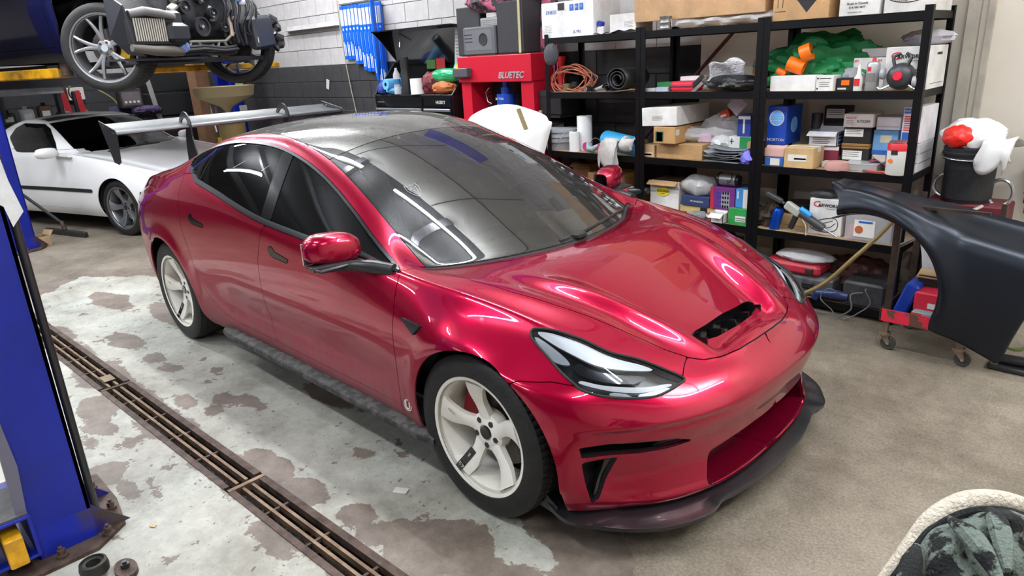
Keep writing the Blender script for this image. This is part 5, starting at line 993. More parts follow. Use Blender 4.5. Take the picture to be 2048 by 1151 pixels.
b=c(.486,.590,2.12,1.085,.205,.3,'E9E9EE','tall white carton with blue flash and red print by the post',lab=[(.05,.82,.7,.96,PRB),(.05,.08,.4,.30,PRB)]+lines(.08,.8,.75,7,.062,PRR,.03),txt=[('NORTON',.36,.89,.014,PRW)],tape=False)
c(.486,.590,2.12,.915,.168,.3,'CFCFD6','white and grey cartons pile under the tall flash carton',lab=[(.0,.32,1,.35,PRG),(.0,.65,1,.68,PRG)],side=[(.1,.9,.3,.33,PRG),(.1,.9,.63,.66,PRG)],tape=False)
q=thing('paint_tin','white paint tin with red band and lid on the right rack','paint tin',(.515,2.05,.915));MB().lathe([(0,0),(.066,0),(.069,.004),(.069,.165)],36).build('tin_body',PRW,q,True);MB().lathe([(.0695,.140),(.0695,.176),(.066,.182),(.0,.178)],36).build('tin_band',PRR,q,True);MB().box(-.03,.005,-.0712,-.069,.12,.145).build('printed_label',PRN,q);MB().lathe([(0,-.0705),(.012,-.0705),(.012,-.069)],16,'Y',(-.03,0,.085)).build('printed_label',OR,q);MB().lathe([(.058,.182),(.063,.184),(.063,.19),(.058,.19)],30).build('rim_ring',CHR,q,True)
q=thing('sanding_disc','pale brown pink sanding disc pad lying at the shelf edge','sandpaper',(.165,2.06,.915));MB().lathe([(0,0),(.070,.0),(.074,.018),(.066,.048),(0,.052)],30).build('pad',M('disc_pink','B98C84',.85),q,True)
q=thing('organiser_tray','clear plastic organiser tray with compartments, right rack','tray',(.30,2.14,.915));MB().box(-.095,.095,-.08,.08,0,.04,ch=.004).build('tray_body',film('film3',.45),q);[MB().box(x-.001,x+.001,-.078,.078,.002,.045).build('divider',PRG,q) for x in (-.045,0,.045)];MB().box(-.097,.097,-.082,.082,.04,.046).build('lid',film('film4',.6),q)
for k,(x,z,r_) in enumerate(((.37,.94,.5),(.39,.965,-.3))):
    P=[[(x-.06+.12*u,2.11+.03*k+.08*v,z+.035*math.sin(u*PI+v+k*2)) for v in np.linspace(0,1,5)] for u in np.linspace(0,1,8)];o=MB().grid(P).build('sandpaper_sheet',M('sheet_maroon','7E3F52',.8),None,True);o.modifiers.new('s','SOLIDIFY').thickness=.002;tag(o,('curled maroon sandpaper sheet lying beside the paint tin','upper curled maroon sandpaper sheet leaning behind paint tin')[k],'sandpaper')
o=MB().box(.055,.215,2.10,2.16,.915,.953,ch=.003).build('carton',cm('ECEAE8'));tag(o,'flat white carton behind the sanding disc pad','box')
q=thing('pliers','red handled pliers lying beside the paint tin','tool',(.405,2.03,.917));MB().tube([(-.05,0,.006),(0,.01,.006),(.05,.0,.006)],.006,6).build('handle',PRR,q);MB().tube([(-.05,0.02,.006),(0,.012,.006),(.05,.02,.006)],.005,6).build('handle',PRR,q);MB().box(-.08,-.05,0,.02,0,.012).build('jaws',CHR,q)
# level 2 right
q=thing('caulking_gun','grey cordless caulking gun resting slanted on the right rack','power tool',(-.02,2.03,.49));R_=rotmat(0,.52,0)
def seg(name,p0,p1,r,mat,n=14,par=q): return MB().cyl(p0,p1,r,n=n).build(name,mat,par,True)
MB().box(-.11,.01,-.022,.022,.125,.185,ch=.01,R=R_).build('tool_body',M('gun_grey','A3A39C',.5),q,bev=.004);seg('barrel',(.0,0,.135),(.15,0,.052),.026,M('gun_dark','3C3D41',.4));seg('cartridge',(.0,-.01,.165),(.07,-.01,.125),.018,M('cart_blue','2B8FD6',.3));seg('piston_rod',(-.11,0,.185),(-.24,0,.24),.010,M('gun_dark','3C3D41',.4));seg('nozzle',(.15,0,.052),(.245,0,.005),.006,CHR)
MB().box(-.24,-.12,-.02,.02,.205,.235,ch=.006,R=rotmat(0,.42,0)).build('frame',M('gun_dark','3C3D41',.4),q);MB().box(-.06,-.025,-.015,.015,.02,.13,ch=.006,R=rotmat(0,.35,0)).build('handle',SAT,q);MB().tube(spline([(.02,-.02,.10),(.05,-.03,.06),(.06,-.04,.0)],5),.003,5).build('cable',cm('C9C6C0'),q)
q=thing('blue_can','shiny blue aerosol can leaning on the right rack','can',(-.205,2.06,.492));o=MB().lathe([(0,0),(.033,0),(.035,.004),(.035,.13),(.028,.143),(0,.147)],28).build('can_body',M('can_blue','0F4FC4',.15,.6),q,True);q.rotation_euler=(0,.22,0)
crumple('cable_bundle','bundle of dark wires and a brown rag in right rack corner','cable',(-.28,2.16,.49),(.10,.12,.12),M('wire_brown','4A3A2E',.7),14,amp=.8)
q=thing('wire_spool','flat black spools stacked at the back of right rack','spool',(-.145,2.34,.566));MB().lathe([(0,0),(.10,0),(.10,.01),(.06,.012),(.06,.05),(.10,.052),(.10,.064),(0,.066)],30).build('spool_body',SAT,q,True);MB().lathe([(.062,.014),(.092,.014),(.092,.048),(.062,.048)],30).build('windings',M('winding','2A2A2E',.6),q,True)
c(-.235,-.02,2.2,.49,.076,.14,'C9A676','flat brown carton behind the caulking gun on the shelf')
b=c(.017,.225,2.07,.49,.232,.12,'F0EEEC','white lettered carton behind the caulking gun nozzle',tape=False);carworx(b,.104,.12,.195,.95);headlamp(b,.0,-.0615,.035,.16)
crumple('dust_mask','dark grey mask bundle on top of the white lettered carton','mask',(.08,2.12,.7225),(.15,.1,.05),M('grey_rub','3D3E42',.6),9)
q=thing('storage_bin','clear plastic storage bin with paper label, right rack','bin',(.40,2.17,.49));MB().box(-.14,.14,-.145,.145,0,.185,ch=.012).build('bin_body',film('film5',.42),q);MB().box(-.146,.146,-.15,.15,.185,.20,ch=.004).build('lid',film('film6',.6),q)
MB().box(-.085,.035,-.1475,-.1455,.03,.135).build('printed_label',PRW,q);MB().box(-.06,.02,-.149,-.147,.118,.13).build('printed_label',PRB,q);MB().lathe([(0,-.149),(.024,-.149),(.024,-.147)],20,'Y',(-.055,0,.075)).build('printed_label',cm('C96A3A'),q);MB().box(-.13,-.02,-.12,.10,.006,.10,ch=.02).build('contents',M('red_parts','B8505E',.5),q);MB().box(.0,.12,-.1,.1,.006,.12,ch=.02).build('contents',M('dark_parts','4A4E55',.5),q)
# level 1 right
q=thing('hard_case','dusty red plastic tool case on the bottom shelf','case',(-.05,2.11,.215));MB().box(-.19,.19,-.10,.12,0,.075,ch=.018).build('case_body',M('case_red2','C02038',.45,n=.4,nscale=12,col2='8F3A44'),q,bev=.004);MB().box(-.15,-.07,-.112,-.10,.02,.055,ch=.004).build('latch',SAT,q);MB().box(.1,.15,-.112,-.10,.02,.055,ch=.004).build('latch',SAT,q)
q=thing('hard_case','dusty grey plastic tool case under the red case','case',(.03,2.14,.072));MB().box(-.18,.19,-.12,.10,0,.142,ch=.02).build('case_body',M('case_grey2','3F4043',.55,n=.5,nscale=12,col2='66666A'),q,bev=.004);MB().box(.0,.08,-.130,-.12,.06,.10,ch=.004).build('latch',SAT,q)
crumple('film_bag','clear bag with coloured print lying on the red case','bag',(.0,2.12,.291),(.32,.2,.06),film('film7',.55),19,amp=.3)
q=thing('angle_grinder','dark blue angle grinder with cable on the bottom shelf','power tool',(.20,2.02,.072));MB().tube([(-.07,0,.04),(-.02,0,.045),(.06,0,.05),(.13,0,.05)],[.022,.03,.032,.026],14).build('tool_body',M('grinder_blue','1F2F5C',.4),q,True);MB().cyl((-.06,0,.04),(-.075,0,.0),.028,n=18).build('gear_head',M('grinder_blue','1F2F5C',.4),q,True);MB().tube(spline([(.10,-.02,.06),(.02,-.05,.10),(-.02,-.06,.03),(.07,-.10,-.02),(.10,-.12,-.06)],6),.004,6).build('cable',M('cable_grey','5B5C5E',.6),q,True)
q=thing('battery_charger','dusty black battery charger with vent slots, bottom shelf','charger',(.415,2.15,.072));MB().box(-.125,.125,-.14,.14,0,.16,ch=.014).build('charger_body',M('charger_black','222226',.55,n=.4,nscale=15,col2='3C3C40'),q,bev=.003);[MB().box(-.10,.10,-.12+.022*k,-.11+.022*k,.158,.164).build('vent_slot',MATT,q) for k in range(10)]
MB().tube(spline([(.0,-.14,.10),(-.06,-.17,.08),(-.04,-.2,.0),(-.10,-.22,-.06),(-.06,-.23,-.068)],6),.005,6).tube(spline([(.04,-.14,.12),(.02,-.17,.13),(.06,-.18,.05),(.0,-.21,-.02),(-.06,-.23,-.066)],6),.004,6).build('cable',M('cable_grey','5B5C5E',.6),q,True)
crumple('scrap_pile','dark heap of cables and parts behind the charger','cable',(.25,2.33,.072),(.34,.2,.18),M('scrap_dark','241C1C',.6,n=.6,nscale=30,col2='6A3A30'),23,40,amp=.9)
crumple('film_bag','crumpled brown plastic bag on the middle bottom shelf','bag',(-.7,2.2,.072),(.4,.3,.3),M('bag_brown','2B2624',.5),24)
c(-1.9,-1.5,2.08,.072,.25,.3,'6B5238','brown carton on the bottom shelf of the left rack')
# ---------------------------------------------------------------- white coupe behind
def coupe_net():
    I=lambda x,t:np.interp(x,*np.array(t,float).T)
    wide=[(-3.3,.78),(-2.45,.835),(-1,.822),(0,.84),(.5,.82)];beltz=[(-3.3,.86),(-2.4,.90),(-1.7,.87),(-1.0,.885),(-.7,.875),(-.3,.83),(.2,.765),(.6,.70)];beltw=[(-3.3,.70),(-2.4,.75),(-1,.775),(0,.76),(.6,.72)]
    rz=[(-3.3,.88),(-2.8,.97),(-2.3,1.12),(-2.05,1.215),(-1.8,1.255),(-1.45,1.235),(-1.25,1.15),(-1.0,.99),(-.78,.885),(-.5,.865),(0,.81),(.3,.76),(.6,.705)];rw=[(-3.3,.60),(-2.3,.56),(-1.8,.555),(-1.45,.57),(-1.25,.61),(-1.0,.67),(-.78,.71),(-.5,.68),(0,.64),(.6,.60)]
    cz=[(-3.3,.92),(-2.8,1.05),(-2.3,1.20),(-1.9,1.285),(-1.5,1.295),(-1.25,1.26),(-1.0,1.13),(-.75,.985),(-.58,.895),(-.5,.885),(0,.835),(.3,.785),(.6,.73)]
    R=[]
    for x,xc in ((-3.2,-3.2),(-2.8,-2.8),(-2.45,-2.45),(-2.15,-2.15),(-1.85,-1.85),(-1.6,-1.55),(-1.4,-1.25),(-1.15,-.97),(-.93,-.74),(-.80,-.60),(-.76,-.56),(-.70,-.50),(-.4,-.25),(0,.1),(.3,.38),(.52,.58)):
        wd,Bz,Bw,z,w,c_=I(x,wide),I(x,beltz),I(x,beltw),I(x,rz),I(x,rw),I(xc,cz)
        row=[(x,wd-.07,.19),(x,wd-.02,.25),(x,wd,.42),(x,wd+.004,.58),(x,wd-.03,.74),(x,Bw+.015,Bz-.03),(x,Bw-.01,Bz+.012),(x,(Bw+w)/2+.01,(Bz+z)/2),(x,w+.005,z-.01),(x,w-.03,z+.012)]
        for f in (.8,.55,.28,0): g_=f**2;row.append((x*g_+xc*(1-g_),w*f,c_+(z-c_)*f**2.4))
        R.append(row)
    def fan(x,w,zs,topx): 
        k=[(x-.03,w*.92,.19),(x-.01,w*.97,.25),(x,w,.40),(x,w,.52),(x-.02,w*.97,.60),(x-.05,w*.93,.655),(x-.08,w*.88,.68),(x-.10,w*.82,.69),(x-.11,w*.76,.695),(x-.12,w*.72,.70)]
        for f in (.8,.55,.28,0): k.append((k[9][0]*f+topx*(1-f),k[9][1]*f,.70+.01*(1-f)))
        return k
    r0=[(q[0]-.18,q[1]*.0,min(q[2],.9)) for q in R[0]];r1=[(q[0]-.15,q[1]*.7,min(q[2],.92)) for q in R[0]]
    F_=[fan(.68,.76,0,.62),fan(.80,.55,0,.66),fan(.86,.28,0,.70)];F_.append([(q[0],0,q[2]) for q in F_[-1]])
    return np.array([r0,r1]+R+F_,float)
WP=M('white_paint','F4F4F4',.22,coat=.8)
fc=thing('white_coupe','white two-door coupe with black side stripe parked behind the red car','car',(-6.867,.691,0),math.radians(18))
s2=Shell(coupe_net(),None,200,90)
sd2=np.where(s2.w>.55,1,-9);Un=lambda u0:(s2.u-u0)*s2.du
cb=1-(1)/1 
nrow=22-2+0
ucow=(11.2-1)/(s2.__dict__.get('n',22)-3)
nR=coupe_net().shape[0];ucow=(12.0-1)/(nR-3);uhead=(8.0-1)/(nR-3);vr=(9.2-1)/(14-3)
scr2=np.minimum.reduce([(s2.v-vr)*s2.dv,-Un(ucow),Un(uhead)])
win2=np.minimum(s2.xz([(-2.02,1.06),(-1.80,.905),(-1.70,.895),(-.98,.905),(-1.08,1.0),(-1.27,1.15),(-1.40,1.205),(-1.78,1.215),(-1.95,1.16)]),sd2)
hd2=np.minimum.reduce([s2.xw([(-.8,-.2),(-.8,.70),(-.3,.665),(.3,.63),(.62,.58),(.70,.40),(.74,0),(.74,-.2)]),Un(ucow+.02)]);hd2[s2.z<.62]=-1
a1=np.minimum(.335-np.hypot(s2.x,s2.z-.31),sd2);a1=np.where((s2.z<.31)&(abs(s2.x)<.335)&(s2.w>.5),.335-abs(s2.x),a1);a2=np.minimum(.335-np.hypot(s2.x+2.43,s2.z-.31),sd2)
usm=np.interp(s2.z,[.2,.27,.49,.74,.90],[-.70,-.714,-.738,-.74,-.607]);fdr=np.minimum.reduce([-(s2.x-usm),s2.x+1.95,s2.z-.27,-win2,.93-s2.z+0*s2.x,sd2])
strp=np.minimum.reduce([s2.z-.475,.515-s2.z,-.38-s2.x,s2.x+3.0,sd2,-a2]);strp2=np.minimum.reduce([s2.z-.475,.515-s2.z,s2.x-.40,.62-s2.x,sd2])
s2.panel('body_shell',np.minimum.reduce([-scr2,-win2,-hd2,-a1,-a2,-fdr]),WP,fc,0)
s2.panel('bonnet',hd2,WP,fc,0)
for sd in (-1,1):
    s2.panel('door',fdr,WP,fc,sd);s2.panel('side_window',win2,m_side,fc,sd,thick=.004);s2.panel('side_stripe',strp,SAT,fc,sd,lift=.006,gap=0);s2.panel('side_stripe',strp2,SAT,fc,sd,lift=.006,gap=0)
    0 and s2.panel('window_seal',np.minimum(win2+.012,-win2+.006),MATT,fc,sd,lift=.002,gap=0)
    MB().lathe([(0,sd*.5),(.34,sd*.5),(.34,sd*.80)],30,'Y',(0,0,.31),arc=(-.1,PI+.1)).build('wheel_housing',MATT,fc,True)
    q=MB();prof=[]
    for t_ in np.linspace(0,1,9):
        h=.055*(1-abs(2*t_-1)**3)**.5+.006;y=.80+.24*t_;prof.append([(-.88-.05*t_+.055*math.cos(a)*(1-abs(2*t_-1)**3)**.5,sd*y,.915+h*math.sin(a)) for a in np.linspace(0,2*PI,14,endpoint=False)])
    V=[p for r in prof for p in r];MB().add(V,[(i*14+j,i*14+(j+1)%14,(i+1)*14+(j+1)%14,(i+1)*14+j) for i in range(8) for j in range(14)]+[tuple(range(14)),tuple(range(112,126))]).build('mirror_housing',WP,fc,True,sharp=60)
    MB().prism([(-.98,.875),(-.68,.86),(-.70,.885),(-.90,.90)],(0,sd*.06,0),(0,sd*.76,0)).build('mirror_foot',WP,fc)
s2.panel('windscreen',scr2,glass('coupe_glass',(.10,.11,.11),1.6),fc,0,gap=.012,thick=.005);0 and s2.panel('screen_seal',np.minimum(scr2,.014-scr2),MATT,fc,0,gap=0,lift=.001)
roof2=np.minimum.reduce([(s2.v-vr-.02)*s2.dv,-Un(uhead-.01),Un(.30)]);s2.panel('roof_reflection',roof2,M('reflection_grey','5A5B5E',.3,n=.4,nscale=3,col2='3F4043',coat=.5),fc,0,lift=.002,gap=0)  # grey puts the reflection on the roof into its colour
MB().tube([(-.45,-.5,.885),(-.48,-.2,.90),(-.42,.15,.905)],.007,6).build('wiper',MATT,fc)
MB().box(-2.9,.45,-.6,.6,.17,.19).build('floor_pan',MATT,fc);MB().box(-1.9,-1.6,-.55,.55,.3,.95,ch=.04).build('seats',SEAT,fc)
AL=M('rim_alloy','A9ABAF',.3,.85)
for x,sd in ((0,-1),(0,1),(-2.43,-1),(-2.43,1)): make_wheel(fc,(x,sd*.70,.310),sd,.310,.235,.105,5,'curved',AL,0,.5)
# ---------------------------------------------------------------- lifted dark saloon without its front end
NAVY=M('navy_paint',(.006,.006,.013),.12,.2,coat=.5)
Z0=1.58
lc=thing('lifted_saloon','dark navy saloon raised on the lift with its bumper and bonnet front stripped off','car',(-6.230,.735,1.570),math.radians(18));lc.scale=(1.1,1.1,1.1)
s3=Shell(red_net(),None,150,70);s3.z0=s3.z
ar3=np.minimum(.40-np.hypot(s3.x,s3.z-.30),np.where(s3.w>.6,1,-9));ar3=np.where((s3.z<.3)&(abs(s3.x)<.40)&(s3.w>.6),.40-abs(s3.x),ar3);ar3r=np.minimum(.38-np.hypot(s3.x+2.86,s3.z-.32),np.where(s3.w>.6,1,-9))
b3=np.minimum.reduce([-(s3.x+.36),-ar3,-ar3r])
dr3=np.minimum.reduce([-(s3.x+.50),s3.x+1.5,s3.z-.30,.86-s3.z])
s3.panel('body_shell',np.minimum(b3,-dr3),NAVY,lc,0,off=(0,0,.08))
for sd in (-1,1): s3.panel('door',np.minimum(dr3,np.where(s3.w>.5,1,-9)),NAVY,lc,sd,off=(0,0,.08))
MB().box(-3.4,.35,-.72,.72,.20,.24).build('floor_pan',MATT,lc)
for sd in (-1,1): MB().lathe([(0,sd*.45),(.41,sd*.45),(.41,sd*.80)],30,'Y',(0,0,.38),arc=(-.1,PI+.1)).build('wheel_housing',MATT,lc,True)
SR=M('rim_gunmetal','8E8D90',.35,.7)
for sd in (-1,1): make_wheel(lc,(0,sd*.72,.345),sd,.372,.288,.115,5,'y',SR,math.radians(28),.15+PI/2,(YC,-.5 if sd<0 else 3.6))
def L_(F,l,z): return (F,l,z-Z0)
q=MB();q.add([L_(.25,-.86,2.36),L_(.62,-.98,2.22),L_(.60,-.93,1.90),L_(.55,-.80,1.83),L_(.30,-.78,1.86),L_(.2,-.84,2.0)],[(0,1,2,3,4,5)]);o=q.build('arch_liner',M('liner_plastic','2B2C31',.5),lc);o.modifiers.new('s','SOLIDIFY').thickness=.012
q=MB();q.box(.52,.60,-.93,-.40,Z0-Z0+.33,.62,ch=.02);q.build('intercooler_shroud',M('shroud','25272B',.4),lc)
q=MB();q.box(.598,.606,-.90,-.60,.37,.55);q.build('intercooler_core',M('core_dark','17171A',.5,.5),lc)
FIN=M('fin_metal','CFCABD',.4,.4)
for k in range(14): MB().box(.604,.614,-.90+.022*k,-.889+.022*k,.37,.55).build('fin',FIN,lc)
MB().tube([L_(.60,-.92,2.16),L_(.63,-.80,2.185),L_(.63,-.65,2.17),L_(.60,-.50,2.15)],[.03,.035,.035,.03],12).build('top_tank',M('tank_grey','6B6A6A',.5),lc,True)
MB().box(.56,.66,-.60,-.38,.36,.52,ch=.03).build('air_duct',M('shroud','25272B',.4),lc)
MB().tube([L_(.60,-.95,1.90),L_(.62,-.75,1.875),L_(.60,-.55,1.87),L_(.58,-.45,1.86)],[.03,.04,.045,.03],12).build('lower_pipe',M('pipe_dull','5E5852',.6,.3),lc,True)
MB().box(.30,.55,-1.0,-.15,.225,.24,R=rotmat(0,0,.02)).build('undertray',M('liner_plastic','2B2C31',.5),lc)
q=MB().box(-.2,.42,-.45,.35,.42,1.1,ch=.06);q.build('engine_block',M('engine_dark','1A1B1E',.5,.3,n=.6,nscale=10,col2='3A3A3D'),lc,bev=.01)
for k in range(26):
    r=np.random.default_rng(100+k);x,y,z=.36+.12*r.random(),-.42+.75*r.random(),.52+.5*r.random();s_=.03+.06*r.random()
    MB().box(x-s_/2,x+s_/2,y-s_*.7,y+s_*.7,z-s_/2,z+s_/2,ch=s_*.15,R=rotmat(r.random(),r.random(),r.random())).build('engine_part',(M('cast_grey','4A4A4C',.5,.6),M('engine_dark','1A1B1E'),M('cast_light','8A8780',.45,.6))[k%3],lc)
for y,z,r_ in ((-.12,.50,.085),(.03,.62,.05),(-.27,.66,.06),(.14,.50,.045)):
    MB().lathe([(0,.50),(r_*.3,.50),(r_*.32,.49),(r_*.8,.49),(r_*.84,.51),(r_,.51),(r_,.46),(0,.46)],30,'X',(0,y,z)).build('pulley',SAT,lc,True);MB().lathe([(0,.512),(r_*.18,.512),(r_*.18,.49)],14,'X',(0,y,z)).build('pulley_bolt',CHR,lc)
TR_=M('truss_alloy','7E7A72',.5,.5)
for a,b_ in (((-.40,.41),(-.30,.33)),((-.38,.42),(-.28,.36)),((-.28,.37),(.12,.375)),((.12,.375),(.24,.45)),((-.28,.36),(-.34,.27)),((-.20,.365),(-.12,.28)),((.04,.37),(.0,.28)),((.10,.37),(.16,.28)),((-.36,.27),(.20,.285))):
    MB().tube([(.50,a[0],a[1]),(.50,b_[0],b_[1])],.013,8).build('subframe_strut',TR_,lc,True)
for k,(z,x) in enumerate(((.315,.54),(.29,.56),(.26,.53))):
    MB().tube(spline([(x,-.42,z),(x+.02,-.2,z+.012),(x+.02,.02,z-.004),(x,.20,z+.01)],6),.016,8).build('coolant_hose',M('hose_black','1D1D1F',.5),lc,True)
for k in range(9):
    r=np.random.default_rng(50+k);y0=.12+.05*k;MB().tube(spline([(.42,y0,.95-.02*k),(.50+.05*r.random(),y0+.03,.7),(.48,y0-.06+.1*r.random(),.5),(.46,y0+.05,.33+.1*r.random())],6),.009+.006*r.random(),7).build('wiring_hose',(M('hose_black','1D1D1F',.5),M('cast_grey','4A4A4C'))[k%2],lc,True)
MB().tube([(.48,.20,.62),(.49,.22,.52),(.50,.21,.42)],.020,10).build('cooler_pipe',M('pipe_tan','A39282',.5,.5),lc,True)
q=MB().box(.36,.50,.50,.80,.30,.62,ch=.03,R=rotmat(.1,0,.1));q.build('headlight_module',M('module_grey','2E3035',.45),lc,bev=.006)
for z in (.36,.50): MB().box(.502,.506,.53,.58,z,z+.05).build('printed_label',PRW,lc)
q=MB().tube(spline([(.44,.78,.62),(.46,.86,.52),(.45,.80,.45),(.46,.90,.38),(.44,.82,.30)],4),[.03+.012*(k%3) for k in range(17)],7);q.build('torn_bracket',SAT,lc)
for y,z,s_,mt in ((-.40,.40,.05,M('bag_yellow','D2C67A',.5)),(-.41,.31,.065,M('bag_blue','6E8BC4',.35)),(.30,.75,.06,M('bag_blue','6E8BC4')),(.22,.78,.05,M('cap_blue','23309A')),(.34,.72,.05,M('bag_white','C9CBD0',.4))):
    crumple('taped_bag','','',(.56,y,z-s_/2),(s_,s_*1.3,s_*1.4),mt,int(z*100),18,lc)
# ---------------------------------------------------------------- lifts
LB=M('lift_blue','031E9A',.45,n=.3,nscale=2,col2='02146E');LB2=M('lift_blue_worn','031E9A',.45,n=.75,nscale=5,col2='3D2E28');YEL=M('lift_yellow','E8A90C',.45,n=.5,nscale=5,col2='6B4E1A')
def column(loc,rz,label,near):
    t=thing('lift_column',label,'car lift',loc,rz);h=3.7
    # channel open towards -Y : front flange at +X
    fl=MB().box(.145,.160,-.175,0,.10,h).build('front_flange',LB,t);MB().box(.1455,.1605,-.175,0,.0,.14).build('flange_foot',LB2,t)
    MB().box(-.16,.16,-.012,.0,0,h).build('web',LB,t);MB().box(-.160,-.145,-.175,0,0,h).build('rear_flange',LB,t)
    MB().box(.10,.16,-.187,-.175,0,h).build('lip',LB,t);MB().box(-.16,-.10,-.187,-.175,0,h).build('lip',LB,t)
    bp_=MB();bp_.prism([(-.32,-.42),(.24,-.42),(.24,-.02),(.15,.10),(-.05,.13),(-.32,.13)],(0,0,.018),(0,0,0),(1,0,0),(0,1,0));bp_.build('base_plate',m_rust,t,bev=.002)
    for s_ in ((.16,.0),(-.10,.0)):
        MB().prism([(0,0),(.12,0),(0,.13)],(.008,0,0),(s_[0]-.02,.0,.018),(0,1,0),(0,0,1)).build('gusset',LB2,t)
    for x,y in ((.19,.03),(.02,.09),(.20,-.13),(-.2,.08),(.20,-.32)):
        b=MB().cyl((x,y,.018),(x,y,.030),.020,n=20).cyl((x,y,.03),(x,y,.050),.014,n=6).cyl((x,y,.05),(x,y,.062),.007,n=10).build('anchor_bolt',m_rust,t)
    return t
t=column((-1.180,-1.968,0),0,'tall blue steel lift column in the left foreground with rusty bolted base',True)
MB().tube([(.13,.020,.05),(.13,.022,1.0),(.13,.02,3.6)],.014,10).build('hydraulic_hose',SAT,t,True)
MB().box(-.13,.13,-.165,-.02,.05,1.2).build('carriage',M('carriage_dark','14151C',.6,n=.5,nscale=6,col2='2E2C30'),t)
# carriage foot with square arm tube
q=MB();w=.012
for z0,z1,y0,y1 in ((.065,.077,-.33,-.19),(.225,.237,-.33,-.19),(.065,.237,-.197,-.185),(.065,.237,-.33,-.318)): q.box(-.12,.21,y0,y1,z0,z1)
q.build('arm_tube',LB,t,bev=.003);MB().box(-.12,.19,-.262,-.205,.078,.19,ch=.004).build('lift_arm',YEL,t).location=(.04,-.02,-.01)
MB().prism([(-.22,.24),(-.19,.24),(-.175,.42),(-.185,.60),(-.21,.62)],(.02,0,0),(.17,0,0),(0,1,0),(0,0,1)).build('arm_bracket',M('bracket_grey','6E6C7C',.5,.4),t)
MB().box(-.05,.20,-.34,-.19,.237,.245).build('arm_cover',M('dusty_metal','5C5A5C',.7,n=.5,nscale=20),t)
pp=thing('paper_sheet','white paper sheets hanging taped to the blue lift column','paper',(-1.008,-1.95,1.2))
o=MB().add([(0,-.17,.45),(0,.0,.34),(0,.012,.18),(0,.030,.075),(.004,-.010,.030),(.002,-.02,.10),(0,-.07,.14),(0,-.15,.16)],[(0,1,2,3,4,5,6,7)]).build('paper',cm('EFEFF0'),pp);o.modifiers.new('s','SOLIDIFY').thickness=.001
q=thing('rubber_puck','round black rubber lift pad ring lying on the column base','rubber pad',(-.80,-2.04,.018));MB().lathe([(.024,0),(.046,0),(.048,.02),(.044,.040),(.036,.044),(.034,.036),(.024,.034),(.022,.010)],36).build('pad_ring',M('puck_rubber','26241F',.55,n=.4,nscale=30),q,True)
q=thing('steel_clamp','greasy oval steel plate with bolt beside the rubber pad','plate',(-.735,-1.96,.0));MB().lathe([(0,0),(.045,0),(.045,.018),(0,.018)],24).build('plate_body',m_rust,q).scale=(1.3,.8,1);MB().cyl((0,0,.018),(0,0,.035),.015,n=6).cyl((0,0,.035),(0,0,.045),.008,n=10).build('bolt',SAT,q)
t=column((-7.0,-.93,0),math.radians(18),'blue lift column behind the broom, left of the white coupe',False);t2=column((-8.6,2.34,0),math.radians(18),'blue lift column near the back wall behind the drain pan',False)
MB().box(.17,.175,-.12,.02,1.35,1.62).build('printed_card',cm('D9D49A'),t2);MB().box(.17,.175,-.12,.02,1.0,1.2).build('printed_card',cm('CFCFC4'),t2)
# arms under the lifted car
ar=thing('lift_arm','yellow painted lift arm under the sill of the raised saloon','car lift',(-7.15,-.44,1.70),math.radians(18));ar.scale=(1.1,1.1,1.1);MB().box(-.9,.45,-.06,.06,0,.09,ch=.01).build('arm_beam',YEL,ar);MB().box(.30,.46,-.05,.05,.09,.115).build('arm_pad',SAT,ar);MB().cyl((.50,0,.02),(.50,0,.14),.05,n=20).build('pad_screw',m_rust,ar)
ar=thing('lift_arm','rust-chipped yellow lift arm across under the stripped engine','car lift',(-6.66,.57,1.70),math.radians(104));ar.scale=(1.1,1.1,1.1);MB().box(-.1,1.6,-.05,.05,0,.06,ch=.01).build('arm_beam',YEL,ar);MB().cyl((1.2,0,.06),(1.2,0,.10),.06,n=20).build('arm_pad',SAT,ar)
# ---------------------------------------------------------------- tool chest, press, speakers by the wall
DS=M('drawer_steel','C4C6C9',.25,.9)
t=thing('tool_chest','wide black tool chest with open lid and steel drawer trims','tool chest',(-4.06,2.30,0))
MB().box(-.655,.62,-.20,.20,0,1.365,ch=.008).build('cabinet_body',BLK,t)
for k,(z0,z1) in enumerate(((1.25,1.335),(1.13,1.235),(.98,1.115),(.80,.965),(.6,.785),(.35,.585))):
    for a,b in ((-.62,.16),(.19,.60)):
        if k==0: d_=MB().box(a,b,-.212,-.20,z0,z1).build('drawer',BLK,t);continue
        d_=MB().box(a,b,-.215,-.20,z0,z1).build('drawer',BLK,t);MB().box(a+.005,b-.005,-.232,-.214,z1-.030,z1-.006,ch=.004).build('drawer_trim',DS,d_)
text('HUSKY',.045,'lettering',PRW,t,(.45,-.214,1.29));text('TOOL STORAGE',.016,'lettering',PRG,t,(-.53,-.214,1.29))
MB().prism([(-.20,1.365),(.20,1.365),(.20,1.68),(.10,1.68)],(.015,0,0),(-.655,0,0),(0,1,0),(0,0,1)).prism([(-.20,1.365),(.20,1.365),(.20,1.68),(.10,1.68)],(.015,0,0),(.605,0,0),(0,1,0),(0,0,1)).box(-.65,.615,.185,.20,1.365,1.69).build('top_well',BLK,t)
lid=MB().add([(-.655,.16,1.66),(.62,.16,1.66),(.62,.02,1.985),(-.655,.02,1.985),(-.655,-.16,2.0),(.62,-.16,2.0)],[(0,1,2,3),(3,2,5,4)]).build('lid',BLK,t);lid.modifiers.new('s','SOLIDIFY').thickness=.012
MB().prism([(.16,1.66),(.02,1.985),(-.16,2.0),(-.05,1.90)],(.008,0,0),(-.655,0,0),(0,1,0),(0,0,1)).build('lid_side',BLK,t)
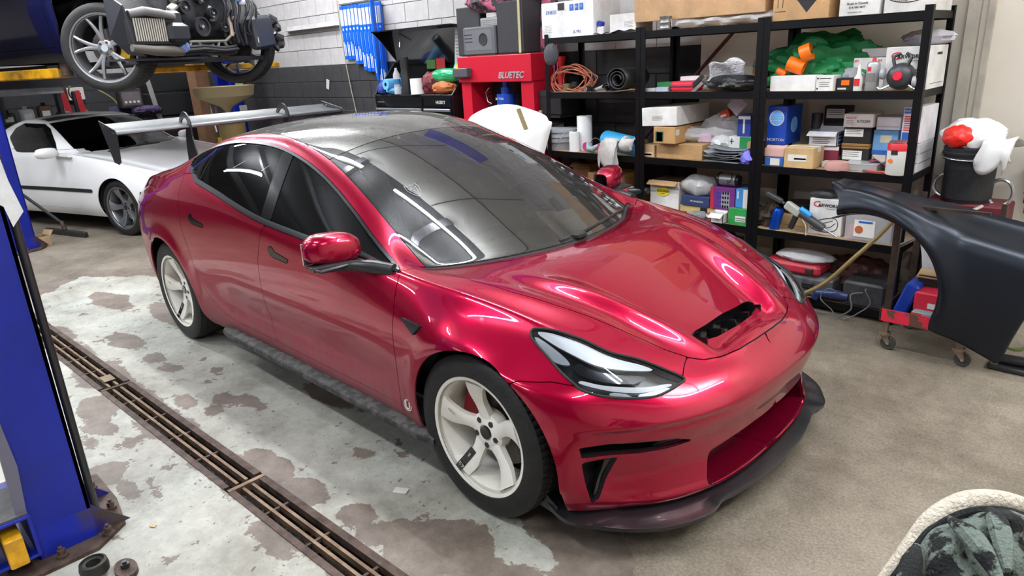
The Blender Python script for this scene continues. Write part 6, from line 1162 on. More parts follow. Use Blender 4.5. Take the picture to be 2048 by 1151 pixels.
o=MB().box(-.14,.0,.135,.14,1.60,1.69).build('sticker_sheet',cm('3E6B2A'),t);MB().box(.02,.16,.13,.135,1.585,1.70).build('sticker_sheet',cm('B01C22'),t)
MB().tube([(-.40,.02,1.98),(-.37,-.02,1.83)],.006,6).build('lid_stay',CHR,t)
zt=1.368
q=thing('shop_towel_roll','blue paper shop towel roll lying on the tool chest','paper roll',(-4.47,2.20,zt));MB().lathe([(.02,-.12),(.055,-.12),(.055,.12),(.02,.12)],28,'Y',(0,0,.10)).build('paper',M('towel_blue','62A9D8',.8),q,True);crumple('towel_end','','',(.02,.0,.0),(.22,.16,.07),M('towel_blue','62A9D8'),4,18,q)
crumple('rag','dark blue rag at left end of the tool chest top','rag',(-4.62,2.17,zt),(.12,.14,.11),M('rag_blue','2F3E8C',.8),44)
q=thing('water_bottle','clear blue plastic water bottle on the tool chest','bottle',(-4.32,2.12,zt));MB().lathe([(0,0),(.035,0),(.037,.02),(.033,.08),(.037,.15),(.034,.20),(.014,.24),(.014,.26),(0,.26)],22).build('bottle_body',film('bottle_blue',.5),q,True);MB().lathe([(.0375,.10),(.0375,.15)],22).build('printed_label',cm('2C7BB8'),q)
q=thing('thermos','black drinks flask standing on the tool chest','bottle',(-4.22,2.16,zt));MB().lathe([(0,0),(.05,0),(.055,.05),(.048,.10),(.05,.18),(.04,.24),(.045,.27),(.045,.36),(0,.37)],24).build('flask_body',SAT,q,True)
q=thing('tissue_roll','white tissue roll standing on the tool chest front','paper roll',(-4.00,2.13,zt));MB().lathe([(.02,0),(.07,0),(.07,.15),(.02,.15)],28).build('paper',M('paper_white','EFEFEF'),q,True)
q=thing('green_bag','shiny green foil pouch on the right of tool chest','pouch',(-3.62,2.20,zt+.10));o=MB().tube([(-.16,0,.07),(-.12,0,.07),(0,0,.07),(.12,0,.07),(.17,0,.07)],[.05,.065,.07,.065,.05],14).build('pouch_body',M('foil_green','2FA869',.2,.3,bump=.5,bscale=20),q,True,sharp=25)
crumple('work_glove','orange leather work gloves under the green pouch','glove',(-3.64,2.18,zt),(.26,.14,.11),M('glove_orange','A9602E',.7),6)
q=thing('blue_folder','light blue folder with yellow card propped behind green pouch','folder',(-3.55,2.34,zt+.18));MB().box(-.10,.13,0,.02,0,.16,R=rotmat(-.4,.1,0)).build('cover',cm('39A9D6'),q);MB().box(-.07,.05,-.03,-.02,-.02,.12,R=rotmat(-.4,.3,0)).build('card',cm('E8D83A'),q)
crumple('cable_bundle','black cables and red handle heaped in the chest middle','cable',(-3.86,2.24,zt),(.20,.16,.17),M('cable_heap','241818',.6,n=.6,nscale=20,col2='8A2030'),9,30,amp=.8)
# shop press
PR=M('press_red','C0142E',.35,coat=.4)
t=thing('shop_press','red steel shop press cabinet with raised lettering on its top beam','press',(-2.87,2.30,0))
MB().box(-.47,.46,-.20,.18,1.47,1.70,ch=.006).build('top_beam',PR,t,bev=.003);MB().box(-.46,-.33,-.17,.18,0,1.47).build('upright',PR,t);MB().box(.31,.455,-.17,.18,0,1.47).build('upright',PR,t);MB().box(-.46,.455,-.17,.18,.9,1.10).build('bed_beam',PR,t)
MB().box(-.33,.31,.10,.16,1.10,1.47).build('back_plate',MATT,t)
MB().box(-.48,-.28,-.26,-.20,1.52,1.60,ch=.006).build('pressure_box',M('box_grey','4C4A4E',.4),t)
text('BLUETEC',.075,'lettering',M('print_silver','C9C7CC',.3,.5),t,(.22,-.204,1.525),ext=.002,shear=.25,bold=.002)
for x in (-.24,.24):
    P=[(x+.022*math.cos(a),-.02+.022*math.sin(a),1.12+.30*a/(16*PI)) for a in np.linspace(0,16*PI,150)];MB().tube(P,.004,5).build('return_spring',SAT,t,True)
b=MB().cyl((0,-.05,1.11),(0,-.05,1.36),.085,n=28).cyl((0,-.05,1.36),(0,-.05,1.42),.045,n=24).cyl((0,-.05,1.42),(0,-.05,1.47),.03,n=20).build('bottle_jack',M('jack_blue','1648B0',.3),t,True);MB().cyl((.11,-.06,1.11),(.11,-.06,1.26),.04,n=18).build('pump_cylinder',M('jack_blue','1648B0'),b,True);MB().lathe([(.0865,1.17),(.0865,1.27)],16,arc=(-2.3,-1.0),c=(0,-.05,0)).build('printed_label',PRW,b)
text('20 TON',.03,'lettering',PRW,b,(.0,-.137,1.32))
MB().tube([(-.1,-.16,1.42),(-.14,-.17,1.38),(-.12,-.17,1.30),(-.08,-.16,1.28)],.004,6).build('gauge_hose',CHR,t,True)
def speaker(x0,x1,z,h,d,label,y=2.12,rz=0):
    t=thing('speaker',label,'speaker',((x0+x1)/2,y+d/2,z),rz);w=(x1-x0)/2;MB().box(-w,w,-d/2,d/2,0,h,ch=.006).build('speaker_cabinet',M('speaker_grey','36363A',.6),t);MB().box(-w+.01,w-.01,-d/2-.004,-d/2,.01,h-.01).build('speaker_grille',M('grille','2B2B30',.75,bump=.4,bscale=250),t);return t
speaker(-3.42,-3.13,1.705,.42,.25,'tall dark speaker at the left on the red press',2.20,.1)
s_=speaker(-2.79,-2.50,1.705,.42,.25,'tall dark speaker with masking tape strip on the red press',2.10,.05);MB().box(.10,.125,-.131,-.129,0,.42).build('tape',cm('BDB58A'),s_)
t=thing('horn_speaker','grey loudspeaker box with round horn lying between the speakers','speaker',(-3.02,2.24,1.705));MB().box(-.21,.21,-.15,.15,0,.24,ch=.012).build('cabinet_body',M('horn_grey','55565A',.55),t);MB().lathe([(0,-.1535),(.035,-.1535),(.045,-.154),(.05,-.158),(.056,-.15)],28,'Y',(.06,0,.13)).build('horn',MATT,t,True)
for k in range(3): MB().box(-.18,-.08,-.153,-.15,.11+.03*k,.12+.03*k).build('slot',MATT,t)
MB().box(-.17,.17,-.152,-.150,.04,.21).build('front_plate',M('plate_grey','606166',.5),t)
t=thing('receiver','pale grey stereo box between the two tall speakers','electronics',(-2.94,2.28,1.945));MB().box(-.12,.14,-.12,.12,0,.07,ch=.005).build('cabinet_body',cm('A2A2A4'),t);[MB().box(-.115,.135,-.122,-.12,.012+.016*k,.018+.016*k).build('slot',PRG,t) for k in range(3)]
MB().box(-.05,.08,-.11,.11,.07,.11,ch=.004).build('top_box',cm('CFCFCF'),t)
q=MB();r=np.random.default_rng(4);o=crumple('floral_cloth','pink and grey floral cloth piled on the speakers','cloth',(-2.93,2.33,2.06),(.62,.36,.40),M('floral','B8607A',.8,n=.95,nscale=14,col2='3A3A40'),33,44,amp=.7)
cloth('floral_cloth','pink and grey floral cloth hanging behind the right speaker',-2.52,-2.30,2.38,2.12,.75,M('floral','B8607A'),7,.1,'cloth')
t=thing('louvred_panel','pale slatted plastic panel leaning in the open chest lid','panel',(-3.50,2.28,1.63));MB().box(-.06,.05,0,.02,0,.33,R=rotmat(0,.12,0)).build('panel_body',cm('B9B9B9'),t);[MB().box(-.045,.035,-.004,0,.03+.03*k,.042+.03*k).build('slot',PRG,t) for k in range(9)]
t=thing('red_funnel','red funnel headed bottle standing right of the press','bottle',(-2.26,2.32,1.39));MB().lathe([(0,0),(.03,0),(.03,.14),(.012,.16),(.035,.24),(.04,.27),(0,.27)],20).build('bottle_body',M('funnel_red','C8202C',.35),t,True)
MB_=thing('car_stereo','black metal stereo case on the bench right of press','electronics',(-2.28,2.28,1.19));MB().box(-.12,.12,-.1,.14,0,.15,ch=.006).build('case_body',SAT,MB_);MB().cyl((-.1,-.105,.02),(-.1,-.12,.02),.018,n=16).build('knob',cm('C9A58A'),MB_);MB().box(-.12,.12,-.1,.14,.15,.20).build('tray',MATT,MB_)
MB_=thing('bench_stand','dark steel bench stand carrying the stereo case','bench',(-2.29,2.30,0));MB().box(-.12,.12,-.12,.14,.895,.918).build('bench_shelf',SAT,MB_);MB().box(-.12,.12,-.12,.14,1.165,1.186).build('bench_top',SAT,MB_);MB().box(-.12,-.10,.11,.14,0,1.165).build('leg',SAT,MB_);MB().box(.10,.12,.11,.14,0,1.165).build('leg',SAT,MB_)
# wiper blade packs hung on the wall
WB=M('pack_blue','0D5BD0',.3);k=0
for k in range(11):
    x=-5.86+.075*k;L=(.60,.60,.60,.66,.66,.72,.74,.74,.80,.88,.92)[k];zt_=2.345-(.0 if k<5 else .01)
    q=thing('wiper_pack',('first','second','third','fourth','fifth','sixth','seventh','eighth','ninth','tenth','eleventh')[k]+' blue wiper blade pack from the left on the hook rail','wiper blade',(x,2.565,zt_-L),0,'wiper blade packs on the wall');MB().box(-.033,.033,-.012,.012,0,L).build('card_sleeve',WB,q)
    MB().box(-.030,.030,-.014,-.012,L-.22,L-.04).build('printed_label',M('pack_silver','B9BEC9',.35),q);MB().box(-.022,-.008,-.014,-.012,.04,.20).build('size_print',PRW,q);MB().box(.006,.018,-.014,-.012,.04,.17).build('size_print',PRW,q);MB().lathe([(0,-.014),(.014,-.014),(.014,-.012)],12,'Y',(0,0,L-.26)).build('logo_dot',PRW,q);MB().tube([(-.018,-.016,L-.30),(-.010,-.022,L*.45),(-.016,-.016,.22)],.003,4).build('blade_print',cm('9BC0F0'),q)
for k in range(5):
    q=thing('wiper_pack',('rearmost','second rearmost','middle','second nearest','nearest')[k]+' of the long plain blue wiper packs at the rail end','wiper blade',(-5.13+.03*k,2.50-.028*k,1.62),0,'long wiper blade packs at the right');MB().box(-.012,.012,-.012,.012,-.03*k,.73).build('card_sleeve',WB,q)
q=thing('hook_rail','steel hook rail holding the blue wiper packs','rail',(-5.45,2.585,2.36));MB().box(-.48,.46,-.01,.012,0,.015).build('rail_bar',CHR,q)
q=thing('wall_shelf','empty narrow white metal shelf on the block wall','shelf',(-6.62,2.555,2.14));MB().box(-.64,.64,-.045,.045,0,.008).box(-.64,.64,.035,.045,0,.06).build('shelf_plate',cm('CFCCCC'),q)
q=thing('wall_note','small torn paper label taped to the dark wall','paper',(-6.42,2.59,1.47));MB().box(-.035,.03,-.004,0,-.07,.05,R=rotmat(0,.3,0)).build('paper',PRW,q)
q=thing('hanging_cable','thin pale cable running down the block wall','cable',(-5.95,2.58,0));MB().tube(spline([(-.02,0,2.7),(.0,-.01,2.0),(.06,-.01,1.5),(.15,-.02,1.1),(.22,-.04,.9)],5),.006,5).build('cable_run',cm('B9AE98'),q)
q=thing('blister_pack','red and white blister pack leaning left of the tool chest','box',(-4.86,2.30,1.02));MB().box(-.12,.12,-.01,.02,0,.24).build('card_back',PRW,q);MB().box(.07,.12,-.013,-.01,0,.24).build('printed_label',PRR,q);MB().box(-.11,.0,-.03,-.01,.02,.12,ch=.01).build('blister',SAT,q)
MB_=thing('side_bench','low black bench left of the tool chest along wall','bench',(-5.3,2.3,0));MB().box(-.55,.5,-.2,.2,.98,1.015).build('bench_top',SAT,MB_);MB().box(-.5,-.46,-.18,.18,0,.98).build('leg',SAT,MB_);MB().box(.42,.46,-.18,.18,0,.98).build('leg',SAT,MB_)
# white fender-like panel leaning beside the rack
q=thing('body_panel','large blank white plastic body panel leaning in front of the rack','panel',(-2.30,1.60,.55))
out_=spline([(-.55,.0),(-.53,.40),(-.48,.62),(-.36,.70),(-.15,.755),(.05,.765),(.25,.73),(.40,.69),(.44,.65),(.475,.63),(.44,.50),(.40,.35),(.37,.15),(.36,0)],5)
P=[];n_=len(out_)
cx_,cz_=-.08,.3
for f in np.linspace(.05,1,9): P.append([(cx_+(x-cx_)*f,.10*(1-f*f)*-1+.12*(cz_+(z-cz_)*f),cz_+(z-cz_)*f) for x,z in out_])
o=MB().grid(P).build('panel_skin',M('panel_white','EFEFEF',.35),q,True);o.modifiers.new('s','SOLIDIFY').thickness=.006
MB().box(-.02,.03,-.04,.0,-.55,.05).build('prop',SAT,q)
q=thing('wood_strip','thin wooden strip leaning on the white body panel','strip',(-2.05,1.58,1.17));MB().box(-.008,.012,-.01,.02,-.04,.13,R=rotmat(0,-.45,0)).build('strip_wood',cm('9A8C62'),q)
# used oil drainer
q=thing('oil_drainer','cream funnel bowl of an oil drainer behind the rear wing','oil drainer',(-7.55,1.72,0));CRM=M('drainer_cream','BFAE86',.5)
o=MB().lathe([(.03,1.17),(.08,1.24),(.33,1.36),(.36,1.375),(.385,1.50),(.375,1.50),(.35,1.385),(.32,1.37),(.06,1.26)],44).build('bowl',CRM,q,True,sharp=50);MB().cyl((0,0,.85),(0,0,1.18),.05,n=20).build('neck',CHR,q,True);MB().cyl((.05,0,.30),(.05,0,1.02),.17,n=28).build('tank',M('tank_amber','A08A52',.4),q,True);MB().box(-.06,.06,-.12,-.118,.76,.86).build('printed_label',cm('E8E02A'),q).location=(0,-.055,0)
MB().tube(spline([(-.40,0,1.40),(-.43,-.03,1.36),(-.42,-.04,1.20),(-.36,-.04,.9)],5),.018,8).build('handle',CHR,q,True);MB().box(-.28,-.20,-.05,.05,0,1.25).build('post',cm('8A8890'),q)
# back wall clutter
q=thing('black_cabinet','large black sheet metal cabinet panels against the back wall','cabinet',(-10.6,2.12,0));
for k,(z0,z1) in enumerate(((.2,1.03),(1.05,1.40),(1.42,1.95))): MB().box(-.2,.2,-.34,.30,z0,z1,ch=.01).build('door',M('cab_black','17181A',.45),q)
q=thing('angle_strip','pale grey steel strip leaning on the black cabinet','strip',(-10.2,1.75,.85));MB().box(-.01,.01,-.035,.035,0,.80,R=rotmat(.12,0,0)).build('strip_bar',cm('9D9B97'),q)
q=thing('clear_sheet','hanging translucent plastic sheet beside the black cabinet','sheet',(-10.7,2.35,1.42));P=[[(0.05*math.sin(6*u),-.22+.34*u+.12*v,.62-.62*v) for v in np.linspace(0,1,6)] for u in np.linspace(0,1,8)];MB().grid(P).build('film_sheet',M('sheet_lilac','9C9CB4',.3),q,True)
q=thing('tall_carton','tall brown carton standing left of the blue lift column','box',(-9.6,2.25,0));MB().box(-.16,.16,-.1,.1,0,1.82).build('carton_body',cm('8A6346'),q)
q=thing('workbench','cluttered dark workbench against the back wall','workbench',(-10.7,.45,0));MB().box(-.35,.35,-2.2,-.05,1.05,1.10).box(-.35,.35,.62,1.25,1.05,1.10).build('bench_top',SAT,q);[MB().box(-.3,.3,y-.03,y+.03,0,1.05).build('leg',SAT,q) for y in (-2.0,-.2,1.1)]
cols=['B9B4A6','5D5A32','2E2A28','8E8F92','A08A5A','3A4A3A','C9C9C9','6A4A3A','454549']
for k,(nm,dsc) in enumerate((('oil_jug','pale oil jug'),('grease_tub','olive grease tub'),('dark_box','small dark box'),('steel_part','grey steel part'),('cardboard_box','tan cardboard box'),('green_bottle','dark green bottle'),('white_tub','white tub'),('brown_box','brown box'),('grey_case','grey case'))):
    y=-1.35+.235*k;h=.14+.07*((k*5)%4)/2;q=thing(nm,dsc+' in the clutter on the back workbench','clutter',(-10.5,y,1.10));MB().box(-.09,.09,-.085,.085,0,h,ch=.02).build('body',cm(cols[k]),q);MB().cyl((0,0,h),(0,0,h+.04),.03,n=14).build('cap',cm('1F1F22' if k%2 else 'D8D6D0'),q);MB().box(.0905,.092,-.05,.05,h*.3,h*.7).build('printed_label',PRW,q)
q=thing('work_tray','long bright steel tray on the back workbench','tray',(-10.45,.15,1.50));MB().box(-.12,.12,-.45,.42,0,.10,ch=.01).build('tray_body',cm('A9ABAE'),q);MB().box(-.15,.15,-.5,.45,.1,.20).build('tray_lid',SAT,q);MB().box(-.1,.1,-.4,-.35,-.30,0).build('leg',SAT,q);MB().box(-.1,.1,.32,.37,-.30,0).build('leg',SAT,q)
q=thing('wall_box','pale painted metal box fixed high on the back wall','box',(-11.35,-.35,1.62));MB().box(-.12,.12,-.3,.27,0,.42,ch=.01).build('box_body',cm('7E7D72'),q)
JR=M('jack_red','B3202A',.45,n=.3,nscale=8)
q=thing('engine_stand','red steel engine hoist standing behind the white coupe','hoist',(-10.75,.74,0));MB().box(-.05,.05,-.10,.0,.2,1.62,R=rotmat(.12,0,0)).build('mast',JR,q);MB().box(-.05,.05,.10,.19,.2,1.52,R=rotmat(.10,0,0)).build('brace',JR,q);MB().cyl((.04,.05,.9),(.04,.03,1.5),.03,n=14).build('ram',SAT,q,True);MB().box(-.06,.06,-.42,.25,1.60,1.68,R=rotmat(0,0,0)).build('boom',SAT,q);MB().box(-.07,.07,-.46,-.34,1.55,1.70,ch=.01).build('boom_end',JR,q);MB().box(-.3,.4,-.25,.25,.08,.2).build('base_frame',JR,q)
q=thing('test_meter','grey instrument box with dials at the back','electronics',(-10.3,1.42,1.22));MB().box(-.1,.1,-.16,.16,0,.28,ch=.01).build('case_body',cm('3A2F33'),q);MB().box(.101,.106,-.13,.13,.04,.24).build('front_plate',cm('6C6468'),q);[MB().cyl((.106,-.09+.06*k,.09),(.115,-.09+.06*k,.09),.018,n=12).build('dial',PRW,q) for k in range(4)]
q=thing('wall_socket','white double socket plate on the back wall','socket',(-11.46,1.0,1.36));MB().box(-.03,.03,-.12,.12,0,.20,ch=.01).build('plate',PRW,q);[MB().cyl((.03,-.05+.1*k,.1),(.035,-.05+.1*k,.1),.02,n=12).build('outlet',PRN,q) for k in range(2)]
q=thing('yellow_cord','pale yellow hose looping down the back wall','hose',(-10.9,.95,.9));MB().tube(spline([(0,-.12,.75),(.0,-.18,.55),(.0,.05,.25),(.0,.2,.0)],6),.012,6).build('hose_run',cm('B9A26A'),q,True);MB().tube(spline([(0,.22,.62),(.0,.42,.45),(.0,.55,.2)],6),.012,6).build('hose_run',cm('B9A26A'),q,True)
crumple('purple_cloth','dark purple patterned cloth on the bench by the cabinet','cloth',(-10.2,1.62,1.10),(.3,.36,.13),M('cloth_purple','4A2F66',.8,n=.9,nscale=30,col2='16141A'),3)
q=thing('open_laptop','dark laptop lying open beside the purple cloth','laptop',(-10.25,1.28,1.10));MB().box(-.12,.12,-.16,.16,0,.02).build('keyboard',SAT,q);MB().box(-.13,-.12,-.16,.16,.02,.16,R=rotmat(0,-.3,0)).build('screen',cm('2A2C4A'),q)
# broom and small carton
q=thing('floor_squeegee','black floor squeegee with long handle leaning on the lift column','broom',(-7.33,-.49,0),math.radians(16));MB().box(-.40,.38,-.025,.025,.0,.06,ch=.008).build('squeegee_head',SAT,q);MB().cyl((-.02,0,.06),(-.05,0,.16),.028,.018,n=14).build('socket',m_rust,q,True)
MB().cyl((-.05,0,.14),(-.60,-.36,.82),.017,n=12).build('handle',SAT,q,True);MB().cyl((-.60,-.36,.82),(-.68,-.41,.92),.018,n=12).build('handle_end',cm('7A4A34'),q,True)
t=c(-7.06,-6.90,-.88,0,.11,.13,'C2A57E','small open brown carton on the floor by the lift column',open_=True,lab=[(.05,.15,.9,.6,PRW)],rz=.3)
# ---------------------------------------------------------------- trolley with black wing panel on it
RR=M('trolley_red','D0213F',.5,n=.93,nscale=6,col2='5A4033');CS=M('caster_steel','93816E',.5,.5,n=.4,nscale=30);OLD=M('old_steel','4E4036',.5,.5,n=.4,nscale=12,col2='2E2622')
t=thing('trolley','small red chipped steel trolley on four caster wheels','trolley',(.86,1.82,0))
MB().box(-.215,.225,-.232,-.222,.175,.245).build('tray_front',RR,t);MB().box(-.215,.225,.215,.225,.175,.245).build('tray_rim',RR,t);MB().box(-.222,-.212,-.232,.225,.175,.245).build('tray_rim',OLD,t);MB().box(.218,.228,-.232,.225,.175,.245).build('tray_rim',RR,t);MB().box(-.215,.225,-.228,.22,.175,.182).build('tray_base',OLD,t)
for x in (-.19,.175):
    for y in (-.20,.19):
        MB().box(x-.014,x+.014,y-.014,y+.014,.10,.20).build('leg',CS,t)
        cst=MB().cyl((x,y,.085),(x,y,.10),.030,n=18).prism([(-.022,.085),(.022,.085),(.034,.035),(.022,.028)],(0,-.003,0),(x,y-.014,0)).prism([(-.022,.085),(.022,.085),(.034,.035),(.022,.028)],(0,.003,0),(x,y+.014,0)).build('caster_fork',CS,t)
        MB().lathe([(0,-.009),(.016,-.011),(.022,-.007),(.036,-.010),(.040,-.006),(.040,.006),(.036,.010),(.0,.010)],26,'Y',(x+.022,y,.0405)).build('caster_wheel',M('caster_rubber','3B3935',.6),cst,True);MB().cyl((x+.022,y-.02,.0405),(x+.022,y-.013,.0405),.008,n=6).build('axle_bolt',CHR,cst)
MB().box(-.205,-.172,-.225,-.200,.20,.83).build('upright',OLD,t);MB().box(-.205,-.172,.19,.215,.20,.83).build('upright',OLD,t);MB().box(.19,.215,.19,.215,.20,.80).build('upright',OLD,t)
MB().tube([(-.18,-.19,.82),(.20,.20,.60)],.010,8).build('stay',CHR,t,True);MB().tube([(-.18,-.19,.60),(.10,.20,.78)],.010,8).build('stay',CHR,t,True);MB().box(-.205,.215,-.225,-.205,.82,.835).build('top_rail',OLD,t)
q=thing('blue_case','slim blue plastic case standing in the trolley tray','case',(.735,1.70,.183));MB().box(-.035,.035,-.02,.18,0,.20,ch=.01,R=rotmat(0,.3,0)).build('case_body',M('case_blue','1B3FA8',.35),q)
q=thing('red_box','red plastic box with paper label in the trolley tray','box',(.875,1.72,.183));MB().box(-.095,.095,-.06,.08,.06,.17,ch=.008).build('box_body',M('case_red','CE2842',.35),q);MB().box(-.025,.045,-.0625,-.06,.085,.115).build('printed_label',PRW,q);MB().box(-.095,.095,-.06,.08,.0,.06).build('foot_box',MATT,q)
q=thing('printed_pack','grey and white printed pack at the trolley tray front','box',(.89,1.63,.183));MB().box(-.10,.095,-.03,.03,0,.075,ch=.004).build('pack_body',cm('8FA0A6'),q);MB().box(-.10,-.05,-.0315,-.03,.01,.07).build('printed_label',PRR,q);text('AUTO',.05,'lettering',PRN,q,(.03,-.032,.038),bold=.002);text('oO',.03,'lettering',PRW,q,(-.03,-.032,.05))
q=thing('open_carton','opened carton with foam standing in the trolley tray','box',(.88,1.88,.183));MB().box(-.12,.12,-.1,.1,0,.23).build('carton_body',MATT,q);MB().box(-.13,.13,-.11,-.02,.23,.236,R=rotmat(.3,0,0)).build('flap',cm('A98D66'),q);crumple('foam_sheet','','',(-.02,.05,.15),(.26,.1,.36),M('foam_white','D8D8DC',.6),5,20,q,amp=.2)
q=thing('brown_hose','tan rubber hose curving down in front of right rack','hose',(.40,1.86,.0));MB().tube(spline([(.22,0,.76),(.12,0,.60),(-.02,-.02,.42),(-.16,0,.25),(-.30,.02,.14),(-.40,.05,.10)],6),.0125,8).build('hose_run',M('hose_tan','8F7A4C',.5),q,True)
# black front wing panel
def wing_panel():
    arch=lambda u:(.525+.402*math.cos(u),.375+.405*math.sin(u))
    q=thing('wing_panel','loose satin black car front wing panel lying across the trolley','car part',(0,1.56,0))
    # rows across: lower outline (arch then bottom), upper outline
    xs=np.linspace(0,1,60);rows=[]
    up=spline([(.325,.925),(.40,.920),(.55,.900),(.75,.868),(.95,.832),(1.15,.795),(1.35,.76),(1.55,.73)],9);up=np.array([up[int(t*(len(up)-1))] for t in xs])
    lo=[]
    for t in xs:
        if t<.12: a=t/.12;lo.append((.325+.07*math.sin(a*PI*.5)*1.0+.02*a,.905-.135*a))
        elif t<.62: a=(t-.12)/.5;u=PI*(.64-.70*a);u=2.02-(2.02+.38)*a;lo.append(arch(u))
        elif t<.84: a=(t-.62)/.22;p0=arch(-.38);lo.append((p0[0]+(1.225-p0[0])*a,p0[1]+(.088-p0[1])*a))
        else: a=(t-.84)/.16;lo.append((1.225+.11*a,.088+.42*a))
    lo=np.array(lo)
    for k,v in enumerate(np.linspace(0,1,26)):
        row=[]
        for i in range(60):
            x=lo[i,0]*(1-v)+up[i,0]*v;z=lo[i,1]*(1-v)+up[i,1]*v
            d=math.hypot(x-.525,z-.375)-.405
            y=.0-.05*math.exp(-((d-.02)/.09)**2)-.035*ss(0,.5,x-.3)-.045*math.sin(min(1,v*1.15)*PI)*ss(.3,1.2,x)
            cr=ss(.72,1.0,v);y+=.17*cr**1.6;z+=.02*math.exp(-((v-.80)/.05)**2)
            if d<.03 and z>.3: y+=.10*max(0,(.03-d)/.03)*.25
            row.append((x,y,z))
        rows.append(row)
    o=MB().grid(rows).build('panel_skin',M('eprimer_black','22262E',.30,.6),q,True,sharp=60);s=o.modifiers.new('s','SOLIDIFY');s.thickness=.004
    P=[[(arch(u)[0],y,arch(u)[1]) for u in np.linspace(2.02,-.38,40)] for y in (-.02,.05)];P=[[(.525+(.402-.0*k)*math.cos(u),-.035+.09*k,.375+(.405-.02*k)*math.sin(u)) for u in np.linspace(2.02,-.38,40)] for k in (0,1)]
    o=MB().grid(P).build('arch_flange',SAT,q,True);o.modifiers.new('s','SOLIDIFY').thickness=.003
    MB().tube(spline([(.33,.04,.90),(.345,.07,.86),(.40,.06,.80)],4),.010,6).build('front_bracket',SAT,q,True)
wing_panel()
# black bin with plastic bags, on a stand by the wall
q=thing('stand','dark red steel stand under the black bin by the wall','stand',(.82,2.34,0));MB().box(-.14,.16,-.14,.16,.0,.62).build('stand_body',MATT,q);MB().box(-.20,.22,-.12,.14,.62,.74,ch=.01).build('top_box',M('stand_red','5A1420',.5),q);MB().tube([(-.12+.06*math.cos(a),.0,.82+.065*math.sin(a)) for a in np.linspace(0,2*PI,30,endpoint=False)],.010,8,closed=True).tube([(.16+.06*math.cos(a),.0,.80+.075*math.sin(a)) for a in np.linspace(0,2*PI,30,endpoint=False)],.010,8,closed=True).build('steel_ring',CHR,q,True)
q=thing('black_bin','black plastic bucket stuffed with shopping bags by the wall','bin',(.815,2.34,.742));MB().lathe([(0,0),(.118,0),(.132,.24),(.146,.245),(.150,.255),(.142,.262),(.150,.272),(.152,.285),(.146,.29),(.148,.31),(.14,.315),(.13,.30),(.128,.02),(0,.02)],44).build('bin_body',M('bin_black','131417',.5,n=.5,nscale=25,col2='222327'),q,True,sharp=50);MB().tube([(.155*math.cos(a),.155*math.sin(a)-.0,.27+.02*math.sin(a)) for a in np.linspace(0,2*PI,40)],.004,6).build('wire_handle',CHR,q)
crumple('shopping_bag','white shopping bag with red print in the black bin','bag',(.81,2.33,1.03),(.27,.22,.17),M('bag_redwhite','E9E7E6',.35,n=.0,bump=.3,bscale=20),3,44,amp=.3)
crumple('shopping_bag','bright red crumpled shopping bag face on the bin','bag',(.762,2.26,1.055),(.17,.15,.125),M('bag_red','E02318',.35,bump=.6,bscale=25),15,40,amp=.18)
cloth('shopping_bag','white plastic bag end spilling over the bin to the right',.86,1.05,2.19,1.07,.20,M('bag_white2','E6E5E6',.35),12,.16,'bag')
q=thing('air_tool','dark red and black air tool hanging on wall at right','tool',(1.10,2.52,.72));MB().cyl((0,0,0),(0,0,.05),.03,n=18).cyl((0,0,.05),(.01,0,.20),.035,.038,n=18).build('tool_body',M('tool_maroon','4A2A2E',.45),q,True);MB().cyl((.01,0,.20),(.01,0,.24),.05,n=20).build('tool_head',SAT,q,True);MB().cyl((0,0,-.06),(0,0,0),.022,n=16).build('socket',CHR,q,True)
q=thing('blue_sign','blue card with white print at the right wall edge','sign',(1.17,2.56,1.03));MB().box(-.07,.12,0,.02,0,.16).build('board',cm('1F6FC4'),q);text('15',.05,'lettering',PRW,q,(.04,-.002,.10));MB().box(-.07,.12,-.002,.0,-.02,.0).build('edge_strip',cm('6A4A3A'),q)
q=thing('green_hose','olive green hose looping at the right picture edge','hose',(1.26,1.75,.0));MB().tube(spline([(-.09,0,.52),(.02,-.03,.50),(.12,0,.56)],5),.011,8).tube(spline([(-.10,.02,.40),(.0,-.02,.36),(.08,0,.44),(.14,0,.5)],5),.011,8).tube(spline([(-.12,.02,.26),(-.08,0,.14),(.02,-.03,.12),(.10,0,.22)],5),.011,8).build('hose_run',M('hose_green','7D8A58',.5),q,True);MB().cyl((-.09,.0,.17),(-.10,0,.27),.017,n=12).build('blue_fitting',M('case_blue','1B3FA8'),q,True)
q=thing('floor_pump','black foot pump on the floor under the wing panel','pump',(1.28,1.72,0));MB().box(-.12,.14,-.06,.06,.0,.03,ch=.008).build('pump_base',SAT,q);MB().cyl((-.08,0,.05),(.1,0,.06),.028,n=16).build('pump_body',SAT,q,True)
q=thing('stool','dusty dark padded creeper seat in front of the right rack','stool',(-.13,1.84,0));MB().box(-.13,.13,-.11,.10,.165,.205,ch=.02).build('seat',M('seat_dusty','34363A',.5,n=.5,nscale=14,col2='6A6C70'),q,bev=.006);MB().cyl((0,0,.03),(0,0,.165),.03,n=16).build('post',SAT,q,True);[MB().cyl((.12*math.cos(a),.12*math.sin(a),.02),(0,0,.035),.012,n=8).build('leg',SAT,q) for a in (0,2.1,4.2)]
crumple('red_rag','dirty dark red rag on the floor by the right rack','rag',(.02,1.83,.0),(.16,.13,.13),M('rag_red','7E2A3C',.8),5)
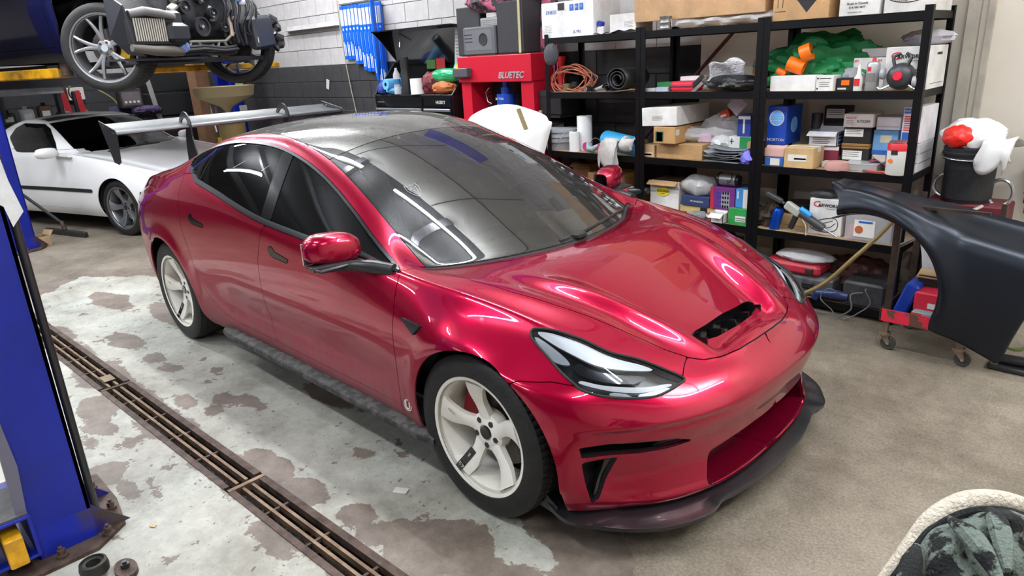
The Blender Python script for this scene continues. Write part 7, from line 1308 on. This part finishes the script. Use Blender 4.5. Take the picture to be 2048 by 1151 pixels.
# ---------------------------------------------------------------- camouflage fleece in the corner
def fleece():
    q=thing('fleece_jacket','camouflage fleece with cream sherpa lining on a stool, near corner','jacket',(1.62,-1.10,.40))
    CAMO=M('camo_fleece','69746C',.95,n=.93,nscale=11,col2='0B0E10',bump=.8,bscale=160);SH=M('sherpa','E2D6C4',.95,bump=1.0,bscale=140,n=.2,nscale=50)
    L0=np.array((1.62,-1.10,.40))
    C=spline([(1.44,-1.26,.58),(1.455,-1.19,.68),(1.476,-1.14,.740),(1.492,-1.105,.785),(1.505,-1.08,.812),(1.528,-1.048,.834),(1.552,-1.020,.843),(1.588,-.985,.841),(1.622,-.955,.826),(1.67,-.91,.79),(1.73,-.87,.72),(1.77,-.85,.62)],6)-L0
    rows=[];n=len(C);tc_=np.array((.12,-.99,0));sd_=np.array((.83,.56,0))
    for v in (-.16,-.12,-.07,-.03): rows.append([tuple(p-tc_*(-v)*.9+np.array((0,0,-.30*(-v/.16)**1.2))) for p in C])
    for j,v in enumerate(np.linspace(0,1,26)):
        row=[]
        for i,p in enumerate(C):
            t=i/(n-1);s_=.34*v;dz=.020*math.sin(PI*min(1,v*3.2))-.02*v-.42*max(0,v-.35)**1.35
            wob=.016*math.sin(9*t+5*v)+.012*math.sin(21*t-7*v+1)+.010*math.sin(34*t*v+3)
            pull=-(t-.5)*.10*v
            row.append(tuple(p+tc_*(s_+wob*.6)+sd_*pull+np.array((0,0,dz+wob*min(1,v*4)-.012*min(1,v*12)))))
        rows.append(row)
    MB().grid(rows).build('fleece_body',CAMO,q,True)
    o=MB().tube(C+np.array((0,0,.0)),[.010+.011*math.sin(PI*min(1,.12+i/(n-1)*.9)) for i in range(n)],12).build('sherpa_lining',SH,q,True)
    MB().tube(C+tc_*.026+np.array((0,0,-.006)),.009,8).build('hood_edge',M('camo_dark','16191B',.95,bump=.6,bscale=150),q,True)
    for k,(t0,dx) in enumerate(((.28,.0),(.45,.05),(.62,.02))):
        p0=C[int(t0*(n-1))];pts=spline([p0+tc_*.05+np.array((0,0,.010)),p0+tc_*.13+sd_*dx+np.array((0,0,.018)),p0+tc_*.22+sd_*dx*2+np.array((0,0,-.0))],6);MB().tube(pts,[.006+.012*math.sin(PI*i/(len(pts)-1)) for i in range(len(pts))],8).build('fold',CAMO,q,True)
    t=thing('stool','plain black work stool under the camouflage fleece','stool',(1.62,-1.12,0));MB().cyl((0,0,.34),(0,0,.395),.15,n=32).build('seat',SAT,t,True);[MB().cyl((.2*math.cos(a),.2*math.sin(a),0),(.12*math.cos(a),.12*math.sin(a),.34),.014,n=10).build('leg',SAT,t) for a in (0,PI/2,PI,3*PI/2)]
fleece()
# floor litter
for k,(x,y,s_,col,lb) in enumerate(((-.36,-1.02,.03,'DCD8CC','white chalky chip on the bare floor by the drain'),(-.93,-1.80,.012,'C9B58A','tiny wooden chip on the base plate edge'),(.98,-.9,.014,'DAD6D0','white paper fleck on the bare floor, front right'))):
    o=MB().box(-s_,s_,-s_*.6,s_*.6,0,.004,R=rotmat(0,0,.5)).build('floor_chip',cm(col));o.location=(x,y,.001);tag(o,lb,'litter')
o=MB().box(-.05,.05,-.03,.03,0,.004,ch=.001).build('flat_wrapper',cm('8A7A62'));o.location=(-2.6,-1.47,.006);tag(o,'torn brown wrapper lying over the floor drain','litter')
